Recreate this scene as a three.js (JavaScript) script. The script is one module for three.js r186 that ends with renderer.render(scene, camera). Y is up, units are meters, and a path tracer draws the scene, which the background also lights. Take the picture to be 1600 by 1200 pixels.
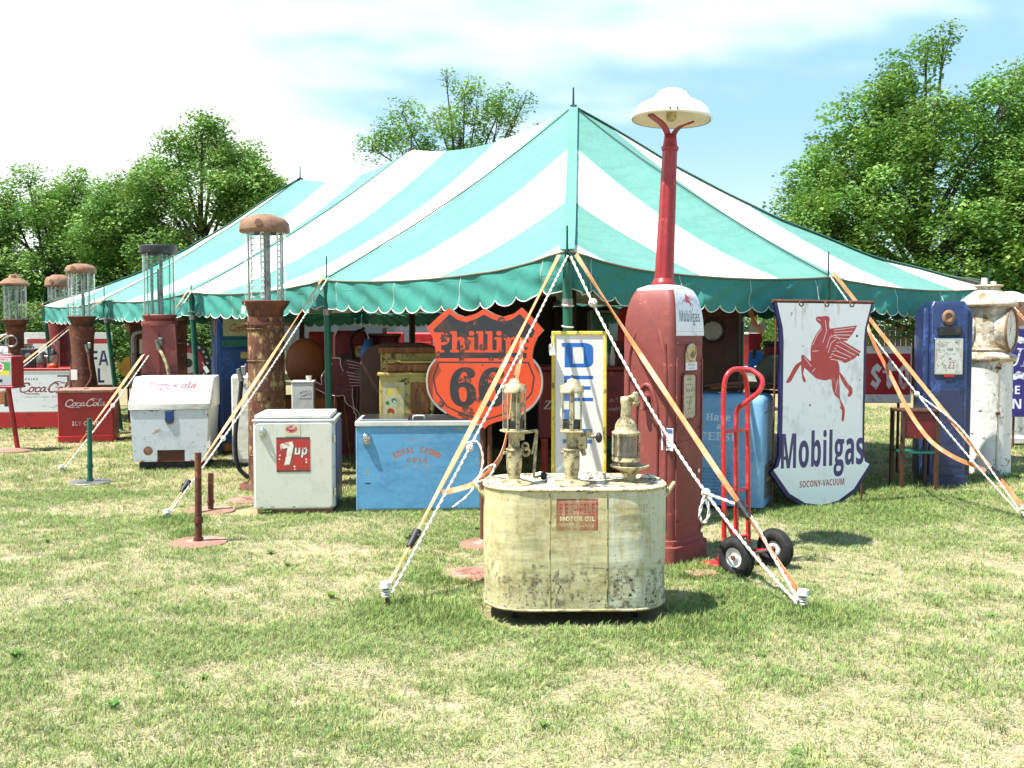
import * as THREE from 'three';
import { RoundedBoxGeometry } from 'three/addons/geometries/RoundedBoxGeometry.js';
import { mergeGeometries, toCreasedNormals, mergeVertices } from 'three/addons/utils/BufferGeometryUtils.js';

// ---------------------------------------------------------------- camera, sky, sun, exposure
const scene = new THREE.Scene();
const camera = new THREE.PerspectiveCamera(43.53, 4 / 3, 0.1, 900);
camera.position.set(0, 1.55, 0);
camera.rotation.set(-Math.atan(75 / 1503), 0, 0);
const renderer = new THREE.WebGLRenderer({ antialias: true });
renderer.toneMapping = THREE.LinearToneMapping;
renderer.toneMappingExposure = 2.6;
renderer.shadowMap.enabled = true;
const sky = skyTexture();
scene.background = sky;
scene.environment = sky;
const sun = new THREE.DirectionalLight(new THREE.Color(1, 0.965, 0.9), 4.5);
sun.position.set(-41, 91, 8);
sun.target.position.set(0, 0, -9);
sun.castShadow = true;
sun.shadow.mapSize.set(4096, 4096);
Object.assign(sun.shadow.camera, { left: -30, right: 30, top: 30, bottom: -30, near: 1, far: 220 });
scene.add(sun, sun.target);

function skyTexture() {
  const W = 1024, H = 512, data = new Float32Array(W * H * 4);
  for (let j = 0; j < H; j++) for (let i = 0; i < W; i++) {
    const el = ((j + 0.5) / H - 0.5) * Math.PI, az = ((i + 0.5) / W - 0.5) * 2 * Math.PI;
    const y = Math.sin(el), x = Math.cos(el) * Math.cos(az), z = Math.cos(el) * Math.sin(az);
    const t = Math.pow(Math.max(0, y), 0.55);
    let r = 0.27 - 0.19 * t, g = 0.41 - 0.2 * t, b = 0.51 - 0.1 * t;
    // thin cloud on a plane far overhead
    const k = 1 / (Math.max(y, 0) + 0.16), px = x * k, pz = z * k;
    let n = fbm(px * 0.9 + 40, pz * 1.5 + 71, 5, 512, 3);
    n += 0.35 * fbm(px * 5 + 9, pz * 9 + 5, 4, 512, 8) - 0.17;
    const right = Math.atan2(x, -z), up = el;
    // the bank of bright cloud low on the left of the view
    const edge = right + (up - 0.13) * 1.05 + 0.1 * (fbm(right * 7 + 3, up * 16 + 8, 5, 512, 5) - 0.5);
    const bank = smooth(-0.03, -0.2, edge) * smooth(1.5, 0.8, Math.abs(right + 0.7)) * smooth(0.62, 0.4, up);
    let c = smooth(0.48, 0.85, n + 0.25 * (fbm(px * 3 + 2, pz * 14 + 4, 4, 512, 21) - 0.5)) * 0.5;
    c = Math.max(c, bank * (0.85 + 0.15 * n));
    const haze = smooth(0.22, -0.01, up) * 0.5;
    c = 1 - (1 - c) * (1 - haze);
    r += (0.64 - r) * c; g += (0.65 - g) * c; b += (0.66 - b) * c;
    if (y < 0) { r = 0.25; g = 0.25; b = 0.18; }
    data.set([r, g, b, 1], (j * W + i) * 4);
  }
  const tx = new THREE.DataTexture(data, W, H, THREE.RGBAFormat, THREE.FloatType);
  tx.mapping = THREE.EquirectangularReflectionMapping;
  tx.magFilter = tx.minFilter = THREE.LinearFilter;
  tx.needsUpdate = true;
  return tx;
}

// ---------------------------------------------------------------- noise
function hash(x, y, s) {
  let n = (Math.imul(x, 374761393) + Math.imul(y, 668265263) + Math.imul(s, 1442695041)) | 0;
  n = Math.imul(n ^ (n >>> 13), 1274126177);
  return ((n ^ (n >>> 16)) >>> 0) / 4294967296;
}
function vnoise(x, y, per, s) {
  const x0 = Math.floor(x), y0 = Math.floor(y);
  let fx = x - x0, fy = y - y0;
  fx = fx * fx * (3 - 2 * fx); fy = fy * fy * (3 - 2 * fy);
  const m = (v) => ((v % per) + per) % per, a = m(x0), b = m(x0 + 1), c = m(y0), d = m(y0 + 1);
  const p = hash(a, c, s), q = hash(b, c, s), r = hash(a, d, s), t = hash(b, d, s);
  return p + (q - p) * fx + (r - p + (p - q - r + t) * fx) * fy;
}
function fbm(x, y, oct, per, s) {
  let v = 0, a = 0.5, w = 0;
  for (let o = 0; o < oct; o++) { v += a * vnoise(x, y, per, s + o * 17); w += a; a *= 0.5; x *= 2; y *= 2; per *= 2; }
  return v / w;
}
function smooth(a, b, x) { const t = Math.min(1, Math.max(0, (x - a) / (b - a))); return t * t * (3 - 2 * t); }
function random(seed) { let s = seed | 0; return () => { s = (s + 0x6d2b79f5) | 0; let t = Math.imul(s ^ (s >>> 15), 1 | s); t = (t + Math.imul(t ^ (t >>> 7), 61 | t)) ^ t; return ((t ^ (t >>> 14)) >>> 0) / 4294967296; }; }

// ---------------------------------------------------------------- textures
function rgbOf(css) { const c = new THREE.Color(css); c.convertLinearToSRGB(); return [c.r * 255, c.g * 255, c.b * 255]; }
// layers of wear: { c: colour, f: cells across, at: threshold, soft, k: strength, sx, sy: stretch of the cells, s: seed, where(u, v): 0..1 }
function wear(ctx, w, h, layers, grain = 7, seed = 1) {
  const im = ctx.getImageData(0, 0, w, h), d = im.data;
  const L = layers.map((l, i) => ({ soft: 0.08, k: 1, sx: 1, sy: 1, o: 5, s: seed * 31 + i * 7, ...l, rgb: rgbOf(l.c) }));
  for (let y = 0; y < h; y++) for (let x = 0; x < w; x++) {
    const u = x / w, v = y / h, i = (y * w + x) * 4;
    for (const l of L) {
      let n = fbm(u * l.f * l.sx, v * l.f * l.sy, l.o, Math.max(1, l.f * Math.max(l.sx, l.sy)), l.s);
      n = n * 0.8 + 0.2 * vnoise(u * l.f * l.sx * 9, v * l.f * l.sy * 9, Math.max(1, Math.round(l.f * Math.max(l.sx, l.sy) * 9)), l.s + 99);
      if (l.where) n += (l.where(u, v) - 1) * 0.5;
      const m = smooth(l.at, l.at + l.soft, n) * l.k;
      if (m > 0) for (let c = 0; c < 3; c++) d[i + c] += (l.rgb[c] - d[i + c]) * m;
    }
    const g = (hash(x, y, seed) - 0.5) * grain * 2;
    for (let c = 0; c < 3; c++) d[i + c] += g;
  }
  ctx.putImageData(im, 0, 0);
}
function canvasTex(w, h, draw, layers, grain, seed) {
  const c = document.createElement('canvas'); c.width = w; c.height = h;
  const ctx = c.getContext('2d');
  draw(ctx, w, h);
  if (layers) wear(ctx, w, h, layers, grain, seed);
  const t = new THREE.CanvasTexture(c);
  t.colorSpace = THREE.SRGBColorSpace;
  t.wrapS = t.wrapT = THREE.RepeatWrapping;
  t.magFilter = THREE.LinearFilter;
  return t;
}
function plain(color, layers = [], { size = 256, grain = 6, seed = 1, metres = 1 } = {}) {
  const t = canvasTex(size, size, (x) => { x.fillStyle = color; x.fillRect(0, 0, size, size); }, layers, grain, seed);
  t.repeat.set(1 / metres, 1 / metres);
  return t;
}
function bumpTex(f, oct, seed, sx = 1, sy = 1, size = 256, metres = 1) {
  const d = new Uint8Array(size * size * 4);
  for (let y = 0; y < size; y++) for (let x = 0; x < size; x++) {
    const v = fbm(x / size * f * sx, y / size * f * sy, oct, f * Math.max(sx, sy), seed) * 255;
    d.set([v, v, v, 255], (y * size + x) * 4);
  }
  const t = new THREE.DataTexture(d, size, size); t.magFilter = THREE.LinearFilter; t.wrapS = t.wrapT = THREE.RepeatWrapping; t.repeat.set(1 / metres, 1 / metres); t.needsUpdate = true;
  return t;
}
function mat(map, roughness = 0.6, metalness = 0, extra = {}) {
  const m = new THREE.MeshPhysicalMaterial({ roughness, metalness, side: THREE.DoubleSide, ...extra });
  if (map && map.isTexture) m.map = map; else if (map) m.color.set(map);
  return m;
}

// ---------------------------------------------------------------- geometry
const V = (x, y, z) => new THREE.Vector3(x, y, z);
function put(g, x = 0, y = 0, z = 0, rx = 0, ry = 0, rz = 0) {
  if (rx || ry || rz) g.applyMatrix4(new THREE.Matrix4().makeRotationFromEuler(new THREE.Euler(rx, ry, rz)));
  return g.translate(x, y, z);
}
function B(w, h, d, x = 0, y = 0, z = 0, r = 0, rx = 0, ry = 0, rz = 0) {   // box with its middle at x, y, z
  return put(r ? new RoundedBoxGeometry(w, h, d, 3, Math.min(r, w / 2.02, h / 2.02, d / 2.02)) : new THREE.BoxGeometry(w, h, d), x, y, z, rx, ry, rz);
}
function C(r0, r1, y0, y1, x = 0, z = 0, seg = 24) { return put(new THREE.CylinderGeometry(r1, r0, y1 - y0, seg), x, (y0 + y1) / 2, z); }   // upright, r0 below
function rod(p, q, r0, r1 = r0, seg = 10) {
  const d = q.clone().sub(p), g = new THREE.CylinderGeometry(r1, r0, d.length(), seg);
  g.applyQuaternion(new THREE.Quaternion().setFromUnitVectors(V(0, 1, 0), d.clone().normalize()));
  return g.translate((p.x + q.x) / 2, (p.y + q.y) / 2, (p.z + q.z) / 2);
}
function tube(pts, r, n = 0, seg = 8, closed = false, tension = 0.5) {
  const c = new THREE.CatmullRomCurve3(pts.map((p) => (p.isVector3 ? p : V(...p))), closed, 'catmullrom', tension);
  return new THREE.TubeGeometry(c, n || pts.length * 5, r, seg, closed);
}
function lathe(profile, seg = 28, x = 0, y = 0, z = 0) { return put(new THREE.LatheGeometry(profile.map((p) => new THREE.Vector2(Math.max(p[0], 0.0005), p[1])), seg), x, y, z); }
function rrect(hw, hd, r, n = 5) {   // ring of a rounded rectangle in x, z
  const ring = [];
  for (const [sx, sz, a] of [[1, 1, 0], [-1, 1, 90], [-1, -1, 180], [1, -1, 270]]) for (let k = 0; k <= n; k++) {
    const t = (a + (k / n) * 90) * Math.PI / 180;
    ring.push([sx * (hw - r) + r * Math.cos(t), sz * (hd - r) + r * Math.sin(t)]);
  }
  return ring;
}
function loft(sections, capped = true, crease = 0.7) {   // sections: [y, ring]
  const n = sections[0][1].length, p = [], idx = [];
  sections.forEach(([y, ring]) => ring.forEach(([x, z]) => p.push(x, y, z)));
  for (let s = 0; s + 1 < sections.length; s++) for (let i = 0; i < n; i++) {
    const a = s * n + i, b = s * n + (i + 1) % n, c = a + n, d = b + n;
    idx.push(a, c, b, b, c, d);
  }
  if (capped) for (const s of [0, sections.length - 1]) {
    const m = p.length / 3; p.push(0, sections[s][0], 0);
    for (let i = 0; i < n; i++) { const a = s * n + i, b = s * n + (i + 1) % n; s ? idx.push(a, m, b) : idx.push(b, m, a); }
  }
  const g = new THREE.BufferGeometry();
  g.setAttribute('position', new THREE.Float32BufferAttribute(p, 3)); g.setIndex(idx);
  g.computeVertexNormals();
  const out = crease ? toCreasedNormals(g, crease) : g;
  out.setAttribute('uv', new THREE.Float32BufferAttribute(new Float32Array(out.attributes.position.count * 2), 2));
  return out;
}
function sheet(nu, nv, f) {   // f(u, v) -> Vector3; uv 0..1
  const p = [], uv = [], idx = [];
  for (let j = 0; j <= nv; j++) for (let i = 0; i <= nu; i++) { const q = f(i / nu, j / nv); p.push(q.x, q.y, q.z); uv.push(i / nu, j / nv); }
  for (let j = 0; j < nv; j++) for (let i = 0; i < nu; i++) { const a = j * (nu + 1) + i, b = a + nu + 1; idx.push(a, a + 1, b, a + 1, b + 1, b); }
  const g = new THREE.BufferGeometry();
  g.setAttribute('position', new THREE.Float32BufferAttribute(p, 3)); g.setAttribute('uv', new THREE.Float32BufferAttribute(uv, 2)); g.setIndex(idx);
  g.computeVertexNormals();
  return g;
}
function ribbon(pts, width, thick, hint = V(0, 0, 1), n = 0, twist = 0) {   // a flat strap along a curve
  const c = pts.length > 2 ? new THREE.CatmullRomCurve3(pts) : new THREE.LineCurve3(pts[0], pts[1]);
  n = n || pts.length * 8;
  const P = [], idx = [];
  for (let k = 0; k <= n; k++) {
    const o = c.getPoint(k / n), t = c.getTangent(k / n), s = t.clone().cross(hint).normalize();
    if (twist) s.applyAxisAngle(t, twist * Math.sin((k / n) * 9));
    const m = s.clone().cross(t).normalize();
    for (const [a, b] of [[-1, -1], [1, -1], [1, 1], [-1, 1]]) { const q = o.clone().addScaledVector(s, a * width / 2).addScaledVector(m, b * thick / 2); P.push(q.x, q.y, q.z); }
    if (k) for (let i = 0; i < 4; i++) { const a = (k - 1) * 4 + i, b = (k - 1) * 4 + (i + 1) % 4; idx.push(a, a + 4, b, b, a + 4, b + 4); }
  }
  const g = new THREE.BufferGeometry();
  g.setAttribute('position', new THREE.Float32BufferAttribute(P, 3)); g.setIndex(idx); g.computeVertexNormals();
  return toCreasedNormals(g, 0.6);
}
function outline(points, smoothIt = false) {
  const s = new THREE.Shape();
  if (smoothIt) s.setFromPoints(new THREE.CatmullRomCurve3(points.map(([x, y]) => V(x, y, 0)), true).getPoints(points.length * 6).map((p) => new THREE.Vector2(p.x, p.y)));
  else s.setFromPoints(points.map(([x, y]) => new THREE.Vector2(x, y)));
  return s;
}
function plate(shape, depth, bevel = 0.004) {   // a cut-out board, its front at z = 0
  const g = new THREE.ExtrudeGeometry(shape, { depth: depth - 2 * bevel, bevelEnabled: bevel > 0, bevelThickness: bevel, bevelSize: bevel, bevelOffset: -bevel, bevelSegments: 2, curveSegments: 24 });
  return g.translate(0, 0, -depth + bevel);
}
function face(shape, z) {   // the printed front of a cut-out board, uv over its bounding box
  const g = new THREE.ShapeGeometry(shape, 24); g.computeBoundingBox();
  const b = g.boundingBox, p = g.attributes.position, uv = g.attributes.uv;
  for (let i = 0; i < p.count; i++) uv.setXY(i, (p.getX(i) - b.min.x) / (b.max.x - b.min.x), (p.getY(i) - b.min.y) / (b.max.y - b.min.y));
  return g.translate(0, 0, z);
}
function panel(w, h, x, y, z, rx = 0, ry = 0) { return put(new THREE.PlaneGeometry(w, h), x, y, z, rx, ry); }
function boxUV(g) {
  const p = g.attributes.position, n = g.attributes.normal, uv = new Float32Array(p.count * 2);
  for (let t = 0; t < p.count; t += 3) {
    let ax = 0, ay = 0, az = 0;
    for (let k = t; k < t + 3; k++) { ax += Math.abs(n.getX(k)); ay += Math.abs(n.getY(k)); az += Math.abs(n.getZ(k)); }
    for (let k = t; k < t + 3; k++) {
      const x = p.getX(k), y = p.getY(k), z = p.getZ(k);
      const [a, b] = ay > ax && ay > az ? [x, z] : ax > az ? [z, y] : [x, y];
      uv[2 * k] = a; uv[2 * k + 1] = b;
    }
  }
  g.setAttribute('uv', new THREE.BufferAttribute(uv, 2));
  return g;
}
function merged(list, keepUV) {
  const gs = [list].flat(9).map((g) => {
    g = g.index ? g.toNonIndexed() : g.clone();
    for (const k of Object.keys(g.attributes)) if (!['position', 'normal', 'uv'].includes(k)) g.deleteAttribute(k);
    if (!g.attributes.normal) g.computeVertexNormals();
    if (!g.attributes.uv) g.setAttribute('uv', new THREE.Float32BufferAttribute(new Float32Array(g.attributes.position.count * 2), 2));
    return g;
  });
  const m = gs.length > 1 ? mergeGeometries(gs) : gs[0];
  return keepUV ? m : boxUV(m);
}

// ---------------------------------------------------------------- naming
const taken = {};
function numbered(name) { const n = taken[name] ?? 0; taken[name] = n + 1; return n ? name + '_' + String(n).padStart(3, '0') : name; }
function tag(o, label, category, group) { Object.assign(o.userData, { label, category }); if (group) o.userData.group = group; return o; }
function thing(name, label, category, [x, y, z] = [0, 0, 0], turn = 0, group) {
  const o = new THREE.Group(); o.name = numbered(name); o.position.set(x, y, z); o.rotation.y = turn; scene.add(o);
  return tag(o, label, category, group);
}
function part(parent, name, geos, m, { uv = false, label, kind } = {}) {
  const o = new THREE.Mesh(merged(geos, uv), m); o.name = name; o.castShadow = o.receiveShadow = true;
  if (label) o.userData.label = label;
  if (kind) o.userData.kind = kind;
  parent.add(o);
  return o;
}
function group(parent, name, x = 0, y = 0, z = 0, ry = 0) { const o = new THREE.Group(); o.name = name; o.position.set(x, y, z); o.rotation.y = ry; parent.add(o); return o; }
function single(name, label, category, geos, m, grp, opt) { const o = part(scene, numbered(name), geos, m, opt); return tag(o, label, category, grp); }
function copy(o, label, [x, y, z], turn = 0) { const c = o.clone(); c.name = numbered(o.name.replace(/_\d{3}$/, '')); c.position.set(x, y, z); c.rotation.y = turn; c.userData = { ...o.userData, label }; scene.add(c); return c; }

// ---------------------------------------------------------------- materials
const rust1 = { c: '#6b3a22', f: 5, at: 0.6, soft: 0.1 }, rust2 = { c: '#8a4a26', f: 9, at: 0.62, soft: 0.05 };
const grimeB = bumpTex(24, 4, 5);
const M = {
  teal: mat(plain('#56897b', [{ c: '#659285', f: 4, at: 0.45, soft: 0.35, k: 0.5 }, { c: '#4d8072', f: 3, sx: 1, sy: 8, at: 0.5, soft: 0.2, k: 0.5 }], { seed: 3, metres: 2 }), 0.85, 0, { bumpMap: bumpTex(8, 4, 31, 1, 1, 256, 1.3), bumpScale: 0.012 }),
  white: mat(plain('#d3d0c6', [{ c: '#bdbbb1', f: 4, at: 0.52, soft: 0.25, k: 0.6 }, { c: '#c6c0b0', f: 3, sx: 1, sy: 8, at: 0.5, soft: 0.2, k: 0.5 }, { c: '#9a927c', f: 9, at: 0.66, soft: 0.1, k: 0.5 }], { seed: 4, metres: 2 }), 0.85, 0, { bumpMap: bumpTex(8, 4, 32, 1, 1, 256, 1.3), bumpScale: 0.012 }),
  valance: mat(plain('#2d7a6d', [{ c: '#3a8376', f: 4, at: 0.46, soft: 0.4, k: 0.4 }, { c: '#286e62', f: 7, at: 0.52, soft: 0.3, k: 0.5 }], { seed: 5, metres: 1.4 }), 0.85, 0, { bumpMap: bumpTex(5, 3, 33, 2, 1, 256, 1), bumpScale: 0.006 }),
  trim: mat('#d8d4c8', 0.8),
  cord: mat('#6d6a55', 0.8),
  polegreen: mat(plain('#0f5a45', [{ c: '#2a7a62', f: 8, at: 0.6, soft: 0.1, k: 0.6 }, { c: '#093b2d', f: 20, at: 0.66, soft: 0.05 }], { seed: 6 }), 0.5),
  darkgreen: mat('#0d3d35', 0.7),
  mast: mat(plain('#3b2f22', [{ c: '#5a4a36', f: 6, sy: 1, sx: 8, at: 0.5, soft: 0.2 }], { seed: 7 }), 0.8),
  orange: mat(plain('#d58250', [{ c: '#e3ad8c', f: 6, at: 0.45, soft: 0.3, k: 0.8 }], { seed: 8, metres: 0.4 }), 0.7, 0, { bumpMap: bumpTex(60, 2, 3), bumpScale: 0.002 }),
  rope: mat(plain('#d9d4c8', [{ c: '#a9a293', f: 24, sx: 1, sy: 1, at: 0.55, soft: 0.1, k: 0.7 }], { seed: 9, metres: 0.2 }), 0.9, 0, { bumpMap: bumpTex(40, 2, 4, 1, 1, 256, 0.3), bumpScale: 0.004 }),
  black: mat(plain('#1b1b1c', [{ c: '#3a3836', f: 10, at: 0.58, soft: 0.12 }], { seed: 10 }), 0.55),
  rubber: mat(plain('#191919', [{ c: '#45413a', f: 12, at: 0.56, soft: 0.15, k: 0.7 }], { seed: 11, metres: 0.5 }), 0.8, 0, { bumpMap: grimeB, bumpScale: 0.003 }),
  chrome: mat('#c9c9c6', 0.22, 1),
  steel: mat(plain('#8d8d88', [{ c: '#5d584f', f: 8, at: 0.55, soft: 0.15 }], { seed: 12 }), 0.45, 0.8),
  glass: new THREE.MeshPhysicalMaterial({ color: new THREE.Color(0.93, 0.97, 0.95), roughness: 0.03, transmission: 1, thickness: 0, ior: 1.5, side: THREE.DoubleSide }),
  tealglass: new THREE.MeshPhysicalMaterial({ color: new THREE.Color(0.72, 0.9, 0.87), roughness: 0.03, transmission: 1, thickness: 0, ior: 1.5, side: THREE.DoubleSide }),
  dirtyglass: new THREE.MeshPhysicalMaterial({ color: new THREE.Color(0.8, 0.8, 0.74), roughness: 0.1, transmission: 0.92, thickness: 0, ior: 1.5, side: THREE.DoubleSide }),
  rust: mat(plain('#5d3626', [{ c: '#7d4a30', f: 5, at: 0.46, soft: 0.32, k: 0.8 }, { c: '#3f251c', f: 9, at: 0.54, soft: 0.2, k: 0.7 }, { c: '#9a7048', f: 18, at: 0.66, soft: 0.1, k: 0.7 }], { seed: 13, size: 512 }), 0.85, 0.1, { bumpMap: grimeB, bumpScale: 0.004 }),
  rustpaint: mat(plain('#653d2a', [{ c: '#857344', f: 4, sx: 3, sy: 1, at: 0.44, soft: 0.3, k: 0.75 }, { c: '#a79c62', f: 14, sx: 3, sy: 1, at: 0.56, soft: 0.12, k: 0.8 }, { c: '#4a281c', f: 7, sx: 2, sy: 1, at: 0.54, soft: 0.18, k: 0.8 }, { c: '#2e1a14', f: 22, at: 0.66, soft: 0.08 }], { seed: 14, size: 512 }), 0.8, 0.1, { bumpMap: grimeB, bumpScale: 0.004 }),
  rustcap: mat(plain('#85664e', [{ c: '#6a4230', f: 5, at: 0.48, soft: 0.3, k: 0.7 }, { c: '#a98e6c', f: 10, at: 0.6, soft: 0.2, k: 0.7 }], { seed: 15 }), 0.85, 0, { bumpMap: grimeB, bumpScale: 0.004 }),
  pinkrust: mat(plain('#8f6656', [{ c: '#a58474', f: 6, at: 0.5, soft: 0.2 }, { c: '#6a4438', f: 10, at: 0.6, soft: 0.1 }], { seed: 16 }), 0.9, 0, { bumpMap: grimeB, bumpScale: 0.004 }),
  cream: mat(plain('#bfb48c', [{ c: '#a4986c', f: 6, at: 0.5, soft: 0.2 }, { c: '#7b6e4e', f: 12, at: 0.54, soft: 0.15, k: 0.75 }, { c: '#5a452c', f: 9, at: 0.64, soft: 0.08, k: 0.8 }, { c: '#2e2a24', f: 20, at: 0.78, soft: 0.03 }], { seed: 17, size: 512, metres: 0.5 }), 0.65, 0, { bumpMap: grimeB, bumpScale: 0.003 }),
  panelseam: mat('#8fae9f', 0.85),
  agedcream: mat(plain('#ada27c', [{ c: '#8f8460', f: 6, at: 0.46, soft: 0.25 }, { c: '#5f4e34', f: 14, at: 0.55, soft: 0.12, k: 0.85 }, { c: '#c9c09c', f: 18, at: 0.6, soft: 0.1, k: 0.7 }, { c: '#33291c', f: 24, at: 0.68, soft: 0.05 }], { seed: 47, size: 512, metres: 0.4 }), 0.6, 0.15, { bumpMap: grimeB, bumpScale: 0.004 }),
  seamcream: mat(plain('#a99b66', [{ c: '#4a4232', f: 16, sx: 1, sy: 1, at: 0.55, soft: 0.1 }], { seed: 46, metres: 0.5 }), 0.7),
  maroon: mat(plain('#7a3932', [{ c: '#8f5047', f: 3, at: 0.46, soft: 0.35, k: 0.7 }, { c: '#6e352e', f: 5, at: 0.52, soft: 0.25, k: 0.6 }, { c: '#a85246', f: 14, at: 0.74, soft: 0.06 }], { seed: 18, size: 512 }), 0.6, 0, { bumpMap: bumpTex(10, 4, 9), bumpScale: 0.003 }),
  red: mat(plain('#a51c1e', [{ c: '#8b1618', f: 6, at: 0.54, soft: 0.14 }, { c: '#c55a50', f: 20, at: 0.77, soft: 0.05 }], { seed: 19 }), 0.4),
  trolley: mat(plain('#b82026', [{ c: '#d14a48', f: 8, at: 0.55, soft: 0.15 }, { c: '#5e3a30', f: 24, at: 0.78, soft: 0.03 }], { seed: 20, metres: 0.4 }), 0.35, 0, { clearcoat: 0.3, clearcoatRoughness: 0.3 }),
  postred: mat(plain('#8e2428', [{ c: '#a03a3a', f: 6, at: 0.54, soft: 0.25, k: 0.6 }, { c: '#c08a78', f: 22, sx: 2, sy: 1, at: 0.76, soft: 0.04 }], { seed: 44 }), 0.4),
  darkred: mat(plain('#6a1518', [{ c: '#521013', f: 5, at: 0.52, soft: 0.15 }, { c: '#8a3530', f: 16, at: 0.66, soft: 0.06 }], { seed: 21 }), 0.5),
  enamel: mat(plain('#cfd0cb', [{ c: '#b7b9b4', f: 4, at: 0.5, soft: 0.2, k: 0.7 }, { c: '#8a5a36', f: 7, at: 0.74, soft: 0.05 }, { c: '#6b625a', f: 26, at: 0.79, soft: 0.03 }], { seed: 22, size: 512 }), 0.35, 0, { clearcoat: 0.3 }),
  navy: mat(plain('#1e2c50', [{ c: '#33497a', f: 5, at: 0.5, soft: 0.2 }, { c: '#121b36', f: 8, at: 0.58, soft: 0.1 }], { seed: 23 }), 0.4, 0, { clearcoat: 0.3 }),
  skyblue: mat(plain('#6b9bbb', [{ c: '#7fa9c3', f: 4, at: 0.5, soft: 0.2 }, { c: '#5c88a8', f: 8, at: 0.56, soft: 0.15, k: 0.6 }, { c: '#7a6a58', f: 24, at: 0.8, soft: 0.03 }], { seed: 24, size: 512 }), 0.45),
  deepblue: mat(plain('#123a6a', [{ c: '#1d5596', f: 5, at: 0.52, soft: 0.2 }], { seed: 25 }), 0.4),
  brownwood: mat(plain('#4a2c1b', [{ c: '#57331f', f: 6, sx: 6, sy: 1, at: 0.48, soft: 0.3, k: 0.7 }, { c: '#38200f', f: 9, sx: 5, sy: 1, at: 0.54, soft: 0.2, k: 0.6 }], { seed: 26 }), 0.6),
  backdropdark: mat(plain('#1d1613', [{ c: '#2b201a', f: 6, sx: 5, sy: 1, at: 0.5, soft: 0.25 }], { seed: 45 }), 0.6),  // near black of the added backdrop cabinets, standing in for deep shade
  honeywood: mat(plain('#8a5426', [{ c: '#a66a32', f: 6, sx: 6, sy: 1, at: 0.48, soft: 0.2 }, { c: '#5e3516', f: 9, sx: 5, sy: 1, at: 0.58, soft: 0.12 }], { seed: 27 }), 0.5),
  yellowold: mat(plain('#b8a45a', [{ c: '#8f7c3c', f: 5, at: 0.5, soft: 0.2 }, { c: '#5c4d28', f: 10, at: 0.6, soft: 0.1 }], { seed: 28 }), 0.6),
  yellow: mat(plain('#dcc64a', [{ c: '#e8d97a', f: 6, at: 0.5, soft: 0.2 }, { c: '#8a7a3c', f: 16, at: 0.66, soft: 0.06 }], { seed: 29 }), 0.55),
  peeled: mat(plain('#d3d2cb', [{ c: '#aeaca4', f: 5, sx: 2, at: 0.5, soft: 0.18, k: 0.7 }, { c: '#7a6248', f: 8, at: 0.68, soft: 0.06 }, { c: '#4a443c', f: 20, at: 0.74, soft: 0.04 }], { seed: 30, size: 512, metres: 1.2 }), 0.55, 0, { bumpMap: grimeB, bumpScale: 0.002 }),
  corroded: mat(plain('#b5ab98', [{ c: '#94794f', f: 5, at: 0.47, soft: 0.25, k: 0.7 }, { c: '#6a5238', f: 9, at: 0.57, soft: 0.15, k: 0.8 }, { c: '#d6d2c8', f: 12, at: 0.56, soft: 0.12, k: 0.8 }], { seed: 31, size: 512, metres: 0.8 }), 0.7, 0, { bumpMap: grimeB, bumpScale: 0.005 }),
  card: mat('#dcdad2', 0.8),
  canvasgrey: mat(plain('#55604f', [{ c: '#6b755f', f: 6, at: 0.5, soft: 0.2 }], { seed: 33 }), 0.9),
  leather: mat(plain('#8a4a1e', [{ c: '#95552a', f: 6, at: 0.5, soft: 0.3, k: 0.6 }], { seed: 34 }), 0.6),
  shade: mat(plain('#e4e1d6', [{ c: '#cfcabb', f: 5, at: 0.52, soft: 0.2 }, { c: '#8a6a50', f: 26, at: 0.82, soft: 0.03 }], { seed: 35 }), 0.3, 0, { clearcoat: 0.5 }),
  bark: mat(plain('#4e4338', [{ c: '#6e6152', f: 6, sx: 4, sy: 1, at: 0.5, soft: 0.15 }, { c: '#2c251e', f: 8, sx: 4, sy: 1, at: 0.56, soft: 0.1 }], { seed: 36, metres: 1.5 }), 0.95, 0, { bumpMap: grimeB, bumpScale: 0.02 }),
};

// ---------------------------------------------------------------- the ground and its grass
const LUSH = [[-0.3, -5.2, 0.3], [-0.62, -5.3, 0.35], [1.0, -5.05, 0.45], [1.35, -5.6, 0.3], [1.7, -5.25, 0.3], [-2.8, -7.95, 0.3], [-2.5, -7.4, 0.2], [1.2, -6.2, 0.4], [2.5, -8.5, 0.6], [3.2, -8.3, 0.6], [-0.4, -6.0, 0.35], [5.3, -10.6, 0.6], [3.0, -9.6, 1.4]];
function lush(x, z) { let v = 0; for (const [a, b, r] of LUSH) v = Math.max(v, smooth(r * 1.3, 0, Math.hypot(x - a, z - b))); return v; }
function greenness(x, z) {   // 0 straw, 1 green
  const n = fbm(x * 0.7 + 20, z * 0.8 + 50, 4, 1024, 41), m = fbm(x * 4.5 + 9, z * 4.5 + 3, 3, 1024, 43);
  return Math.min(1, Math.max(0, 0.74 * smooth(0.42, 0.64, n * 0.42 + fbm(x * 1.9 + 3, z * 2.1 + 8, 3, 1024, 45) * 0.3 + m * 0.28) + 0.85 * lush(x, z) + 0.22 * smooth(-6, -11, z)));
}
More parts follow.
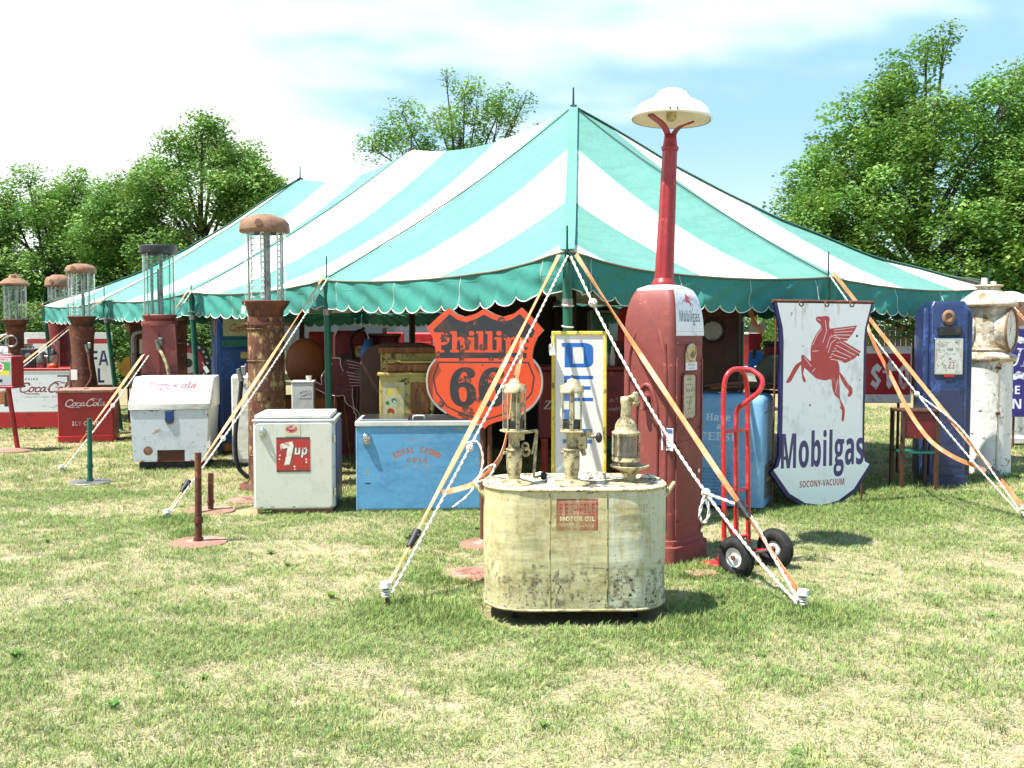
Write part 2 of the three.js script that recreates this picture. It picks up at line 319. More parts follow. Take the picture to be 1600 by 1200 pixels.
function bare(x, z) {   // worn patches with little grass
  const n = fbm(x * 1.1 + 70, z * 1.9 + 30, 5, 1024, 47);
  let v = 0.8 * smooth(0.54, 0.68, n) * smooth(-11, -8, z);
  for (const [a, b, r] of [[-3.7, -6.6, 0.6], [-3.0, -6.5, 0.5], [2.9, -6.6, 0.35], [2.3, -5.0, 0.35], [-1.4, -4.3, 0.3]]) v = Math.max(v, smooth(r * 1.4, 0, Math.hypot(x - a, (z - b) * 1.6)) * (0.4 + n));
  return Math.min(1, v * (1 - lush(x, z)) * (0.45 + 0.55 * smooth(0.4, 0.6, fbm(x * 9, z * 9, 3, 999, 49))));
}
{
  const axis = (lo, hi, step, far) => {
    const a = []; for (let v = lo; v <= hi + 1e-6; v += step) a.push(v);
    let s = step * 2, l = lo, h = hi; while (h < far) { l -= s; h += s; a.unshift(l); a.push(h); s *= 1.5; }
    return a;
  };
  const xs = axis(-9, 9, 0.14, 420), zs = axis(-18, 0, 0.14, 420), p = [], uv = [], col = [], idx = [];
  const soil = new THREE.Color().setRGB(0.56, 0.46, 0.39), straw = new THREE.Color().setRGB(0.5, 0.42, 0.28), green = new THREE.Color().setRGB(0.24, 0.24, 0.12), c = new THREE.Color();
  for (const z of zs) for (const x of xs) {
    const g = greenness(x, z), b = bare(x, z);
    p.push(x, 0.012 * (fbm(x * 1.5, z * 1.5, 3, 512, 51) - 0.5), z); uv.push(x / 1.6, z / 1.6);
    c.copy(straw).lerp(green, g * 0.8).lerp(soil, b * 0.85);
    col.push(c.r, c.g, c.b);
  }
  const n = xs.length;
  for (let j = 0; j + 1 < zs.length; j++) for (let i = 0; i + 1 < n; i++) { const a = j * n + i, b = a + n; idx.push(a, b, a + 1, a + 1, b, b + 1); }
  const g = new THREE.BufferGeometry();
  g.setAttribute('position', new THREE.Float32BufferAttribute(p, 3)); g.setAttribute('uv', new THREE.Float32BufferAttribute(uv, 2)); g.setAttribute('color', new THREE.Float32BufferAttribute(col, 3));
  g.setIndex(idx); g.computeVertexNormals();
  const r = random(5);
  const tx = canvasTex(1024, 1024, (x, w, h) => {   // litter of dry blades
    x.fillStyle = '#d2cdc0'; x.fillRect(0, 0, w, h);
    const tone = ['#f4efdc', '#ffffff', '#a9a48c', '#857d66', '#e8e6c0', '#c9c9a0', '#6f6a52'];
    for (let k = 0; k < 15000; k++) {
      const a = r() * 6.28, l = 8 + r() * 22, px = r() * w, py = r() * h;
      x.strokeStyle = tone[(r() * tone.length) | 0]; x.globalAlpha = 0.5; x.lineWidth = 1 + r() * 1.4;
      for (const ox of [-w, 0, w]) for (const oy of [-h, 0, h]) if (px + ox > -40 && px + ox < w + 40 && py + oy > -40 && py + oy < h + 40) { x.beginPath(); x.moveTo(px + ox, py + oy); x.lineTo(px + ox + Math.cos(a) * l, py + oy + Math.sin(a) * l); x.stroke(); }
    }
    x.globalAlpha = 1;
  }, [], 16, 2);
  const m = new THREE.Mesh(g, mat(tx, 1, 0, { vertexColors: true, specularIntensity: 0.1, bumpMap: tx, bumpScale: 0.006 }));
  m.name = 'ground'; m.userData = { kind: 'structure' }; m.receiveShadow = true; scene.add(m);
}
function bladeTuft(seed, blades, spread, height, lean, width) {
  const r = random(seed), p = [], idx = [];
  for (let k = 0; k < blades; k++) {
    const a = r() * 6.28, d = Math.sqrt(r()) * spread, x = Math.cos(a) * d, z = Math.sin(a) * d, h = height * (0.45 + 0.75 * r()), t = r() * 6.28, l = lean * (0.3 + r()), w = width * (0.6 + 0.8 * r()), o = p.length / 3;
    const tx = Math.cos(t), tz = Math.sin(t), sx = -tz * w / 2, sz = tx * w / 2;
    p.push(x - sx, -0.004, z - sz, x + sx, -0.004, z + sz);
    p.push(x + tx * l * 0.35 - sx * 0.8, h * 0.62, z + tz * l * 0.35 - sz * 0.8, x + tx * l * 0.35 + sx * 0.8, h * 0.62, z + tz * l * 0.35 + sz * 0.8);
    p.push(x + tx * l, h * (1 - 0.25 * r()), z + tz * l);
    idx.push(o, o + 1, o + 2, o + 1, o + 3, o + 2, o + 2, o + 3, o + 4);
  }
  const g = new THREE.BufferGeometry(); g.setAttribute('position', new THREE.Float32BufferAttribute(p, 3)); g.setIndex(idx); g.computeVertexNormals();
  return g;
}
const CLEAR = [[0.1, -5.3, 0.3], [0.345, -5.3, 0.3], [0.6, -5.3, 0.3], [-0.3, -6.15, 0.17], [-2.34, -7.11, 0.2], [-2.31, -8.4, 0.22], [-4.45, -10.08, 0.24], [-6.75, -12.9, 0.3], [-0.28, -6.2, 0.2]];
{
  const bladeMat = mat(null, 0.75, 0, { specularIntensity: 0.25, transmission: 0.35, thickness: 0 });
  bladeMat.color.setRGB(1, 1, 1);
  const kinds = [bladeTuft(1, 8, 0.03, 0.026, 0.035, 0.0034), bladeTuft(2, 8, 0.035, 0.02, 0.05, 0.003), bladeTuft(3, 8, 0.028, 0.038, 0.03, 0.0036), bladeTuft(4, 7, 0.04, 0.011, 0.06, 0.003)];
  const r = random(77), spots = kinds.map(() => []), straw = new THREE.Color(), green = new THREE.Color(), c = new THREE.Color(), mx = new THREE.Matrix4(), q = new THREE.Quaternion(), e = new THREE.Euler();
  const add = (x, z, big) => {
    if (CLEAR.some(([a, b, s]) => Math.hypot(x - a, z - b) < s)) return;
    const g = greenness(x, z), b = bare(x, z), L = lush(x, z);
    if (r() < b * 0.7 + 0.26 * (1 - g)) return;
    const isGreen = r() < g * 0.57 + 0.1;
    const k = isGreen ? (r() < 0.6 ? 2 : 0) : (r() < 0.55 ? 3 : 1), s = big * (0.75 + 0.6 * r());
    { const v = 0.5 + 0.8 * r(), w = r(); straw.setRGB(0.66 * v, (0.55 + 0.07 * w) * v, (0.28 + 0.18 * w) * v); }
    { const v = 0.5 + 0.85 * r(), w = r(); green.setRGB((0.17 + 0.2 * w) * v, (0.33 + 0.08 * w) * v, (0.075 + 0.06 * w) * v); }
    c.copy(isGreen ? green : straw).lerp(isGreen ? straw : green, r() * 0.25 * (1 - L * 0.8));
    spots[k].push([x, z, s, (isGreen ? 1 + L * 0.9 * r() : 0.9) * s, c.r, c.g, c.b]);
  };
  for (let k = 0; k < 230000; k++) { const d = 3.2 + 6.3 * Math.pow(r(), 0.9); add((r() * 2 - 1) * (0.56 * d + 0.4), -d, 1); }
  for (let k = 0; k < 80000; k++) { const d = 9 + 12 * Math.pow(r(), 0.9); add((r() * 2 - 1) * (0.56 * d + 0.4), -d, 1.35); }
  for (const [a, b, s] of LUSH) for (let k = 0; k < 700 * s; k++) { const t = r() * 6.28, d = Math.sqrt(r()) * s; add(a + Math.cos(t) * d, b + Math.sin(t) * d, 1.15); }
  kinds.forEach((g, k) => {
    const o = new THREE.InstancedMesh(g, bladeMat, spots[k].length);
    spots[k].forEach(([x, z, s, h, cr, cg, cb], i) => {
      q.setFromEuler(e.set(0, r() * 6.28, 0)); mx.compose(V(x, 0, z), q, V(s, h, s)); o.setMatrixAt(i, mx); o.setColorAt(i, c.setRGB(cr, cg, cb));
    });
    o.name = numbered('grass'); o.userData = { label: ['short green grass blades of the trodden lawn', 'dry straw coloured blades of the trodden lawn', 'taller green tufts standing in the lawn', 'flattened dead grass lying over bare soil'][k], category: 'grass', kind: 'stuff' };
    o.castShadow = o.receiveShadow = true; scene.add(o);
  });
  // broad leaved weeds in the lawn
  const leaf = [];
  for (let k = 0; k < 8; k++) { const a = k * 0.785 + (k % 2) * 0.2, l = 0.05 + 0.02 * (k % 3); leaf.push(sheet(2, 3, (u, v) => V(Math.cos(a) * l * v - Math.sin(a) * (u - 0.5) * 0.03 * Math.sin(Math.PI * Math.min(1, v + 0.12)), 0.012 + 0.03 * Math.sin(v * 2.2) - 0.004 * Math.abs(u - 0.5), Math.sin(a) * l * v + Math.cos(a) * (u - 0.5) * 0.03 * Math.sin(Math.PI * Math.min(1, v + 0.12))))); }
  const wg = merged(leaf), w = new THREE.InstancedMesh(wg, bladeMat, 40);
  for (let i = 0; i < 40; i++) {
    const d = 3.3 + 6 * r(); let x = (r() * 2 - 1) * 0.56 * d;
    const s = 0.35 + 0.45 * r(); q.setFromEuler(e.set(0, r() * 6.28, 0)); mx.compose(V(x, 0, -d), q, V(s, s * (0.8 + r()), s)); w.setMatrixAt(i, mx); w.setColorAt(i, c.setRGB(0.1 + 0.06 * r(), 0.2 + 0.08 * r(), 0.04));
  }
  w.name = 'weeds'; w.userData = { label: 'small broad leaved weeds scattered through the lawn', category: 'weeds', kind: 'stuff' }; scene.add(w);
}

// ---------------------------------------------------------------- trees, bushes, buildings far behind
const leafMats = [[0.12, 0.24, 0.05], [0.17, 0.31, 0.065], [0.23, 0.37, 0.09]].map((c) => { const m = mat(null, 0.55, 0, { transmission: 0.5, thickness: 0, specularIntensity: 0.25 }); m.color.setRGB(...c); m.color.multiplyScalar(1); return m; });
function leafClump(seed, n, radius, size) {
  const r = random(seed), p = [], idx = [];
  for (let k = 0; k < n; k++) {
    const d = V(r() - 0.5, r() - 0.5, r() - 0.5).normalize().multiplyScalar(radius * Math.cbrt(r()));
    const up = V((r() - 0.5) * 1.4, 0.75 + r() * 0.5, (r() - 0.5) * 1.4).normalize(), a = V(r() - 0.5, (r() - 0.6) * 0.8, r() - 0.5).cross(up).normalize(), b = up.clone().cross(a), s = size * (0.6 + 0.7 * r()), o = p.length / 3;
    for (const [x, y, z] of [[-0.5, 0, 0], [0, 0.34, 0.06], [0.55, 0, -0.06], [0, -0.34, 0.06]]) { const q = d.clone().addScaledVector(a, x * s).addScaledVector(b, y * s).addScaledVector(up, z * s); p.push(q.x, q.y, q.z); }
    idx.push(o, o + 2, o + 1, o, o + 3, o + 2);
  }
  const g = new THREE.BufferGeometry(); g.setAttribute('position', new THREE.Float32BufferAttribute(p, 3)); g.setIndex(idx); g.computeVertexNormals();
  return g;
}
const clumps = [leafClump(1, 70, 0.37, 0.11), leafClump(2, 64, 0.41, 0.105), leafClump(3, 60, 0.33, 0.12)];
// blobs: [x, y, z, radius] of the boughs, in metres from the foot of the trunk
function tree(label, [x, z], height, trunkR, blobs, { seed = 1, per = 60, leaf = 1, tint = 1, category = 'tree', name = 'tree', bare: twigs = 0 } = {}) {
  const t = thing(name, label, category, [x, 0, z]), r = random(seed), limbs = [];
  const fork = height * 0.3;
  if (name === 'tree') {
    const trunk = [V(0, -0.05, 0), V(0.05, fork * 0.6, 0), V(0.02, fork, 0.03), V(-0.04, height * 0.55, 0), V(0.05, height * 0.78, 0.05)];
    for (let k = 0; k + 1 < trunk.length; k++) limbs.push(rod(trunk[k], trunk[k + 1], trunkR * [1.15, 0.85, 0.7, 0.4][k], trunkR * [0.85, 0.7, 0.4, 0.14][k], 12));
    part(t, 'trunk', limbs, M.bark);
  }
  const boughs = [];
  blobs.forEach(([bx, by, bz, br]) => {
    const y0 = Math.min(by * 0.75, height * (0.28 + 0.35 * r())), c = V(bx, by, bz), s = V(0, y0, 0), mid = s.clone().lerp(c, 0.5).add(V(0, 0.25 * br, 0));
    const w = trunkR * (name === 'tree' ? 0.3 : 0.5);
    boughs.push(rod(s, mid, w, w * 0.6, 7), rod(mid, c, w * 0.6, w * 0.28, 6));
    for (let k = 0; k < 5; k++) { const d = V(r() - 0.5, r() * 0.8 - 0.15, r() - 0.5).normalize().multiplyScalar(br * 0.85); boughs.push(rod(c.clone().lerp(mid, 0.3 * r()), c.clone().add(d), w * 0.24, w * 0.07, 5)); }
  });
  for (let k = 0; k < twigs; k++) { const b = blobs[(r() * blobs.length) | 0], c = V(b[0], b[1], b[2]), d = V(r() - 0.5, 0.5 + r(), r() - 0.5).normalize().multiplyScalar(b[3] * 1.45); boughs.push(rod(c, c.clone().add(d), 0.02, 0.006, 5)); }
  part(t, 'limbs', boughs, M.bark);
  const mx = new THREE.Matrix4(), q = new THREE.Quaternion(), e = new THREE.Euler(), places = [[], [], []];
  blobs.forEach(([bx, by, bz, br]) => {
    const n = Math.round(per * br * br);
    for (let k = 0; k < n; k++) {
      const d = V(r() - 0.5, r() - 0.42, r() - 0.5).normalize(), w = 0.5 + 0.5 * vnoise(d.x * 3 + bx * 7, d.y * 3 + d.z * 4 + by, 999, seed + 5);
      d.multiplyScalar(br * (0.35 + 0.75 * Math.cbrt(r())) * (0.62 + 0.6 * w)); d.y *= 0.85;
      places[(r() * 3) | 0].push([bx + d.x, by + d.y, bz + d.z, leaf * (0.7 + 0.6 * r())]);
    }
  });
  const crown = group(t, 'crown');
  const tone = new THREE.Color();
  places.forEach((list, k) => {
    const o = new THREE.InstancedMesh(clumps[k], leafMats[k], list.length);
    list.forEach(([px, py, pz, s], i) => { q.setFromEuler(e.set((r() - 0.5) * 0.7, r() * 6.28, (r() - 0.5) * 0.7)); mx.compose(V(px, Math.max(0.1, py), pz), q, V(s, s, s)); o.setMatrixAt(i, mx); const v = tint * (0.75 + 0.5 * r()); o.setColorAt(i, tone.setRGB(v * (0.92 + 0.2 * r()), v, v * 0.95)); });
    o.name = 'foliage'; o.userData.kind = 'stuff'; o.castShadow = o.receiveShadow = true; crown.add(o);
  });
  return t;
}
function dome(seed, n, rx, y0, y1, rz, r0, r1, lean = 0) {   // boughs filling a rounded crown
  const r = random(seed), out = [];
  for (let k = 0; k < n; k++) {
    const v = (k + 0.5) / n, a = k * 2.4 + r() * 0.8, y = y0 + (y1 - y0) * v, w = Math.sqrt(Math.max(0.06, 1 - Math.pow((v - 0.38) / 0.66, 2))) * (0.55 + 0.45 * Math.sqrt(r()));
    out.push([Math.cos(a) * rx * w + lean * v, y + (r() - 0.5) * 0.5, Math.sin(a) * rz * w, (r0 + (r1 - r0) * v) * (0.8 + 0.4 * r())]);
  }
  return out;
}
tree('broad dark green tree behind the left pumps, taller of the two there', [-11.4, -35.5], 9, 0.28, [...dome(3, 34, 3.5, 2.2, 8.2, 2.6, 1.25, 0.75), [0.1, 8.9, 0, 0.65], [0.7, 8.7, 0.2, 0.55], [-2.8, 6.3, 0, 0.7], [2.6, 6.6, 0, 0.7]], { seed: 11, per: 68, tint: 1.15 });
tree('lower spreading green tree at far left behind the glass topped pumps', [-17.4, -36.5], 7.6, 0.25, [...dome(5, 30, 3.1, 1.6, 6.9, 2.6, 1.25, 0.7), [-0.8, 7.4, 0, 0.5], [1.1, 7.3, 0, 0.45]], { seed: 12, per: 70, tint: 1.2 });
tree('green tree cut off by the left edge of the picture', [-22.6, -38], 7.8, 0.25, dome(7, 24, 2.9, 1.2, 7.2, 2.4, 1.2, 0.7), { seed: 13, per: 55 });
const SPARSE = [[-2.2, 6.7, 0, 0.55], [-2.7, 6.2, 0.3, 0.42], [-1.5, 6.5, 0.2, 0.6], [-1.8, 7.4, 0, 0.4], [-0.6, 7.0, 0, 0.62], [0.1, 6.6, 0.2, 0.72], [0.2, 8.0, 0, 0.42], [-0.4, 8.5, 0, 0.22], [0.6, 7.5, 0.3, 0.6], [1.4, 7.7, 0, 0.45], [1.8, 7.3, 0, 0.42], [2.1, 7.8, 0, 0.22], [1.2, 6.9, 0, 0.6], [2.6, 6.6, 0, 0.32], [3.1, 6.5, 0, 0.28], [-3.2, 4.7, 0, 0.3], [-2.9, 4.6, 0, 0.28], [-0.6, 5.8, 0, 0.7], [0.9, 5.8, 0, 0.7]].map(([a, b, c, d]) => [a, b + 1.25, c, d]);
tree('sparse thin leaved tree showing over the tent ridge', [-1.7, -31], 10.2, 0.2, SPARSE, { seed: 14, per: 46, leaf: 0.85, tint: 1.25, bare: 9 });
tree('tall leaning green tree right of the tent with pale trunk fork', [12.0, -28.2], 10, 0.3, [...dome(9, 40, 4.2, 2.0, 8.2, 3.0, 1.25, 0.85, 0.9), [-1.1, 8.3, 0, 0.7], [-0.5, 9.1, 0, 0.6], [-0.05, 9.7, 0, 0.42], [0.45, 10.1, 0, 0.28], [-4.4, 4.3, 0, 0.7], [-3.6, 5.6, 0, 0.75], [-4.7, 3.6, 0, 0.6], [-3.4, 4.6, 0, 0.8], [-2.8, 6.4, 0, 0.7]], { seed: 15, per: 58, tint: 1.2, bare: 9 });
tree('second tall green tree at the right edge beside the leaning one', [17.0, -28.5], 10, 0.28, [...dome(10, 34, 3.4, 1.4, 8.4, 2.8, 1.2, 0.8, 0.5), [-1.7, 9.1, 0, 0.5], [-1.1, 9.6, 0, 0.4], [0.1, 9.2, 0, 0.5]], { seed: 16, per: 58, tint: 1.25 });
const BUSH = [[-22, -33, 2.6, 'leafy bush beside the parked white van at far left'], [-16.5, -31, 2.2, 'round bush low behind the leftmost glass topped pump'], [-12.5, -30, 2.1, 'dark bush seen under the far left bay of the tent'], [-9.6, -31, 2.0, 'dark bush seen right of the yellow sign under the tent'], [9.2, -33, 2.2, 'dark hedge bush behind the red and white panel'], [12.4, -25, 1.2, 'flowering shrub with white blossoms above the red panel'], [15.2, -30, 2.4, 'dark bush right of the blue pump beneath the trees'], [19, -30, 2.4, 'bush at the right edge beneath the trees']];
BUSH.forEach(([x, z, h, label], i) => {
  const b = tree(label, [x, z], h, 0.09, dome(60 + i, 12, h * 0.95, 0.3, h, h * 0.7, h * 0.42, h * 0.3), { seed: 70 + i, per: 70, name: 'bush', category: 'bush', leaf: 0.8, tint: 0.9 });
  if (i === 5) {
    const fl = []; const r = random(9);
    for (let k = 0; k < 120; k++) { const a = r() * 6.28, d = Math.sqrt(r()) * 1.15; fl.push(put(new THREE.IcosahedronGeometry(0.035 + 0.03 * r(), 0), Math.cos(a) * d, 0.9 + 0.5 * r(), 0.5 + Math.sin(a) * 0.5)); }
    part(b, 'blossoms', fl, M.card, { kind: 'stuff' });
  }
});
{ // long grey shed behind the tent
  const s = thing('metal_shed', 'long pale grey metal shed seen beneath the tent', 'shed', [-9.5, 0, -46]);
  const wall = mat(plain('#8f939c', [{ c: '#7d828c', f: 3, at: 0.5, soft: 0.3 }], { seed: 50 }), 0.6), ribs = [];
  part(s, 'wall', B(19, 3, 6, 0, 1.5, 0), wall);
  for (let k = 0; k < 46; k++) ribs.push(B(0.07, 3, 0.05, -9.3 + k * 0.413, 1.5, 3.02));
  part(s, 'wall_ribs', ribs, wall);
  part(s, 'roof', [B(19.6, 0.08, 3.6, 0, 3.45, 1.7, 0, 0.27), B(19.6, 0.08, 3.6, 0, 3.45, -1.7, 0, -0.27)], M.steel);
  const d = part(s, 'door', B(2.4, 2.4, 0.06, 3, 1.2, 3.06), mat('#6f757f', 0.6)); part(d, 'handle', B(0.1, 0.04, 0.05, 3.9, 1.1, 3.12), M.black);
}
{ // dark fence at the right
  const f = thing('wooden_fence', 'dark weathered board fence behind the red and white panel', 'fence', [14, 0, -34]);
  const g = merged(B(0.17, 1.9, 0.025)), ms = [0, 1, 2].map((k) => mat(plain(['#3d3a36', '#4a4640', '#34312e'][k], [{ c: '#55504a', f: 5, sx: 6, at: 0.5, soft: 0.2 }], { seed: 51 + k, size: 128 }), 0.9)), r = random(4);
  for (let k = 0; k < 60; k++) { const m = new THREE.Mesh(g, ms[k % 3]); m.name = 'board'; m.position.set(-5.5 + k * 0.19, 0.95 + r() * 0.03, (r() - 0.5) * 0.01); m.castShadow = true; f.add(m); }
  part(f, 'rail', [B(11.4, 0.09, 0.05, 0, 0.5, -0.05), B(11.4, 0.09, 0.05, 0, 1.5, -0.05)], ms[1]);
}
{ // parked van at far left
  const v = thing('parked_van', 'white van parked behind the pumps at far left', 'van', [-17.3, 0, -27], 0.5);
  part(v, 'body', [B(4.6, 1.5, 1.8, 0, 1.25, 0, 0.25), B(1.2, 0.8, 1.75, 2.6, 0.85, 0, 0.2)], mat('#d9dadb', 0.3, 0, { clearcoat: 0.6 }));
  for (const x of [-1.3, 0, 1.3]) part(v, 'window', B(1.0, 0.5, 1.83, x, 1.6, 0, 0.06), mat('#20262b', 0.1));
  for (const [x, z] of [[-1.5, 0.8], [-1.5, -0.8], [2.2, 0.8], [2.2, -0.8]]) { const w = part(v, 'wheel', put(new THREE.CylinderGeometry(0.34, 0.34, 0.22, 20), x, 0.34, z, Math.PI / 2), M.rubber); part(w, 'rim', put(new THREE.CylinderGeometry(0.19, 0.19, 0.24, 16), x, 0.34, z, Math.PI / 2), M.steel); }
}

// ---------------------------------------------------------------- the striped tent
// its own axes: x across (b), -z along (a) from the front corner; a bay is 3.62 m along and 3.5 m across
const TENT = [0.41, 0, -7.2], TURN = 0.6971, BA = 3.62, BB = 3.5, NA = 4, LA = BA * NA, LB = BB * 2;
function tentWorld(a, b, y) { const c = Math.cos(TURN), s = Math.sin(TURN); return V(TENT[0] + b * c - a * s, y, TENT[2] - b * s - a * c); }
function eave(n) { const s = n - Math.floor(n); return 2.13 - 0.09 * 4 * s * (1 - s) * 0.8 + 0.05 * Math.exp(-Math.pow(n / 0.12, 2)); }   // n in bays from a corner
function ridge(a) { const n = a / BA; if (n <= 1 || n >= NA - 1) return 4.42; const s = n - Math.floor(n); return 4.42 - 0.2 * 4 * s * (1 - s); }
function roofY(a, b) {
  const na = Math.min(a, LA - a) / BA, nb = Math.min(b, LB - b) / BB, u = Math.max(0, Math.min(1, Math.min(na, nb)));
  const side = nb <= na, e = side ? eave(a / BA) : eave(b / BB), r = side ? ridge(a) : 4.42;
  const seam = side ? Math.abs(a / BA - Math.round(a / BA)) : Math.abs(b / BB - Math.round(b / BB));
  const w = (0.035 * (fbm(a * 1.6 + 5, b * 1.6 + 5, 4, 99, 61) - 0.5) + 0.012 * Math.sin((side ? a : b) * 9 + 3 * u) * (1 - u)) * Math.sin(Math.PI * Math.min(1, u * 1.2 + 0.02));
  return e + (r - e) * u - (0.13 + 0.16 * Math.min(1, seam * 4)) * 4 * u * (1 - u) * 0.8 + w;
}
const tent = thing('striped_tent', 'large green and white striped pole tent with scalloped valance', 'tent', TENT, TURN);
const TP = (a, b, y) => V(b, y, -a);
{
  // panels of the roof, one for each stripe
  const edges = [0]; for (let k = 0; 0.115 + 0.3265 * k < 4; k++) edges.push((0.115 + 0.3265 * k) * BA); edges.push(LA);
  for (let k = 0; k + 1 < edges.length; k++) {
    const m = k % 2 ? M.teal : M.white, a0 = edges[k], a1 = edges[k + 1], na = Math.max(3, Math.ceil((a1 - a0) / 0.2));
    for (const far of [0, 1]) part(tent, 'roof_panel', sheet(na * 2, 28, (u, v) => {
      const a = a0 + (a1 - a0) * u, b = v * BB * Math.min(1, a / BA, (LA - a) / BA);
      return TP(a, far ? LB - b : b, roofY(a, b));
    }), m);
  }
  const ends = [0]; for (let k = 0; 0.115 + 0.3265 * k < 2; k++) ends.push((0.115 + 0.3265 * k) * BB); ends.push(LB);
  for (let k = 0; k + 1 < ends.length; k++) for (const far of [0, 1]) part(tent, 'roof_panel', sheet(12, 28, (u, v) => {
    const b = ends[k] + (ends[k + 1] - ends[k]) * u, a = v * BA * Math.min(b, LB - b) / BB * 0.9999;
    return TP(far ? LA - a : a, b, roofY(a, b));
  }), k % 2 ? M.teal : M.white);
  // sewn seams where the stripes meet
  for (let k = 1; k + 1 < edges.length; k++) { const a = edges[k], pts = [], far = BB * Math.min(1, a / BA, (LA - a) / BA); for (let i = 0; i <= 20; i++) { const b = far * i / 20; pts.push(TP(a, b, roofY(a, b) + 0.004)); } part(tent, 'panel_seam', ribbon(pts, 0.018, 0.002, V(0, 1, 0), 30), M.panelseam); }
  for (let k = 1; k + 1 < ends.length; k++) { const b = ends[k], pts = [], far = BA * Math.min(b, LB - b) / BB; for (let i = 0; i <= 20; i++) { const a = far * i / 20 * 0.999; pts.push(TP(a, b, roofY(a, b) + 0.004)); } part(tent, 'panel_seam', ribbon(pts, 0.018, 0.002, V(0, 1, 0), 30), M.panelseam); }
  // webbing over the hips, seam ropes from side poles to peaks
  for (const [a0, b0, a1] of [[0, 0, BA], [0, LB, BA], [LA, 0, LA - BA], [LA, LB, LA - BA]]) {
    const pts = []; for (let k = 0; k <= 24; k++) { const a = a0 + (a1 - a0) * k / 24, b = b0 + (BB - b0) * k / 24; pts.push(TP(a, b, roofY(a, b) + 0.012)); }
    part(tent, 'hip_webbing', ribbon(pts, 0.11, 0.006, V(0, 1, 0), 40), M.teal);
  }
  for (let i = 1; i < NA; i++) for (const b0 of [0, LB]) { const pts = []; for (let k = 0; k <= 24; k++) { const b = b0 + (BB - b0) * k / 24; pts.push(TP(i * BA, b, roofY(i * BA, b) + 0.016)); } part(tent, 'seam_rope', tube(pts, 0.0075, 40, 6), M.darkgreen); }
  for (const a0 of [0, LA]) { const pts = []; for (let k = 0; k <= 24; k++) { const a = a0 + ((a0 ? LA - BA : BA) - a0) * k / 24; pts.push(TP(a, BB, roofY(Math.min(a, LA - a) * 0.9999, BB) + 0.016)); } part(tent, 'seam_rope', tube(pts, 0.0075, 40, 6), M.darkgreen); }
  // valance: one for each bay, with scallops and a pale binding
  const runs = [];
  for (let i = 0; i < NA; i++) { runs.push([TP(i * BA, 0, 0), TP((i + 1) * BA, 0, 0), V(-1, 0, 0), i, BA]); runs.push([TP(i * BA, LB, 0), TP((i + 1) * BA, LB, 0), V(1, 0, 0), i, BA]); }
  for (let j = 0; j < 2; j++) { runs.push([TP(0, j * BB, 0), TP(0, (j + 1) * BB, 0), V(0, 0, 1), j, BB]); runs.push([TP(LA, j * BB, 0), TP(LA, (j + 1) * BB, 0), V(0, 0, -1), j, BB]); }
  runs.forEach(([p, q, n, i, L], run) => {
    const at = (u, v, off = 0) => {
      const s = u * L, end = Math.min(s, L - s), lobe = Math.abs(Math.sin(Math.PI * u * 14));
      const drop = (0.245 + 0.06 * Math.pow(lobe, 0.55)) * (1 - 0.1 * Math.exp(-Math.pow(end / 0.12, 2)));
      const gather = Math.exp(-Math.pow(end / 0.3, 2));
      let o = 0.03 * v * Math.sin(s * 4.1 + run) + 0.042 * v * (fbm(s * 1.9 + run * 5 + 3 + v * 0.6, v * 0.7, 3, 999, 63) - 0.45) * 2;
      o += 0.01 * Math.sin(s * 11 + v * 3.2 + 4 * vnoise(s * 1.7, run, 999, 8)) * v * (0.4 + 0.6 * v);
      o += gather * v * (0.05 * Math.sin(s * 34 + v * 2.5 + run) - 0.05) + 0.03 * v;
      o += 0.008 * Math.sin(v * 9 + s * 13);
      return p.clone().lerp(q, u).addScaledVector(n, o + 0.012 + off).add(V(0, eave(i + u) - v * drop, 0));
    };
    const g = part(tent, 'valance', sheet(140, 12, (u, v) => at(u, v)), M.valance);
    const bind = []; for (let k = 0; k <= 280; k++) bind.push(at(k / 280, 1));
    part(g, 'binding', new THREE.TubeGeometry(new THREE.CatmullRomCurve3(bind), 280, 0.0048, 5), M.trim);
    const top = []; for (let k = 0; k <= 20; k++) top.push(at(k / 20, 0.02, 0.006));
    part(g, 'eave_cord', tube(top, 0.009, 40, 6), M.cord);
    for (const u of [0.07, 0.36, 0.64, 0.93]) { const l = []; for (let k = 0; k <= 8; k++) l.push(at(u, k / 8 * 0.94, 0.002)); part(g, 'seam', tube(l, 0.0025, 12, 5), M.trim); }
  });
  // poles
  const pole = (a, b, dx, dz) => {
    const foot = TP(a, b, 0).add(V(dx, 0, dz)), top = TP(a, b, 2.1), m = part(tent, 'side_pole', [rod(foot, top, 0.036, 0.036, 14), rod(foot, foot.clone().add(V(0, 0.03, 0)), 0.07, 0.05, 14)], M.polegreen);
    part(m, 'pole_pin', rod(top, top.clone().add(V(0, 0.27, 0)), 0.009, 0.007, 8), M.darkgreen);
    part(m, 'collar', rod(top.clone().lerp(foot, 0.13), top.clone().lerp(foot, 0.16), 0.042, 0.042, 14), M.steel);
    return m;
  };
  const corner = pole(0, 0, 0.02, 0.02);
  for (let i = 1; i <= NA; i++) pole(i * BA, 0, [0, 0.02, 0.1, 0.22, 0.2][i], 0);
  for (let j = 1; j <= 2; j++) pole(0, j * BB, 0, 0);
  for (let i = 1; i <= NA; i++) pole(i * BA, LB, 0, 0);
  pole(LA, BB, 0, 0);
  for (let i = 1; i < NA; i++) { const m = part(tent, 'mast', C(0.05, 0.045, 0, 4.44, BB, -i * BA, 14), M.mast); part(m, 'mast_pin', C(0.014, 0.01, 4.44, 4.66, BB, -i * BA, 8), M.darkgreen); }
  for (const p of [corner]) for (const y of [1.5, 1.62, 1.78]) part(p, 'rope_lashing', put(new THREE.TorusGeometry(0.042, 0.006, 6, 18), 0.005, y, 0.005, Math.PI / 2 + 0.15), M.rope);
}

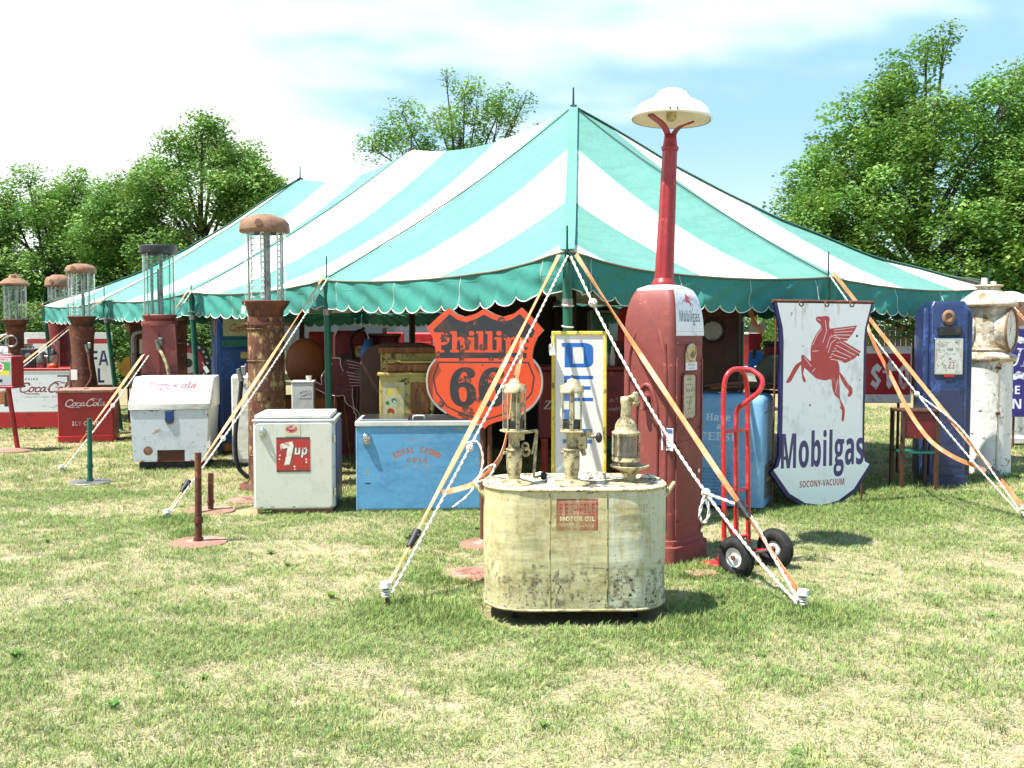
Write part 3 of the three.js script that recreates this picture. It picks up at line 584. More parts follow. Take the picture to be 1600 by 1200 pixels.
// ---------------------------------------------------------------- stakes, straps and ropes
function stake(label, x, z, h, cap, tilt = [0, 0]) {
  const t = thing('tent_stake', label, 'stake', [x, 0, z], 0, 'stakes holding the tent guy lines'), top = V(tilt[0], h, tilt[1]);
  part(t, 'rod', rod(V(-tilt[0] * 0.3, -0.02, -tilt[1] * 0.3), top, 0.013, 0.013, 10), M.steel);
  part(t, 'head', rod(top, top.clone().add(V(tilt[0] * 0.1, 0.03, 0)), 0.034, 0.03, 16), M.card);
  const w = []; for (let k = 0; k < 3; k++) w.push(put(new THREE.TorusGeometry(0.018, 0.007, 6, 16), top.x * 0.95, h - 0.018 - 0.014 * k, top.z * 0.95, Math.PI / 2 + 0.1 * k));
  part(t, 'rope_wrap', w, M.rope);
  return top.add(V(x, 0, z));
}
function along(p, q, t, sag = 0, dx = 0, dy = 0, dz = 0) { return p.clone().lerp(q, t).add(V(dx, dy - sag * 4 * t * (1 - t), dz)); }
function strapLine(label, p, q, { buckle = 0.83, hint = V(0.3, 0.2, 1), twist = 0.5, sag = 0.02 } = {}) {
  const t = thing('ratchet_strap', label, 'strap', [0, 0, 0], 0, 'orange ratchet straps bracing the tent'), pts = [];
  for (let k = 0; k <= 12; k++) pts.push(along(p, q, k / 12, sag));
  part(t, 'webbing', ribbon(pts, 0.034, 0.004, hint, 70, twist), M.orange);
  const c = along(p, q, buckle, sag), d = q.clone().sub(p).normalize();
  part(t, 'buckle', [rod(c.clone().addScaledVector(d, -0.05), c.clone().addScaledVector(d, 0.07), 0.028, 0.02, 8), rod(c.clone().add(V(-0.03, 0.01, 0)), c.clone().add(V(0.03, 0.01, 0)), 0.014, 0.014, 8)], M.black);
  part(t, 'hook', rod(along(p, q, 0.985, sag), q, 0.007, 0.007, 6), M.steel);
  return t;
}
function twisted(pts, r, n) {   // a laid rope of three strands
  const c = new THREE.CatmullRomCurve3(pts), out = [];
  for (let s = 0; s < 2; s++) {
    const w = []; let m = 0; const L = c.getLength(), N = Math.round(L / 0.012);
    for (let k = 0; k <= N; k++) { const t = c.getTangent(k / N), a = V(0, 0, 1).cross(t).normalize(), b = t.clone().cross(a), f = k * 0.75 + s * Math.PI; w.push(c.getPoint(k / N).addScaledVector(a, Math.cos(f) * r * 0.5).addScaledVector(b, Math.sin(f) * r * 0.5)); }
    out.push(new THREE.TubeGeometry(new THREE.CatmullRomCurve3(w), N, r * 0.68, 5));
  }
  return out;
}
function knot(p, s) { const k = []; for (let i = 0; i < 4; i++) k.push(put(new THREE.TorusGeometry(s, s * 0.5, 6, 14), p.x, p.y, p.z, i * 0.9, i * 1.3, i)); return k; }
function ropeLine(label, p, q, { sag = 0.02, knotAt = 0, loop = 0, strands = 1, r = 0.008 } = {}) {
  const t = thing('guy_rope', label, 'rope', [0, 0, 0], 0, 'white guy ropes bracing the tent'), pts = [];
  const kp = along(p, q, knotAt || 0.5, sag);
  for (let k = 0; k <= 10; k++) { const f = k / 10; pts.push(along(p, q, f, sag)); }
  part(t, 'line', twisted(pts, r), M.rope);
  if (knotAt) {
    part(t, 'knot', knot(kp, r * 2.1), M.rope);
    if (strands > 1) part(t, 'return_line', twisted([kp, along(p, q, knotAt + (1 - knotAt) * 0.35, sag * 0.4, 0.05, 0.05, 0.02), along(p, q, knotAt + (1 - knotAt) * 0.7, sag * 0.3, 0.03, 0.03, 0.02), q.clone().add(V(0, 0.02, 0.01))], r), M.rope);
    if (loop) part(t, 'loose_end', twisted([kp, kp.clone().add(V(-0.03, -0.06, 0.03)), kp.clone().add(V(-0.045, -0.14, 0.04)), kp.clone().add(V(-0.02, -0.18, 0.04)), kp.clone().add(V(0.012, -0.13, 0.03)), kp.clone().add(V(0, -0.03, 0.02))], r), M.rope);
  }
  return t;
}
{
  const top = (a, b) => tentWorld(a, b, 2.17);
  // front corner
  const c = top(0, 0);
  const s1 = stake('steel stake with white wrapped head left of the beige oil tank', -0.7, -5.38, 0.13, 1, [-0.015, 0]);
  strapLine('orange ratchet strap from the front corner to the stake left of the oil tank', c.clone().add(V(-0.06, -0.02, 0.03)), s1.clone().add(V(0, -0.02, 0)), { buckle: 0.87, hint: V(-0.6, 1, 1) });
  ropeLine('white rope beside the strap running to the stake left of the oil tank', c.clone().add(V(0.0, -0.03, 0.1)), s1.clone().add(V(0.035, -0.03, 0.02)), { sag: 0.03, knotAt: 0.62 });
  const loose = thing('loose_strap', 'loose orange and white strap tail hanging in a bow near the oil tank', 'strap');
  const P = (t, x, y) => along(c, s1, t, 0.03, x, y, 0.02);
  part(loose, 'tail', ribbon([P(0.3, 0, 0), P(0.36, 0.05, 0.0), P(0.46, 0.12, 0.0), P(0.56, 0.2, 0.0), P(0.66, 0.25, -0.02), P(0.72, 0.17, -0.03), P(0.76, 0.02, 0)], 0.034, 0.004, V(1, 0.3, 1), 60, 0.6), M.orange);
  part(loose, 'cord', twisted([P(0.63, 0.01, 0.02), P(0.64, 0.09, 0.05), P(0.66, 0.15, 0), P(0.7, 0.18, -0.02), P(0.74, 0.19, 0.02), P(0.73, 0.27, 0.03), P(0.7, 0.27, 0.04), P(0.7, 0.22, 0.02), P(0.75, 0.17, -0.03), P(0.79, 0.12, -0.02)], 0.0065), M.rope);
  const s2 = stake('short white wrapped stake right of the hand truck wheels', 1.62, -5.33, 0.1, 1, [0.012, 0]);
  strapLine('long orange ratchet strap slanting from the front corner across the red pump', c.clone().add(V(0.06, -0.02, 0.09)), s2.clone().add(V(-0.01, 0, 0)), { buckle: 0.79, hint: V(-1, 0.4, 1), twist: 0.9 });
  ropeLine('long white rope with a knotted loop slanting past the red pump', c.clone().add(V(0.02, -0.04, 0.12)), s2.clone().add(V(-0.03, -0.05, 0)), { sag: 0.2, knotAt: 0.66, loop: 1, strands: 2, r: 0.0095 });
  const knotTop = part(scene.getObjectByName('guy_rope_001'), 'upper_knot', knot(along(c, s2, 0.16, 0.1, -0.03, 0, 0.05), 0.022), M.rope);
  // left side poles
  const d1 = top(BA, 0), s3 = stake('leaning stake in a grass tuft beside the rusty stanchion', -2.86, -8.05, 0.06, 1, [-0.05, 0]);
  strapLine('orange ratchet strap passing before the rusty glass topped pump', d1.clone().add(V(-0.03, 0, 0)), s3, { buckle: 0.9, hint: V(-0.6, 1, 1) });
  ropeLine('white knotted rope passing before the rusty glass topped pump', d1.clone().add(V(0.02, -0.02, 0.02)), s3.clone().add(V(0.03, 0.01, 0)), { sag: 0.05, knotAt: 0.71 });
  const d2 = top(2 * BA, 0), s4 = stake('stake at the foot of the line left of the white cooler', -5.06, -10.85, 0.06, 1, [-0.05, 0]);
  strapLine('orange ratchet strap left of the white cooler with red script', d2.clone().add(V(-0.03, 0, 0)), s4, { buckle: 0.8, hint: V(-0.6, 1, 1) });
  ropeLine('white rope left of the white cooler with red script', d2.clone().add(V(0.02, -0.02, 0.02)), s4.clone().add(V(0.04, 0, 0)), { sag: 0.06, knotAt: 0.66, r: 0.009 });
  const d3 = top(3 * BA, 0), s5 = V(-8.3, 0.05, -13.4);
  strapLine('orange ratchet strap crossing the long white and red cooler', d3.clone(), s5, { buckle: 0.9, hint: V(-0.6, 1, 1) });
  ropeLine('white rope crossing the long white and red cooler', d3.clone().add(V(0.02, -0.02, 0.02)), s5.clone().add(V(0.05, 0, 0)), { sag: 0.05 });
  const d4 = top(4 * BA, 0);
  strapLine('short orange strap at the far left corner of the tent', d4, V(-11.0, 0.3, -17.6), { buckle: 0.93, hint: V(-0.6, 1, 1) });
  ropeLine('thin white rope at the far left corner of the tent', d4.clone().add(V(0.05, -0.05, 0)), V(-10.9, 0.3, -17.5), {});
  // right side
  const e1 = top(0, BB), s6 = stake('stake with the right guy lines at the right edge', 4.27, -8.0, 0.1, 1, [0.03, 0]);
  strapLine('orange ratchet strap running from above the winged horse sign to the right edge', e1.clone().add(V(0.04, 0, 0.02)), s6, { buckle: 0.86, hint: V(-1, 0.4, 1), twist: 0.3 });
  ropeLine('white double rope running from above the winged horse sign to the right edge', e1.clone().add(V(0, -0.03, 0.04)), s6.clone().add(V(-0.05, -0.03, 0)), { sag: 0.08, knotAt: 0.5, strands: 2 });
  const tail = thing('loose_strap', 'loose orange strap tail sagging between the horse sign and the blue pump', 'strap');
  const Q = (t, x, y) => along(e1, s6, t, 0.03, x, y, 0.02);
  part(tail, 'tail', ribbon([Q(0.2, 0, 0), Q(0.28, -0.04, -0.08), Q(0.38, -0.06, -0.16), Q(0.5, -0.08, -0.26), Q(0.6, -0.06, -0.3), Q(0.68, 0.0, -0.26), Q(0.76, 0.03, -0.16), Q(0.8, 0.04, -0.11)], 0.036, 0.004, V(-1, 0.3, 1), 60, 0.5), M.orange);
  const f1 = top(0, LB);
  strapLine('orange strap at the far right corner behind the clock faced pump', f1, V(7.1, 0.2, -10.2), { buckle: 0.9, hint: V(-1, 0.4, 1) });
  ropeLine('white rope bundle at the far right corner of the tent', f1.clone().add(V(0.03, 0.02, 0)), V(7.0, 0.2, -10.3), { r: 0.011 });
}

// ---------------------------------------------------------------- lettering
function lettered(x, text, px, py, size, color, { font = 'sans-serif', weight = 'bold', sx = 1, slant = 0, align = 'center', stroke, lw = 2, spacing = 0 } = {}) {
  x.save(); x.translate(px, py); x.transform(sx, 0, -slant, 1, 0, 0);
  x.font = `${weight} ${size}px ${font}`; x.textAlign = align; x.textBaseline = 'alphabetic'; x.fillStyle = color;
  if (stroke) { x.strokeStyle = stroke; x.lineWidth = lw; x.lineJoin = 'round'; x.strokeText(text, 0, 0); }
  x.fillText(text, 0, 0);
  x.restore();
}
function faint(x, px, py, w, h, color, seed) {   // a line of worn lettering that can no longer be read
  const r = random(seed); x.strokeStyle = color; x.lineWidth = h * 0.16;
  for (let a = 0; a < w; a += h * 0.62) { if (r() < 0.14) continue; x.beginPath(); x.moveTo(px + a, py - h * r()); x.lineTo(px + a + h * 0.2 * r(), py - h * r()); x.lineTo(px + a + h * 0.36, py - h * r() * 0.8); x.lineTo(px + a + h * 0.4, py - h * 0.1 * r()); x.stroke(); }
}
function flowing(x, px, py, s, color, tail = true) {   // a flowing soft-drink script, drawn stroke by stroke; s = height of a capital
  x.save(); x.translate(px, py); x.scale(s, s); x.transform(1, 0, -0.28, 1, 0, 0);
  x.strokeStyle = x.fillStyle = color; x.lineCap = 'round'; x.lineJoin = 'round';
  const path = (w, d) => { x.lineWidth = w; x.stroke(new Path2D(d)); };
  const cap = (o) => path(0.15, `M${o + 0.78} -0.72 C${o + 0.72} -1.08 ${o + 0.08} -0.98 ${o + 0.05} -0.42 C${o + 0.03} 0.1 ${o + 0.5} 0.08 ${o + 0.84} -0.16`);
  cap(0); cap(2.62);
  path(0.13, 'M1.12 -0.5 C0.86 -0.55 0.8 -0.02 1.06 -0.03 C1.34 -0.04 1.34 -0.5 1.12 -0.5 C1.2 -0.5 1.3 -0.46 1.42 -0.42');
  path(0.13, 'M1.82 -0.42 C1.7 -0.58 1.42 -0.44 1.44 -0.2 C1.46 0.04 1.76 0.0 1.9 -0.16');
  path(0.13, 'M2.3 -0.46 C2.1 -0.58 1.9 -0.4 1.92 -0.18 C1.95 0.04 2.2 0 2.28 -0.3 L2.32 -0.48 C2.26 -0.2 2.26 -0.02 2.5 -0.06');
  path(0.09, 'M2.52 -0.3 L2.66 -0.3');
  path(0.13, 'M3.76 -0.5 C3.5 -0.55 3.44 -0.02 3.7 -0.03 C3.98 -0.04 3.98 -0.5 3.76 -0.5');
  path(0.13, 'M4.0 -0.3 C4.3 -0.55 4.36 -1.02 4.24 -1.02 C4.08 -1.0 4.06 -0.1 4.16 -0.04 C4.24 0 4.34 -0.06 4.4 -0.12');
  path(0.13, 'M4.84 -0.46 C4.64 -0.58 4.42 -0.4 4.44 -0.18 C4.47 0.04 4.72 0 4.8 -0.3 L4.84 -0.48 C4.78 -0.2 4.78 0.0 5.06 -0.08');
  path(0.08, 'M2.95 -0.98 C3.4 -1.25 3.7 -0.85 4.1 -0.95');
  if (tail) path(0.1, 'M0.45 0.02 C0.7 0.3 1.3 0.12 1.9 0.2');
  x.restore();
}
const HORSE = [[0.395, 0.035], [0.41, 0.008], [0.47, 0.004], [0.555, 0.0], [0.59, 0.02], [0.585, 0.075], [0.6, 0.14], [0.64, 0.25], [0.69, 0.38], [0.735, 0.46], [0.745, 0.52], [0.74, 0.62], [0.75, 0.67], [0.76, 0.78], [0.81, 0.85], [0.83, 0.9], [0.815, 0.995], [0.785, 0.985], [0.79, 0.9], [0.76, 0.87], [0.765, 0.83], [0.73, 0.78], [0.68, 0.745], [0.645, 0.68], [0.625, 0.6], [0.545, 0.605], [0.42, 0.585], [0.35, 0.545], [0.23, 0.47], [0.2, 0.455], [0.12, 0.54], [0.06, 0.61], [0.0, 0.615], [0.05, 0.55], [0.12, 0.46], [0.2, 0.42], [0.2, 0.38], [0.225, 0.36], [0.28, 0.39], [0.335, 0.42], [0.33, 0.33], [0.35, 0.25], [0.41, 0.165], [0.47, 0.105], [0.455, 0.075], [0.43, 0.065]];
function wingedHorse(x, W, H, small) {   // red horse with raised wings, leaping to the left; drawn on a W x H field
  const red = '#b5262b', P = (list) => { x.beginPath(); list.forEach(([a, b], i) => (i ? x.lineTo(a * W, b * H) : x.moveTo(a * W, b * H))); x.closePath(); };
  const curve = (list) => { const c = new THREE.SplineCurve(list.map(([a, b]) => new THREE.Vector2(a, b))); P(c.getPoints(list.length * 5).map((p) => [p.x, p.y])); };
  x.fillStyle = red;
  const wingB = [[0.575, 0.12], [0.99, 0.085], [0.93, 0.16], [0.84, 0.235], [0.72, 0.23], [0.62, 0.18]];
  P(wingB); x.fill();
  curve(HORSE);
  x.fill();
  curve([[0.2, 0.44], [0.25, 0.46], [0.235, 0.54], [0.27, 0.6], [0.255, 0.62], [0.225, 0.59], [0.205, 0.5]]); x.fill();
  curve([[0.735, 0.52], [0.8, 0.57], [0.87, 0.64], [0.925, 0.68], [0.935, 0.73], [0.9, 0.765], [0.865, 0.755], [0.88, 0.71], [0.82, 0.66], [0.76, 0.59]]); x.fill();
  const wingF = [[0.54, 0.42], [0.55, 0.3], [0.6, 0.19], [0.68, 0.17], [0.75, 0.22], [1.05, 0.335], [0.96, 0.4], [0.83, 0.445], [0.72, 0.42], [0.6, 0.425]];
  P(wingF); x.fill();
  x.strokeStyle = '#f0e6e2'; x.lineWidth = (small ? 0.012 : 0.008) * W; x.lineCap = 'round';
  const line = (...l) => { x.beginPath(); l.forEach(([a, b], i) => (i ? x.lineTo(a * W, b * H) : x.moveTo(a * W, b * H))); x.stroke(); };
  for (let k = 0; k < 5; k++) { const f = k / 4; line([0.74 - 0.12 * f, 0.24 + 0.165 * f], [1.02 - 0.24 * f, 0.35 + 0.075 * f]); }
  for (let k = 0; k < 4; k++) { const f = k / 3; line([0.66, 0.13 + 0.07 * f], [0.95 - 0.09 * f, 0.105 + 0.11 * f]); }
  if (!small) {
    line([0.555, 0.3], [0.6, 0.2], [0.67, 0.178], [0.74, 0.22]); line([0.58, 0.34], [0.62, 0.25], [0.68, 0.22]);
    for (let k = 0; k < 6; k++) line([0.6 + 0.02 * k, 0.39 - 0.028 * k], [0.63 + 0.02 * k, 0.38 - 0.026 * k]);
    line([0.36, 0.27], [0.42, 0.175], [0.48, 0.12]); line([0.53, 0.04], [0.55, 0.14], [0.5, 0.25]); line([0.36, 0.33], [0.44, 0.325]); line([0.25, 0.39], [0.3, 0.43], [0.34, 0.47]); line([0.36, 0.52], [0.4, 0.49]); line([0.42, 0.03], [0.46, 0.04]);
    line([0.69, 0.72], [0.72, 0.6]); line([0.74, 0.78], [0.77, 0.86]);
    x.fillStyle = '#4a1a18'; x.beginPath(); x.arc(0.475 * W, 0.028 * H, 0.008 * W, 0, 7); x.fill();
  }
}

// ---------------------------------------------------------------- oil tank with three hand pumps, in front
{
  const t = thing('oil_dispensing_tank', 'weathered beige oval oil tank with three hand pumps on its top, in the middle foreground', 'oil tank', [0.345, 0, -5.34], 0.02);
  const hw = 0.5, hd = 0.29, r = 0.235, y0 = 0.092, y1 = 0.735;
  const ring = rrect(hw, hd, r, 8).reverse(), seg = ring.map((p, i) => Math.hypot(ring[(i + 1) % ring.length][0] - p[0], ring[(i + 1) % ring.length][1] - p[1])), total = seg.reduce((a, b) => a + b);
  const walk = (s) => { s = ((s % total) + total) % total; let i = 0; while (s > seg[i]) s -= seg[i++]; const p = ring[i], q = ring[(i + 1) % ring.length], f = s / seg[i]; return [p[0] + (q[0] - p[0]) * f, p[1] + (q[1] - p[1]) * f]; };
  let front = 0, best = 9; for (let k = 0; k < 2000; k++) { const [x, z] = walk(total * k / 2000); if (z > 0 && Math.abs(x) < best) { best = Math.abs(x); front = total * k / 2000; } }
  const ringAt = (u) => walk(front + (u - 0.5) * total);
  const wallTex = canvasTex(2048, 512, (x, w, h) => {
    x.fillStyle = '#bdb386'; x.fillRect(0, 0, w, h);
    x.fillStyle = '#b9b9a0'; x.fillRect(1145, 0, 340, h);
    x.globalAlpha = 0.25; faint(x, 720, 100, 160, 34, '#8f7f50', 4); faint(x, 735, 150, 130, 16, '#8f7f50', 6);
    x.globalAlpha = 1;
    x.fillStyle = '#8d4a3a'; x.fillRect(938, 36, 164, 136);
    x.fillStyle = '#a2735c'; x.fillRect(946, 44, 148, 118);
    lettered(x, 'BEE-MILE', 1020, 98, 58, '#a53a34', { sx: 0.56 });
    x.fillStyle = '#93573f'; x.fillRect(944, 102, 152, 62);
    lettered(x, 'MOTOR OIL', 1020, 130, 27, '#e9e2bd', { sx: 0.94 });
    faint(x, 952, 158, 136, 20, '#cabd90', 9);
    x.globalAlpha = 0.75; lettered(x, 'VAL-U-LUBE', 1240, 98, 52, '#99854f', { sx: 0.48 });
    x.globalAlpha = 0.22; x.fillStyle = '#8b8b70'; x.fillRect(1165, 110, 150, 60);
    x.globalAlpha = 0.5; x.strokeStyle = '#a0935f'; x.strokeRect(1165, 40, 150, 132);
    x.globalAlpha = 1;
    x.strokeStyle = '#3a352c'; x.lineWidth = 3; x.beginPath(); x.moveTo(1040, 330); x.lineTo(1130, 332); x.stroke();
  }, [
    { c: '#a1966a', f: 10, sx: 12, sy: 0.6, at: 0.48, soft: 0.25, k: 0.6 },
    { c: '#cdc7a8', f: 10, sx: 14, sy: 0.5, at: 0.54, soft: 0.2, k: 0.5 },
    { c: '#8f8250', f: 6, sx: 3, sy: 1, at: 0.56, soft: 0.2, k: 0.5 },
    { c: '#6e664f', f: 16, sx: 6, sy: 1, at: 0.5, soft: 0.15, k: 0.75, where: (u, v) => 0.4 + 0.62 * smooth(0.5, 0.7, v) * (0.68 + 0.45 * vnoise(u * 26, 3, 99, 5)) },
    { c: '#423d33', f: 40, sx: 6, sy: 1, at: 0.59, soft: 0.05, k: 0.85, where: (u, v) => 0.45 + 0.57 * smooth(0.55, 0.75, v) * (0.6 + 0.5 * vnoise(u * 26, 3, 99, 5)) },
    { c: '#23262c', f: 24, sx: 5, sy: 1, at: 0.6, soft: 0.03, where: (u, v) => 0.35 + 0.56 * Math.max(smooth(0.62, 0.76, v) * smooth(0.575, 0.6, u) * 0.97, smooth(0.05, 0.02, v) * smooth(0.49, 0.52, u), smooth(0.955, 0.985, v) * smooth(0.46, 0.44, u)) },
    { c: '#3a352c', f: 50, sx: 5, sy: 1, at: 0.76, soft: 0.02 },
  ], 7, 3);
  part(t, 'tank_wall', sheet(140, 14, (u, v) => { const [x, z] = ringAt(u), b = 1 + 0.006 * Math.sin(v * Math.PI) + 0.004 * Math.sin(u * 40 + v * 5); return V(x * b, y0 + (y1 - y0) * v, z * b); }), mat(wallTex, 0.5, 0, { bumpMap: bumpTex(10, 4, 71), bumpScale: 0.006 }), { uv: true });
  const topTex = plain('#d9d2b4', [{ c: '#8f8466', f: 6, at: 0.5, soft: 0.12 }, { c: '#5e5646', f: 5, at: 0.56, soft: 0.06 }, { c: '#efe9d2', f: 9, at: 0.56, soft: 0.1 }, { c: '#22252c', f: 14, at: 0.68, soft: 0.03 }], { seed: 61, size: 512, metres: 0.7 }), topMat = mat(topTex, 0.6);
  const rim = (y, rr, k = 1) => { const p = []; for (let i = 0; i < 80; i++) { const [x, z] = ringAt(i / 80); p.push(V(x * k, y, z * k)); } return tube(p, rr, 160, 6, true); };
  part(t, 'top_plate', loft([[y1 - 0.004, rrect(hw, hd, r, 8)], [y1 + 0.004, rrect(hw - 0.01, hd - 0.01, r, 8)]]), topMat);
  part(t, 'rim', [rim(y1, 0.009), rim(y0, 0.008, 0.995)], M.cream);
  part(t, 'bottom', loft([[y0 - 0.012, rrect(hw - 0.03, hd - 0.03, r, 6)], [y0 + 0.01, rrect(hw - 0.01, hd - 0.01, r, 6)]]), M.black);
  for (const x of [-0.15, 0.155]) part(t, 'seam', B(0.007, y1 - y0 - 0.03, 0.004, x, (y0 + y1) / 2, hd + 0.002, 0.002), M.seamcream);
  for (const s of [-1, 1]) part(t, 'handle', [tube([[s * 0.5, 0.67, 0], [s * 0.535, 0.7, 0.0], [s * 0.552, 0.73, 0.03], [s * 0.545, 0.735, 0.07], [s * 0.52, 0.7, 0.09], [s * 0.495, 0.67, 0.09]], 0.011, 30, 8)], M.cream);
  for (const [x, z] of [[-0.33, 0.1], [0.33, 0.1], [-0.33, -0.16], [0.33, -0.16]]) { const c = part(t, 'caster', [B(0.05, 0.04, 0.05, x, 0.065, z, 0.008)], M.black); part(c, 'wheel', put(new THREE.CylinderGeometry(0.035, 0.035, 0.03, 18), x, 0.035, z, 0, 0, Math.PI / 2), M.rubber); }
  for (const [x, z, rr] of [[-0.18, -0.12, 0.06], [0.14, -0.13, 0.07], [-0.13, 0.06, 0.035], [0.42, -0.03, 0.05]]) part(t, 'filler_cap', [lathe([[rr, 0], [rr, 0.012], [rr * 0.8, 0.02], [rr * 0.78, 0.028], [0, 0.03]], 24, x, y1 + 0.004, z), B(0.02, 0.012, 0.012, x, y1 + 0.036, z, 0.004)], topMat);
  const dispenser = (x, z, s) => {
    const g = group(t, 'hand_pump', x, y1 + 0.004, z, s < 0 ? 0.35 : -0.1);
    part(g, 'flange', lathe([[0.1, 0], [0.1, 0.012], [0.06, 0.02], [0.045, 0.03], [0, 0.03]], 28), M.agedcream);
    part(g, 'barrel', [lathe([[0.034, 0.02], [0.036, 0.06], [0.042, 0.085], [0.044, 0.15], [0.041, 0.19], [0.034, 0.2], [0.031, 0.215], [0.031, 0.285], [0.04, 0.29]], 24), put(new THREE.TorusGeometry(0.042, 0.006, 8, 24), 0, 0.19, 0, Math.PI / 2), rod(V(-0.04, 0.175, 0), V(-0.062, 0.175, 0), 0.009), B(0.05, 0.05, 0.05, 0.03, 0.265, 0, 0.012)], M.agedcream);
    part(g, 'glass_seat', [B(0.125, 0.012, 0.125, 0, 0.292, 0, 0.004), lathe([[0.056, 0.296], [0.058, 0.306], [0.05, 0.308]], 24)], M.agedcream);
    part(g, 'glass_cylinder', new THREE.CylinderGeometry(0.054, 0.054, 0.2, 28, 1, true).translate(0, 0.405, 0), M.glass);
    part(g, 'dark_band', new THREE.CylinderGeometry(0.0548, 0.0548, 0.046, 28, 1, true).translate(0, 0.33, 0), M.black);
    part(g, 'centre_tube', [rod(V(0, 0.3, 0.0), V(0, 0.5, 0.0), 0.017, 0.015), B(0.02, 0.22, 0.006, 0, 0.4, 0.056, 0.002)], M.agedcream);
    for (const [a, b] of [[-0.05, 0.035], [0.05, 0.035], [-0.05, -0.035], [0.05, -0.035]]) part(g, 'tie_rod', rod(V(a, 0.295, b), V(a, 0.515, b), 0.0045), M.agedcream);
    part(g, 'cap', [lathe([[0.064, 0.502], [0.066, 0.515], [0.058, 0.53], [0.05, 0.548], [0.03, 0.556], [0.024, 0.575], [0, 0.58]], 24), rod(V(0, 0.57, 0), V(0, 0.6, 0), 0.005), B(0.03, 0.03, 0.03, -0.052, 0.53, 0, 0.01), B(0.03, 0.03, 0.03, 0.052, 0.53, 0, 0.01)], M.agedcream);
    if (s < 0) {
      part(g, 'lever', [rod(V(0.04, 0.28, 0), V(0.135, 0.29, 0), 0.009), rod(V(0.135, 0.29, 0), V(0.12, 0.03, -0.01), 0.008), rod(V(0.135, 0.29, 0), V(0.105, 0.16, 0), 0.006), put(new THREE.TorusGeometry(0.02, 0.008, 8, 20), 0.07, 0.175, 0), put(new THREE.TorusGeometry(0.018, 0.007, 8, 20), 0.065, 0.205, 0), rod(V(0.12, 0.03, -0.01), V(0.165, 0.035, -0.01), 0.007)], M.agedcream);
      part(g, 'knob', put(new THREE.SphereGeometry(0.024, 18, 12).scale(0.8, 1, 1), 0.18, 0.035, -0.01), M.black);
    } else {
      part(g, 'spout', [B(0.06, 0.09, 0.05, 0.055, 0.235, 0, 0.02), rod(V(0.055, 0.2, 0), V(0.07, 0.16, 0.01), 0.016, 0.012), rod(V(0.05, 0.27, 0), V(0.13, 0.262, 0.01), 0.014, 0.01), put(new THREE.TorusGeometry(0.016, 0.006, 8, 18), 0.085, 0.275, 0.012), rod(V(0.085, 0.262, 0.01), V(0.085, 0.3, 0.01), 0.008)], M.agedcream);
      part(g, 'knob', put(new THREE.SphereGeometry(0.024, 18, 12).scale(0.75, 1.2, 1), 0.148, 0.258, 0.01), M.black);
    }
  };
  dispenser(-0.335, 0.09, -1);
  dispenser(-0.02, 0.1, 1);
  const g = group(t, 'hand_pump', 0.305, y1 + 0.004, 0.06, 0.2);
  part(g, 'flange', lathe([[0.12, 0], [0.12, 0.008], [0.05, 0.014], [0, 0.014]], 24), M.agedcream);
  part(g, 'drip_pan', [lathe([[0.03, 0.01], [0.035, 0.04], [0.06, 0.07], [0.105, 0.09], [0.108, 0.1], [0.1, 0.1], [0.05, 0.085], [0, 0.083]], 30), rod(V(-0.03, 0.05, 0.03), V(-0.045, 0.05, 0.05), 0.014)], M.agedcream);
  part(g, 'chamber', [lathe([[0.074, 0.115], [0.078, 0.122], [0.07, 0.132], [0.07, 0.14]], 8, -0.01, 0, -0.04), lathe([[0.07, 0.26], [0.078, 0.27], [0.078, 0.28], [0.062, 0.29], [0.06, 0.32], [0.045, 0.345], [0.03, 0.36], [0.027, 0.42], [0.032, 0.45], [0.03, 0.475], [0, 0.48]], 24, -0.01, 0, -0.04)], M.agedcream);
  part(g, 'chamber_glass', lathe([[0.062, 0.13], [0.062, 0.27]], 20, -0.01, 0, -0.04), M.dirtyglass);
  part(g, 'chamber_core', [C(0.05, 0.05, 0.13, 0.27, -0.01, -0.04, 12), rod(V(-0.01, 0.13, 0.02), V(-0.01, 0.27, 0.02), 0.005)], M.steel);
  for (const [a, b] of [[-0.07, -0.08], [0.05, -0.08], [-0.07, 0.01], [0.05, 0.01]]) part(g, 'tie_rod', rod(V(a, 0.12, b), V(a, 0.275, b), 0.007), M.agedcream);
  part(g, 'nozzle', [rod(V(-0.01, 0.46, -0.04), V(0.035, 0.475, -0.03), 0.016), B(0.03, 0.055, 0.03, 0.042, 0.475, -0.03, 0.01), rod(V(0.02, 0.435, -0.02), V(0.055, 0.435, -0.02), 0.012), C(0.02, 0.024, 0.44, 0.45, 0.045, -0.03)], M.agedcream);
  part(g, 'standpipe', rod(V(-0.01, 0.08, -0.04), V(-0.01, 0.13, -0.04), 0.022), M.agedcream);
}

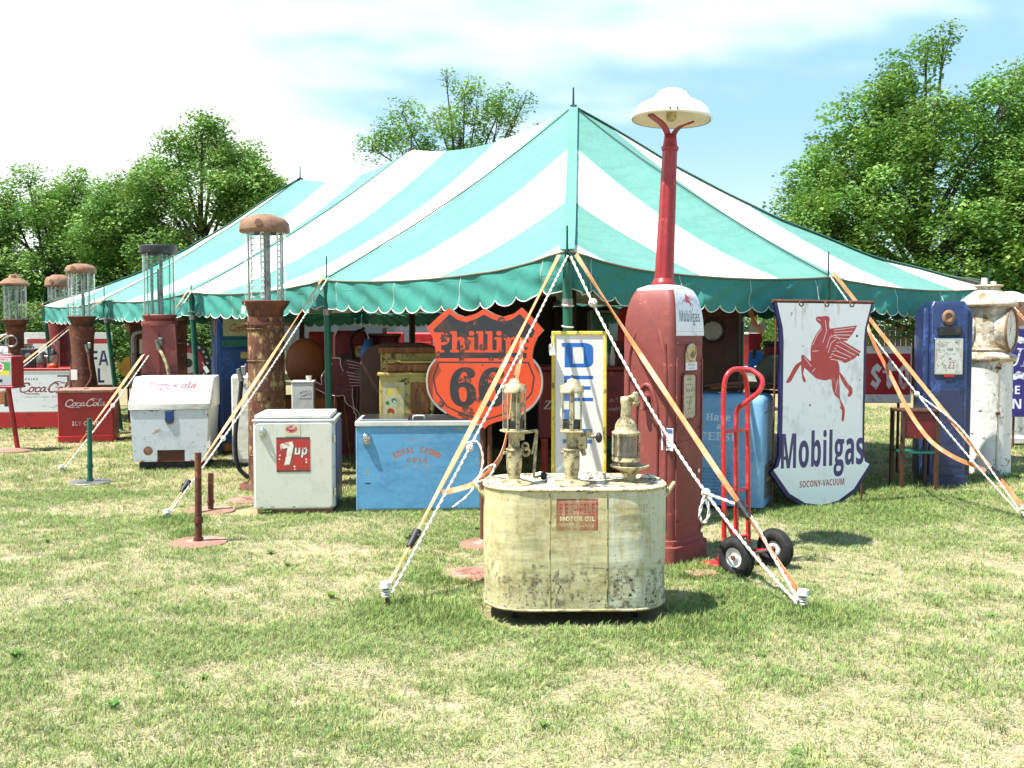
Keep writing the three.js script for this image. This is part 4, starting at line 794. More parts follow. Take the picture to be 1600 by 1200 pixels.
// ---------------------------------------------------------------- red gas pump with a lamp on its post
{
  const t = thing('gas_pump', 'faded red domed gas pump with white panel and tall shaded lamp post on top', 'gas pump', [1.05, 0, -6.68], 0.86);
  const s = 0.212, prof = [[0, s + 0.03], [0.13, s + 0.03], [0.135, s + 0.012], [0.17, s + 0.01], [0.175, s], [0.8, s - 0.004], [1.54, s - 0.003]];
  const dome = []; for (let k = 1; k <= 9; k++) { const a = k / 9 * 1.36; dome.push([1.54 + 0.335 * Math.sin(a), 0.128 + 0.081 * Math.cos(a)]); }
  part(t, 'body', loft([...prof, ...dome].map(([y, h]) => [y, rrect(h, h, Math.min(0.055, h * 0.4), 6)]), true, 0.55), M.maroon);
  const row = [[1.55, s - 0.003], ...dome.slice(0, 9)];
  const panelTex = canvasTex(512, 512, (x, w, h) => {
    x.fillStyle = '#d6dadb'; x.fillRect(0, 0, w, h);
    x.save(); x.translate(130, 110); wingedHorse(x, 250, 190, true); x.restore();
    lettered(x, 'Mobilgas', 256, 392, 128, '#1e2430', { sx: 0.72 });
    x.strokeStyle = '#7d8488'; x.lineWidth = 3; x.beginPath(); x.moveTo(0, 470); x.lineTo(w, 470); x.stroke();
  }, [{ c: '#aab0b0', f: 6, at: 0.52, soft: 0.2, k: 0.7 }, { c: '#7a5a48', f: 30, at: 0.79, soft: 0.03 }], 5, 62);
  part(t, 'sign_panel', sheet(8, 18, (u, v) => { const f = v * (row.length - 1), i = Math.min(row.length - 2, Math.floor(f)), k = f - i, y = row[i][0] + (row[i + 1][0] - row[i][0]) * k, h = row[i][1] + (row[i + 1][1] - row[i][1]) * k; return V((u - 0.5) * 2 * (h - 0.025), y + 0.002, h + 0.004); }), mat(panelTex, 0.3, 0, { clearcoat: 0.4 }), { uv: true });
  part(t, 'top_plate', loft([[1.862, rrect(0.15, 0.15, 0.055, 5)], [1.876, rrect(0.147, 0.147, 0.055, 5)], [1.9, rrect(0.09, 0.09, 0.045, 5)]]), M.enamel);
  // arched ribs pressed into both flanks
  for (const x of [-1, 1]) {
    const arch = (w, y0, ys, yp, lift) => { const p = []; for (let k = 0; k <= 24; k++) { const u = k / 24 * 2 - 1, a = Math.abs(u), y = a > 0.62 ? y0 + (ys - y0) * (1 - (a - 0.62) / 0.38) : yp - (yp - ys) * Math.pow(a / 0.62, 2); const z = Math.sign(u) * w * Math.min(1, Math.pow(a / 0.62, 0.85)); const yy = Math.max(0, y - 1.5); p.push(V(x * (s - 0.006 + lift - 0.14 * yy), y, z)); } return tube(p, 0.017, 70, 8); };
    part(t, 'side_rib', arch(0.15, 0.25, 1.38, 1.68, 0), M.maroon);
    part(t, 'side_rib', arch(0.085, 0.25, 1.05, 1.22, 0.002), M.maroon);
  }
  part(t, 'hose_boss', [rod(V(-s + 0.01, 1.13, 0), V(-s - 0.05, 1.13, 0), 0.035, 0.028, 18), rod(V(-s - 0.03, 1.13, 0), V(-s - 0.045, 1.05, 0), 0.02, 0.02, 12)], M.maroon);
  part(t, 'front_frame', [B(0.33, 0.012, 0.01, 0, 1.5, s, 0.003), B(0.33, 0.01, 0.01, 0, 1.39, s, 0.003), B(0.012, 1.2, 0.01, -0.165, 0.8, s, 0.003), B(0.012, 1.2, 0.01, 0.165, 0.8, s, 0.003)], M.maroon);
  part(t, 'dial_surround', [put(new THREE.TorusGeometry(0.05, 0.012, 10, 28), 0, 1.44, s + 0.01), B(0.13, 0.07, 0.012, 0, 1.405, s + 0.004, 0.01)], M.cream);
  part(t, 'dial_glass', put(new THREE.CylinderGeometry(0.045, 0.045, 0.02, 26), 0, 1.44, s + 0.008, Math.PI / 2), M.yellowold);
  part(t, 'paper_notice', B(0.15, 0.055, 0.003, 0.01, 1.345, s + 0.005), mat(canvasTex(256, 96, (x) => { x.fillStyle = '#dfe0dc'; x.fillRect(0, 0, 256, 96); lettered(x, 'THIS SALE', 128, 44, 34, '#6b6f78'); lettered(x, 'GALLONS', 128, 80, 26, '#8a8e94'); }), 0.8), { uv: true });
  const gauge = canvasTex(192, 448, (x, w, h) => {
    x.fillStyle = '#b9b79a'; x.fillRect(0, 0, w, h);
    for (const [y, tx, sz] of [[60, 'SALE', 34], [110, 'DOLLARS', 22], [180, '0 0 0', 44], [240, 'GALLONS', 22], [300, '1 3 7', 44], [360, 'PRICE', 22], [410, '. 1 7', 40]]) lettered(x, tx, w / 2, y, sz, '#33372f');
  }, [{ c: '#8d8a6a', f: 7, at: 0.52, soft: 0.2, k: 0.7 }], 6, 64);
  const rr = outline(rrect(0.085, 0.15, 0.03, 5));
  part(t, 'gauge_face', face(rr, 0).translate(-0.01, 1.14, s + 0.003), mat(gauge, 0.6), { uv: true });
  part(t, 'gauge_frame', tube(rrect(0.09, 0.155, 0.032, 5).map(([x, y]) => V(x - 0.01, y + 1.14, s + 0.006)), 0.008, 90, 8, true, 0.1), M.maroon);
  part(t, 'lower_door', [B(0.32, 0.58, 0.006, 0, 0.55, s + 0.001, 0.003)], M.maroon);
  for (const [x, y] of [[-0.15, 0.3], [0.15, 0.3], [-0.15, 0.8], [0.15, 0.8], [0.14, 0.92]]) part(t, 'bolt', put(new THREE.SphereGeometry(0.008, 8, 6), x, y, s + 0.005), M.rust);
  part(t, 'door_lock', put(new THREE.CylinderGeometry(0.016, 0.016, 0.012, 14), 0.11, 0.62, s + 0.008, Math.PI / 2), M.chrome);
  for (const x of [-1, 1]) part(t, 'panel_joint', B(0.004, 1.3, 0.006, x * (s - 0.0005), 0.85, s - 0.06, 0.001), M.darkred);
  part(t, 'flank_notice', B(0.004, 0.15, 0.09, -s - 0.002, 0.86, 0.17), mat(canvasTex(96, 160, (x) => { x.fillStyle = '#d9dde2'; x.fillRect(0, 0, 96, 160); x.fillStyle = '#445a86'; x.fillRect(4, 6, 88, 34); for (let k = 0; k < 6; k++) x.fillRect(10, 54 + 16 * k, 50 + 20 * (k % 2), 6); }), 0.6), { uv: true });
  // lamp: fluted post, forked arms, bell shaped shade
  const L = group(t, 'lamp', 0, 1.892, 0); L.rotation.set(0.028, 0, -0.024);
  part(L, 'post_base', lathe([[0.085, 0], [0.088, 0.02], [0.075, 0.035], [0.072, 0.05], [0.066, 0.055]], 10), M.postred);
  const flute = [[-0.008, 0.064], [0.95, 0.046]];
  const star = (rad) => { const o = []; for (let k = 0; k < 32; k++) { const a = k / 32 * 2 * Math.PI, f = rad * (k % 4 === 0 || k % 4 === 1 ? 1 : 0.93); o.push([Math.cos(a) * f, Math.sin(a) * f]); } return o; };
  part(L, 'post', loft([[0.04, star(0.066)], [0.95, star(0.05)]], true, 0.3), M.postred);
  part(L, 'post_collar', lathe([[0.054, 0.93], [0.06, 0.94], [0.06, 0.955], [0.05, 0.96], [0.045, 1.0], [0.04, 1.04], [0, 1.04]], 20), M.postred);
  for (const a of [0.35, 0.35 + Math.PI]) { const w = (q) => V(Math.cos(a) * q, 0, Math.sin(a) * q); part(L, 'fork_arm', ribbon([w(0.012).add(V(0, 0.99, 0)), w(0.03).add(V(0, 1.05, 0)), w(0.075).add(V(0, 1.1, 0)), w(0.15).add(V(0, 1.135, 0)), w(0.18).add(V(0, 1.15, 0))], 0.055, 0.012, V(Math.cos(a), 0.2, Math.sin(a)).cross(V(0, 1, 0)).cross(V(0, 1, 0)), 30), M.postred); }
  const sh = group(L, 'lamp_shade', 0, 1.14, 0); sh.scale.set(1.05, 0.84, 1.05);
  part(sh, 'shade', lathe([[0.256, -0.005], [0.264, 0], [0.266, 0.008], [0.262, 0.02], [0.252, 0.05], [0.235, 0.085], [0.205, 0.12], [0.165, 0.145], [0.135, 0.158], [0.118, 0.172], [0.108, 0.195], [0.092, 0.22], [0.065, 0.24], [0.03, 0.249], [0, 0.25]], 48), M.shade);
  part(sh, 'shade_lining', lathe([[0.25, -0.002], [0.242, 0.045], [0.22, 0.085], [0.18, 0.115], [0, 0.13]], 40), M.shade);
  part(sh, 'socket', [C(0.035, 0.03, 0.03, 0.12), put(new THREE.SphereGeometry(0.035, 16, 12), 0, 0.02, 0)], M.cream);
  for (const a of [2.45, 2.62]) part(sh, 'screw', put(new THREE.SphereGeometry(0.008, 8, 6), Math.cos(a) * 0.262, 0.02, Math.sin(a) * 0.262), M.black);
}

// ---------------------------------------------------------------- hand truck
{
  const t = thing('hand_truck', 'red two wheeled hand truck with looped handle parked before the blue vending machine', 'hand truck', [1.6, 0, -6.24], 0.66);
  const lean = -0.02;
  for (const s of [-1, 1]) {
    const w = group(t, 'wheel', s * 0.2, 0.132, 0);
    part(w, 'tyre', [put(new THREE.TorusGeometry(0.092, 0.042, 14, 36), 0, 0, 0, 0, Math.PI / 2), ...[-0.018, 0, 0.018].map((x) => put(new THREE.TorusGeometry(0.1335 - Math.abs(x) * 0.25, 0.004, 6, 36), x, 0, 0, 0, Math.PI / 2))], M.rubber);
    part(w, 'rim', [put(lathe([[0.02, -0.02], [0.045, -0.02], [0.055, -0.008], [0.06, 0.018], [0.066, 0.026], [0.062, 0.03], [0.05, 0.012], [0.03, 0.008], [0.022, 0.03], [0, 0.032]], 28), 0, 0, 0, 0, 0, s > 0 ? -Math.PI / 2 : Math.PI / 2), put(lathe([[0.06, -0.02], [0.064, 0.02]], 28), 0, 0, 0, 0, 0, Math.PI / 2), put(lathe([[0, 0.008], [0.05, 0.012], [0.066, 0.026]], 28), 0, 0, 0, 0, 0, Math.PI / 2), put(lathe([[0, 0.008], [0.05, 0.012], [0.066, 0.026]], 28), 0, 0, 0, 0, 0, -Math.PI / 2)], M.enamel);
    part(w, 'hub', rod(V(-0.04, 0, 0), V(0.04, 0, 0), 0.016, 0.016, 12), M.rust);
  }
  part(t, 'axle', rod(V(-0.22, 0.132, 0), V(0.22, 0.132, 0), 0.009), M.steel);
  const zr = -0.16;
  part(t, 'frame', [
    tube([[-0.125, 0.03, zr], [-0.125, 0.5, zr - 0.01], [-0.125, 1.0, zr - 0.02], [-0.125, 1.2, zr - 0.02], [-0.11, 1.29, zr - 0.01], [-0.05, 1.33, zr], [0.03, 1.32, zr - 0.005], [0.085, 1.26, zr - 0.01], [0.12, 1.12, zr - 0.02], [0.125, 0.9, zr - 0.02], [0.125, 0.5, zr - 0.01], [0.125, 0.03, zr]], 0.0165, 130, 10),
    tube([[0.0, 1.332, zr - 0.003], [0.06, 1.325, zr + 0.05], [0.075, 1.27, zr + 0.13], [0.05, 1.19, zr + 0.13], [0.012, 1.11, zr + 0.05], [0.0, 1.06, zr - 0.005], [0.0, 0.95, zr - 0.015], [0.0, 0.5, zr - 0.01], [0.0, 0.1, zr]], 0.0165, 100, 10)], M.trolley);
  for (const y of [0.92, 0.52, 0.2]) part(t, 'cross_bar', rod(V(-0.125, y, zr - 0.012), V(0.125, y, zr - 0.012), 0.012), M.trolley);
  for (const s of [-1, 1]) part(t, 'brace', [tube([[s * 0.125, 0.36, zr - 0.005], [s * 0.13, 0.25, zr + 0.07], [s * 0.135, 0.132, 0.005]], 0.011, 20, 8), rod(V(s * 0.13, 0.132, 0), V(s * 0.127, 0.1, zr), 0.011)], M.trolley);
  part(t, 'toe_plate', [B(0.34, 0.008, 0.16, 0, 0.03, zr - 0.09, 0.003), B(0.34, 0.09, 0.008, 0, 0.07, zr - 0.014, 0.003)], M.trolley);
}

// ---------------------------------------------------------------- winged horse shield sign
{
  const t = thing('shield_sign', 'big white shield sign with a red winged horse, blue rim and navy lettering', 'sign', [2.79, 0.0, -8.6], 0.38);
  const H = 1.84, half = [[0, 0], [0.2, 0.03], [0.36, 0.125], [0.47, 0.27], [0.525, 0.345], [0.475, 0.4], [0.445, 0.5], [0.44, 0.8], [0.44, 1.5], [0.45, 1.62], [0.51, H]].map(([a, b]) => [a * 1.07, b]);
  const shield = (k, y) => outline([...half.map(([x, yy]) => [x * k, yy]), ...half.slice(1).reverse().map(([x, yy]) => [-x * k, yy])].map(([x, yy]) => [x, yy]));
  const rim = shield(1), W = 1.0;
  const inner = outline([...half.map(([x, y]) => [Math.max(0, x - 0.028 * Math.min(1, x * 8)), y + (y < 0.35 ? 0.03 : 0)]), ...half.slice(1).reverse().map(([x, y]) => [-Math.max(0, x - 0.028), y + (y < 0.35 ? 0.03 : 0)])]);
  part(t, 'board', plate(rim, 0.035), mat(plain('#23215a', [{ c: '#15143a', f: 6, at: 0.52, soft: 0.2 }], { seed: 65 }), 0.35));
  const tx = canvasTex(768, 1408, (x, w, h) => {
    x.fillStyle = '#f0f1f1'; x.fillRect(0, 0, w, h);
    x.save(); x.translate(w * 0.115, h * 0.062); wingedHorse(x, w * 0.735, h * 0.525); x.restore();
    lettered(x, 'Mobilgas', w * 0.5, h * 0.805, 330, '#20246c', { sx: 0.475, stroke: '#20246c', lw: 4 });
    lettered(x, 'SOCONY-VACUUM', w * 0.5, h * 0.905, 62, '#96302c', { sx: 0.68 });
    lettered(x, 'P', w * 0.16, h * 0.062, 30, '#20202a', { font: 'serif' });
    const r = random(8); x.fillStyle = '#2a2420';
    for (const [a, b, s] of [[0.12, 0.755, 13], [0.86, 0.255, 8], [0.84, 0.16, 9], [0.36, 0.5, 7], [0.58, 0.72, 9], [0.88, 0.38, 5], [0.28, 0.21, 4]]) { x.beginPath(); x.ellipse(a * w, b * h, s, s * 1.1, 0, 0, 7); x.fill(); }
    for (let k = 0; k < 60; k++) { x.globalAlpha = 0.5; x.fillRect(r() * w, r() * h, 2 + r() * 3, 2 + r() * 3); }
    x.globalAlpha = 1;
  }, [{ c: '#b7bbc0', f: 5, at: 0.54, soft: 0.25, k: 0.5 }, { c: '#9a8a72', f: 12, sx: 3, sy: 0.5, at: 0.64, soft: 0.1, k: 0.4, where: (u, v) => 0.7 + 0.3 * smooth(0.35, 0.02, v) }], 4, 66);
  part(t, 'enamel_face', face(inner, 0.003), mat(tx, 0.3, 0, { clearcoat: 0.5, clearcoatRoughness: 0.25 }), { uv: true });
  part(t, 'hanger_bar', [rod(V(-0.55, H + 0.015, -0.02), V(0.56, H + 0.015, -0.02), 0.016, 0.016, 12)], M.rust);
  for (const x of [-0.26, 0.02, 0.3]) part(t, 'hanger_hook', put(new THREE.TorusGeometry(0.022, 0.006, 8, 18), x, H - 0.005, 0.002), M.rust);
  for (const x of [-0.5, 0.5]) part(t, 'stand_leg', rod(V(x, -0.02, -0.06), V(x, H + 0.03, -0.03), 0.009, 0.009, 8), M.rust);
  part(t, 'stand_foot', [rod(V(-0.47, 0.02, -0.3), V(-0.47, 0.02, 0.05), 0.009), rod(V(0.47, 0.02, -0.3), V(0.47, 0.02, 0.12), 0.009)], M.rust);
}
function priceTag(label, p, turn = 0, tilt = 0.1) {
  const t = thing('price_tag', label, 'price tag', [p[0], p[1], p[2]], turn); t.rotation.z = tilt;
  part(t, 'card', plate(outline([[-0.022, -0.09], [0.022, -0.09], [0.022, -0.02], [0.012, -0.005], [-0.012, -0.005], [-0.022, -0.02]]), 0.002, 0), M.card);
  part(t, 'string', tube([[0, -0.012, 0.002], [0.004, 0.02, 0.002], [0, 0.05, 0]], 0.002, 12, 4), M.card);
}
priceTag('white price tag hanging at the right edge of the winged horse sign', [3.19, 0.42, -8.83], 0.4);

// ---------------------------------------------------------------- orange and black shield sign on a pole
{
  const t = thing('pole_sign', 'bullet marked orange and black shield sign standing on a pole behind the oil tank', 'sign', [-0.2, 0, -7.0], -0.12);
  const S = 0.86 / 690, P = ([x, y]) => [(x - 437) * S, 1.755 - (y - 150) * S];
  const pts = [[95, 265], [165, 200], [228, 150], [270, 185], [320, 203], [385, 185], [437, 155], [490, 185], [545, 203], [610, 185], [655, 150], [715, 205], [783, 280], [745, 325], [722, 385], [715, 440], [750, 490], [772, 560], [768, 640], [730, 720], [660, 775], [580, 800], [510, 815], [460, 835], [437, 858], [412, 835], [360, 812], [290, 800], [215, 770], [140, 705], [100, 630], [92, 555], [110, 490], [150, 440], [145, 385], [130, 325]].map(P);
  const lower = [[150, 452], [715, 452], [745, 495], [762, 560], [758, 638], [722, 712], [655, 764], [578, 790], [505, 806], [456, 826], [437, 846], [417, 826], [362, 804], [294, 790], [220, 760], [150, 698], [112, 628], [104, 556], [120, 495]].map(P);
  part(t, 'sign_can', plate(outline(pts), 0.1, 0.008), M.chrome);
  const tx = canvasTex(700, 720, (x, w, h) => {
    x.save(); x.translate(-90, -146);
    const path = (l) => { x.beginPath(); l.forEach(([a, b], i) => (i ? x.lineTo(a, b) : x.moveTo(a, b))); x.closePath(); };
    x.fillStyle = '#cf4419'; x.fillRect(0, 0, 900, 900);
    x.fillStyle = '#1d2026'; path([[133, 275], [232, 182], [275, 215], [330, 232], [390, 212], [437, 186], [485, 212], [548, 232], [605, 214], [650, 182], [740, 284], [712, 340], [690, 400], [690, 445], [168, 445], [170, 400], [160, 340]]); x.fill();
    lettered(x, 'Phillips', 432, 408, 158, '#d23f17', { font: 'serif', sx: 0.98, stroke: '#e0501f', lw: 5 });
    x.strokeStyle = '#1d2026'; x.lineWidth = 9; path([[165, 470], [700, 470], [735, 560], [720, 650], [650, 735], [560, 775], [437, 815], [300, 775], [215, 735], [150, 650], [132, 560]]); x.stroke();
    lettered(x, '66', 395, 728, 310, '#1d2026', { font: 'serif', sx: 1.0, stroke: '#1d2026', lw: 10 });
    const r = random(21);
    for (const [a, b, s] of [[378, 242, 26], [545, 222, 26], [200, 322, 30], [338, 350, 26], [300, 390, 28], [430, 380, 24], [305, 460, 22], [480, 445, 18], [560, 310, 22], [620, 300, 20], [540, 400, 18], [335, 575, 28], [290, 570, 20], [360, 640, 22], [372, 680, 20], [420, 600, 18], [450, 575, 26], [490, 560, 24], [400, 690, 20], [330, 770, 50], [180, 720, 20], [665, 722, 16], [165, 425, 26], [428, 486, 6], [530, 440, 14], [440, 540, 16]]) {
      for (let k = 0; k < 26; k++) { x.fillStyle = ['#2a1a17', '#3b211a', '#553026', '#1c1718'][(r() * 4) | 0]; x.globalAlpha = 0.75; const an = r() * 6.28, d = s * Math.sqrt(r()) * 0.85, q = s * (0.12 + 0.22 * r()); x.beginPath(); x.ellipse(a + Math.cos(an) * d, b + Math.sin(an) * d, q, q * 0.8, r() * 3, 0, 7); x.fill(); }
      x.globalAlpha = 1; x.fillStyle = '#7a4a38'; x.beginPath(); x.arc(a, b, s * 0.22, 0, 7); x.fill();
    }
    x.restore();
  }, [{ c: '#b5371a', f: 6, at: 0.56, soft: 0.2, k: 0.3 }, { c: '#3a2018', f: 40, at: 0.8, soft: 0.03 }], 5, 67);
  const sh = outline(pts); const f = face(sh, 0.004);
  part(t, 'enamel_face', f, mat(tx, 0.35, 0, { clearcoat: 0.4, clearcoatRoughness: 0.3 }), { uv: true });
  for (const s of [-1, 1]) part(t, 'edge_tube', tube([[437 - s * 287, 452], [437 - s * 322, 500], [437 - s * 338, 560], [437 - s * 332, 640], [437 - s * 292, 712], [437 - s * 222, 768]].map(P).map(([x, y]) => V(x, y, 0.016)), 0.009, 60, 8), M.chrome);
  part(t, 'pole', [rod(V(-0.02, 0, -0.05), V(-0.02, 1.0, -0.05), 0.022), rod(V(0.03, 0, -0.05), V(0.03, 0.98, -0.05), 0.018)], M.rust);
  part(t, 'round_base', lathe([[0.185, 0], [0.19, 0.012], [0.18, 0.028], [0.05, 0.034], [0.045, 0.05], [0, 0.05]], 36, 0, 0, -0.02), M.pinkrust);
  single('round_plate', 'rusty pink round base plate lying in the grass left of the oil tank', 'plate', lathe([[0.17, 0], [0.175, 0.014], [0.165, 0.03], [0.06, 0.036], [0, 0.036]], 36, -0.22, 0, -6.12), M.pinkrust);
}
{ // white and yellow box sign with blue letters
  const t = thing('box_sign', 'tall white sign in a yellow frame with blue slab letters', 'sign', [0.49, 0, -7.02], -0.1);
  const W = 0.378, H = 1.585;
  part(t, 'box', B(W - 0.01, H - 0.01, 0.085, 0, H / 2, -0.05), M.enamel);
  part(t, 'frame', [B(0.026, H, 0.11, -W / 2, H / 2, -0.05, 0.006), B(0.026, H, 0.11, W / 2, H / 2, -0.05, 0.006), B(W - 0.03, 0.028, 0.11, 0, H - 0.014, -0.05, 0.006), B(W - 0.03, 0.028, 0.11, 0, 0.014, -0.05, 0.006)], M.yellow);
  const tx = canvasTex(256, 1280, (x, w, h) => {
    x.fillStyle = '#e4e3dc'; x.fillRect(0, 0, w, h);
    const blue = '#1f66b4'; x.fillStyle = blue;
    x.fillRect(34, 50, 60, 22); x.fillRect(50, 50, 44, 148);
    x.beginPath(); x.moveTo(40, 50); x.lineTo(160, 50); x.quadraticCurveTo(204, 56, 204, 92); x.lineTo(204, 160); x.quadraticCurveTo(204, 200, 160, 200); x.lineTo(50, 200); x.lineTo(50, 176); x.lineTo(100, 176); x.lineTo(100, 76); x.lineTo(40, 76); x.fill();
    x.fillStyle = '#d9d8d0'; x.fillRect(100, 76, 52, 100);
    x.fillStyle = blue; for (const [y, a, b] of [[250, 48, 204], [314, 48, 190], [384, 48, 204]]) x.fillRect(a, y, b - a, 22); x.fillRect(48, 250, 46, 156);
    x.fillRect(40, 456, 46, 20); x.fillRect(48, 456, 40, 150); x.fillRect(40, 556, 60, 22); x.fillRect(40, 640, 160, 24); x.fillRect(40, 575, 160, 22);
  }, [{ c: '#c6c3b4', f: 4, at: 0.54, soft: 0.2, k: 0.6 }, { c: '#5a5348', f: 30, at: 0.82, soft: 0.03 }], 4, 68);
  part(t, 'sign_face', panel(W - 0.03, H - 0.05, 0, H / 2, -0.004), mat(tx, 0.45), { uv: true });
}
priceTag('white price tag at the left edge of the yellow framed sign', [0.285, 1.5, -6.97]);
{
  const g = single('paving_slab', 'small pinkish slab lying left of the hand truck wheel', 'slab', [B(0.2, 0.03, 0.14, 1.22, 0.02, -6.12, 0.008, 0, 0.2)], M.pinkrust);
}

// ---------------------------------------------------------------- coolers
function opener(parent, x, y, z, s = 1) {   // wall bottle opener
  return part(parent, 'bottle_opener', [put(new THREE.SphereGeometry(0.032 * s, 16, 10, 0, 6.3, 0, 1.57).scale(1, 0.8, 0.8), x, y, z), B(0.05 * s, 0.05 * s, 0.008, x, y - 0.02 * s, z + 0.003, 0.003), lathe([[0.018 * s, 0], [0.024 * s, 0.03 * s], [0.016 * s, 0.03 * s]], 14, x, y - 0.045 * s, z + 0.012)], M.chrome);
}
{
  const t = thing('upright_cooler', 'chipped cream white upright cooler with a red square soda sticker', 'cooler', [-1.915, 0, -8.6], 0.1);
  const W = 0.7, D = 0.68;
  part(t, 'base', B(W - 0.06, 0.06, D - 0.06, 0, 0.03, 0), M.pinkrust);
  part(t, 'body', loft([[0.05, rrect(W / 2 - 0.02, D / 2 - 0.02, 0.05)], [0.07, rrect(W / 2, D / 2, 0.05)], [0.79, rrect(W / 2, D / 2, 0.05)], [0.815, rrect(W / 2 - 0.012, D / 2 - 0.012, 0.045)]]), M.enamel);
  const tx = canvasTex(768, 896, (x, w, h) => { x.fillStyle = '#d3d1c2'; x.fillRect(0, 0, w, h); x.strokeStyle = '#b9b7a8'; x.lineWidth = 2; x.strokeRect(70, 90, 60, 420); },
    [{ c: '#c2c0b0', f: 5, at: 0.5, soft: 0.25, k: 0.6 }, { c: '#6b4a2e', f: 14, sx: 1, sy: 0.4, at: 0.6, soft: 0.04, where: (u, v) => 0.45 + 0.55 * Math.max(smooth(0.955, 0.995, v), smooth(0.03, 0.012, Math.abs(u - 0.135)) * smooth(0.04, 0.0, Math.abs(v - 0.28) * 0.3) * 1.1, smooth(0.02, 0.01, Math.abs(u - 0.135)) * smooth(0.06, 0.02, Math.abs(v - 0.58))) }, { c: '#3a3530', f: 44, at: 0.76, soft: 0.03, where: (u, v) => 0.8 + 0.2 * smooth(0.6, 0.9, v) }, { c: '#5a4a3a', f: 20, at: 0.72, soft: 0.03, where: (u, v) => 0.7 + 0.35 * smooth(0.1, 0.02, v) * smooth(0.5, 0.2, u) }], 4, 69);
  const f = outline(rrect(W / 2 - 0.02, 0.37, 0.04, 5));
  const door = part(t, 'front_panel', [plate(f, 0.02, 0.006).translate(0, 0.43, D / 2 + 0.012)], M.enamel);
  part(door, 'panel_face', face(outline(rrect(W / 2 - 0.03, 0.36, 0.035, 5)), 0).translate(0, 0.43, D / 2 + 0.0145), mat(tx, 0.4, 0, { clearcoat: 0.2 }), { uv: true });
  part(t, 'top_rim', B(W + 0.01, 0.022, D + 0.01, 0, 0.822, 0, 0.01), M.enamel);
  part(t, 'lid', B(W - 0.05, 0.04, D - 0.04, -0.01, 0.852, 0, 0.012), M.white);
  part(t, 'side_trim', B(0.012, 0.72, D - 0.1, W / 2 + 0.004, 0.43, 0, 0.004), M.deepblue);
  const st = canvasTex(384, 416, (x, w, h) => {
    x.fillStyle = '#b5342c'; x.fillRect(0, 0, w, h); x.fillStyle = '#3f4044'; x.fillRect(0, 0, w, 24); x.fillRect(0, h - 24, w, 24);
    const seven = (dx, dy, c) => { x.fillStyle = c; x.beginPath(); x.moveTo(40 + dx, 92 + dy); x.quadraticCurveTo(60 + dx, 62 + dy, 190 + dx, 52 + dy); x.lineTo(196 + dx, 110 + dy); x.lineTo(150 + dx, 330 + dy); x.lineTo(86 + dx, 340 + dy); x.lineTo(128 + dx, 128 + dy); x.quadraticCurveTo(80 + dx, 130 + dy, 50 + dx, 160 + dy); x.fill(); };
    seven(14, 10, '#4a4f52'); seven(0, 0, '#e4e0cf');
    lettered(x, 'up', 282, 216, 150, '#4a4f52', { slant: 0.12, sx: 0.85, stroke: '#4a4f52', lw: 10 }); lettered(x, 'up', 274, 208, 150, '#e4e0cf', { slant: 0.12, sx: 0.85 });
    x.fillStyle = '#e4e0cf'; for (const [a, b] of [[40, 216], [36, 262], [205, 352], [206, 386], [340, 268], [340, 300]]) { x.beginPath(); x.arc(a, b, 11, 0, 7); x.fill(); }
  }, [{ c: '#8e3a32', f: 6, at: 0.54, soft: 0.15, k: 0.6 }, { c: '#d8d4c6', f: 16, sx: 3, at: 0.77, soft: 0.03 }], 6, 70);
  part(t, 'soda_sticker', panel(0.285, 0.3, -0.005, 0.53, D / 2 + 0.017), mat(st, 0.5), { uv: true });
  const badge = canvasTex(192, 160, (x, w, h) => { x.fillStyle = '#cfc6a4'; x.fillRect(0, 0, w, h); x.fillStyle = '#a81f2a'; x.beginPath(); x.ellipse(84, 72, 74, 52, 0, 0, 7); x.fill(); x.strokeStyle = '#e8d9cc'; x.lineWidth = 4; x.beginPath(); x.ellipse(84, 72, 62, 42, 0, 0, 7); x.stroke(); x.fillStyle = '#e8d9cc'; faint(x, 46, 78, 80, 24, '#e8d9cc', 5); }, [{ c: '#d8d4c6', f: 8, at: 0.6, soft: 0.05 }], 5, 71);
  part(t, 'badge', panel(0.13, 0.105, -0.01, 0.745, D / 2 + 0.017), mat(badge, 0.5), { uv: true });
  for (const y of [0.2, 0.66]) part(t, 'hinge', B(0.02, 0.07, 0.03, W / 2 - 0.004, y, D / 2 - 0.005, 0.005), M.chrome);
  part(t, 'lid_seal', B(W - 0.04, 0.006, D - 0.03, -0.01, 0.834, 0), M.black);
  opener(t, -0.262, 0.735, D / 2 + 0.016, 1.1);
}
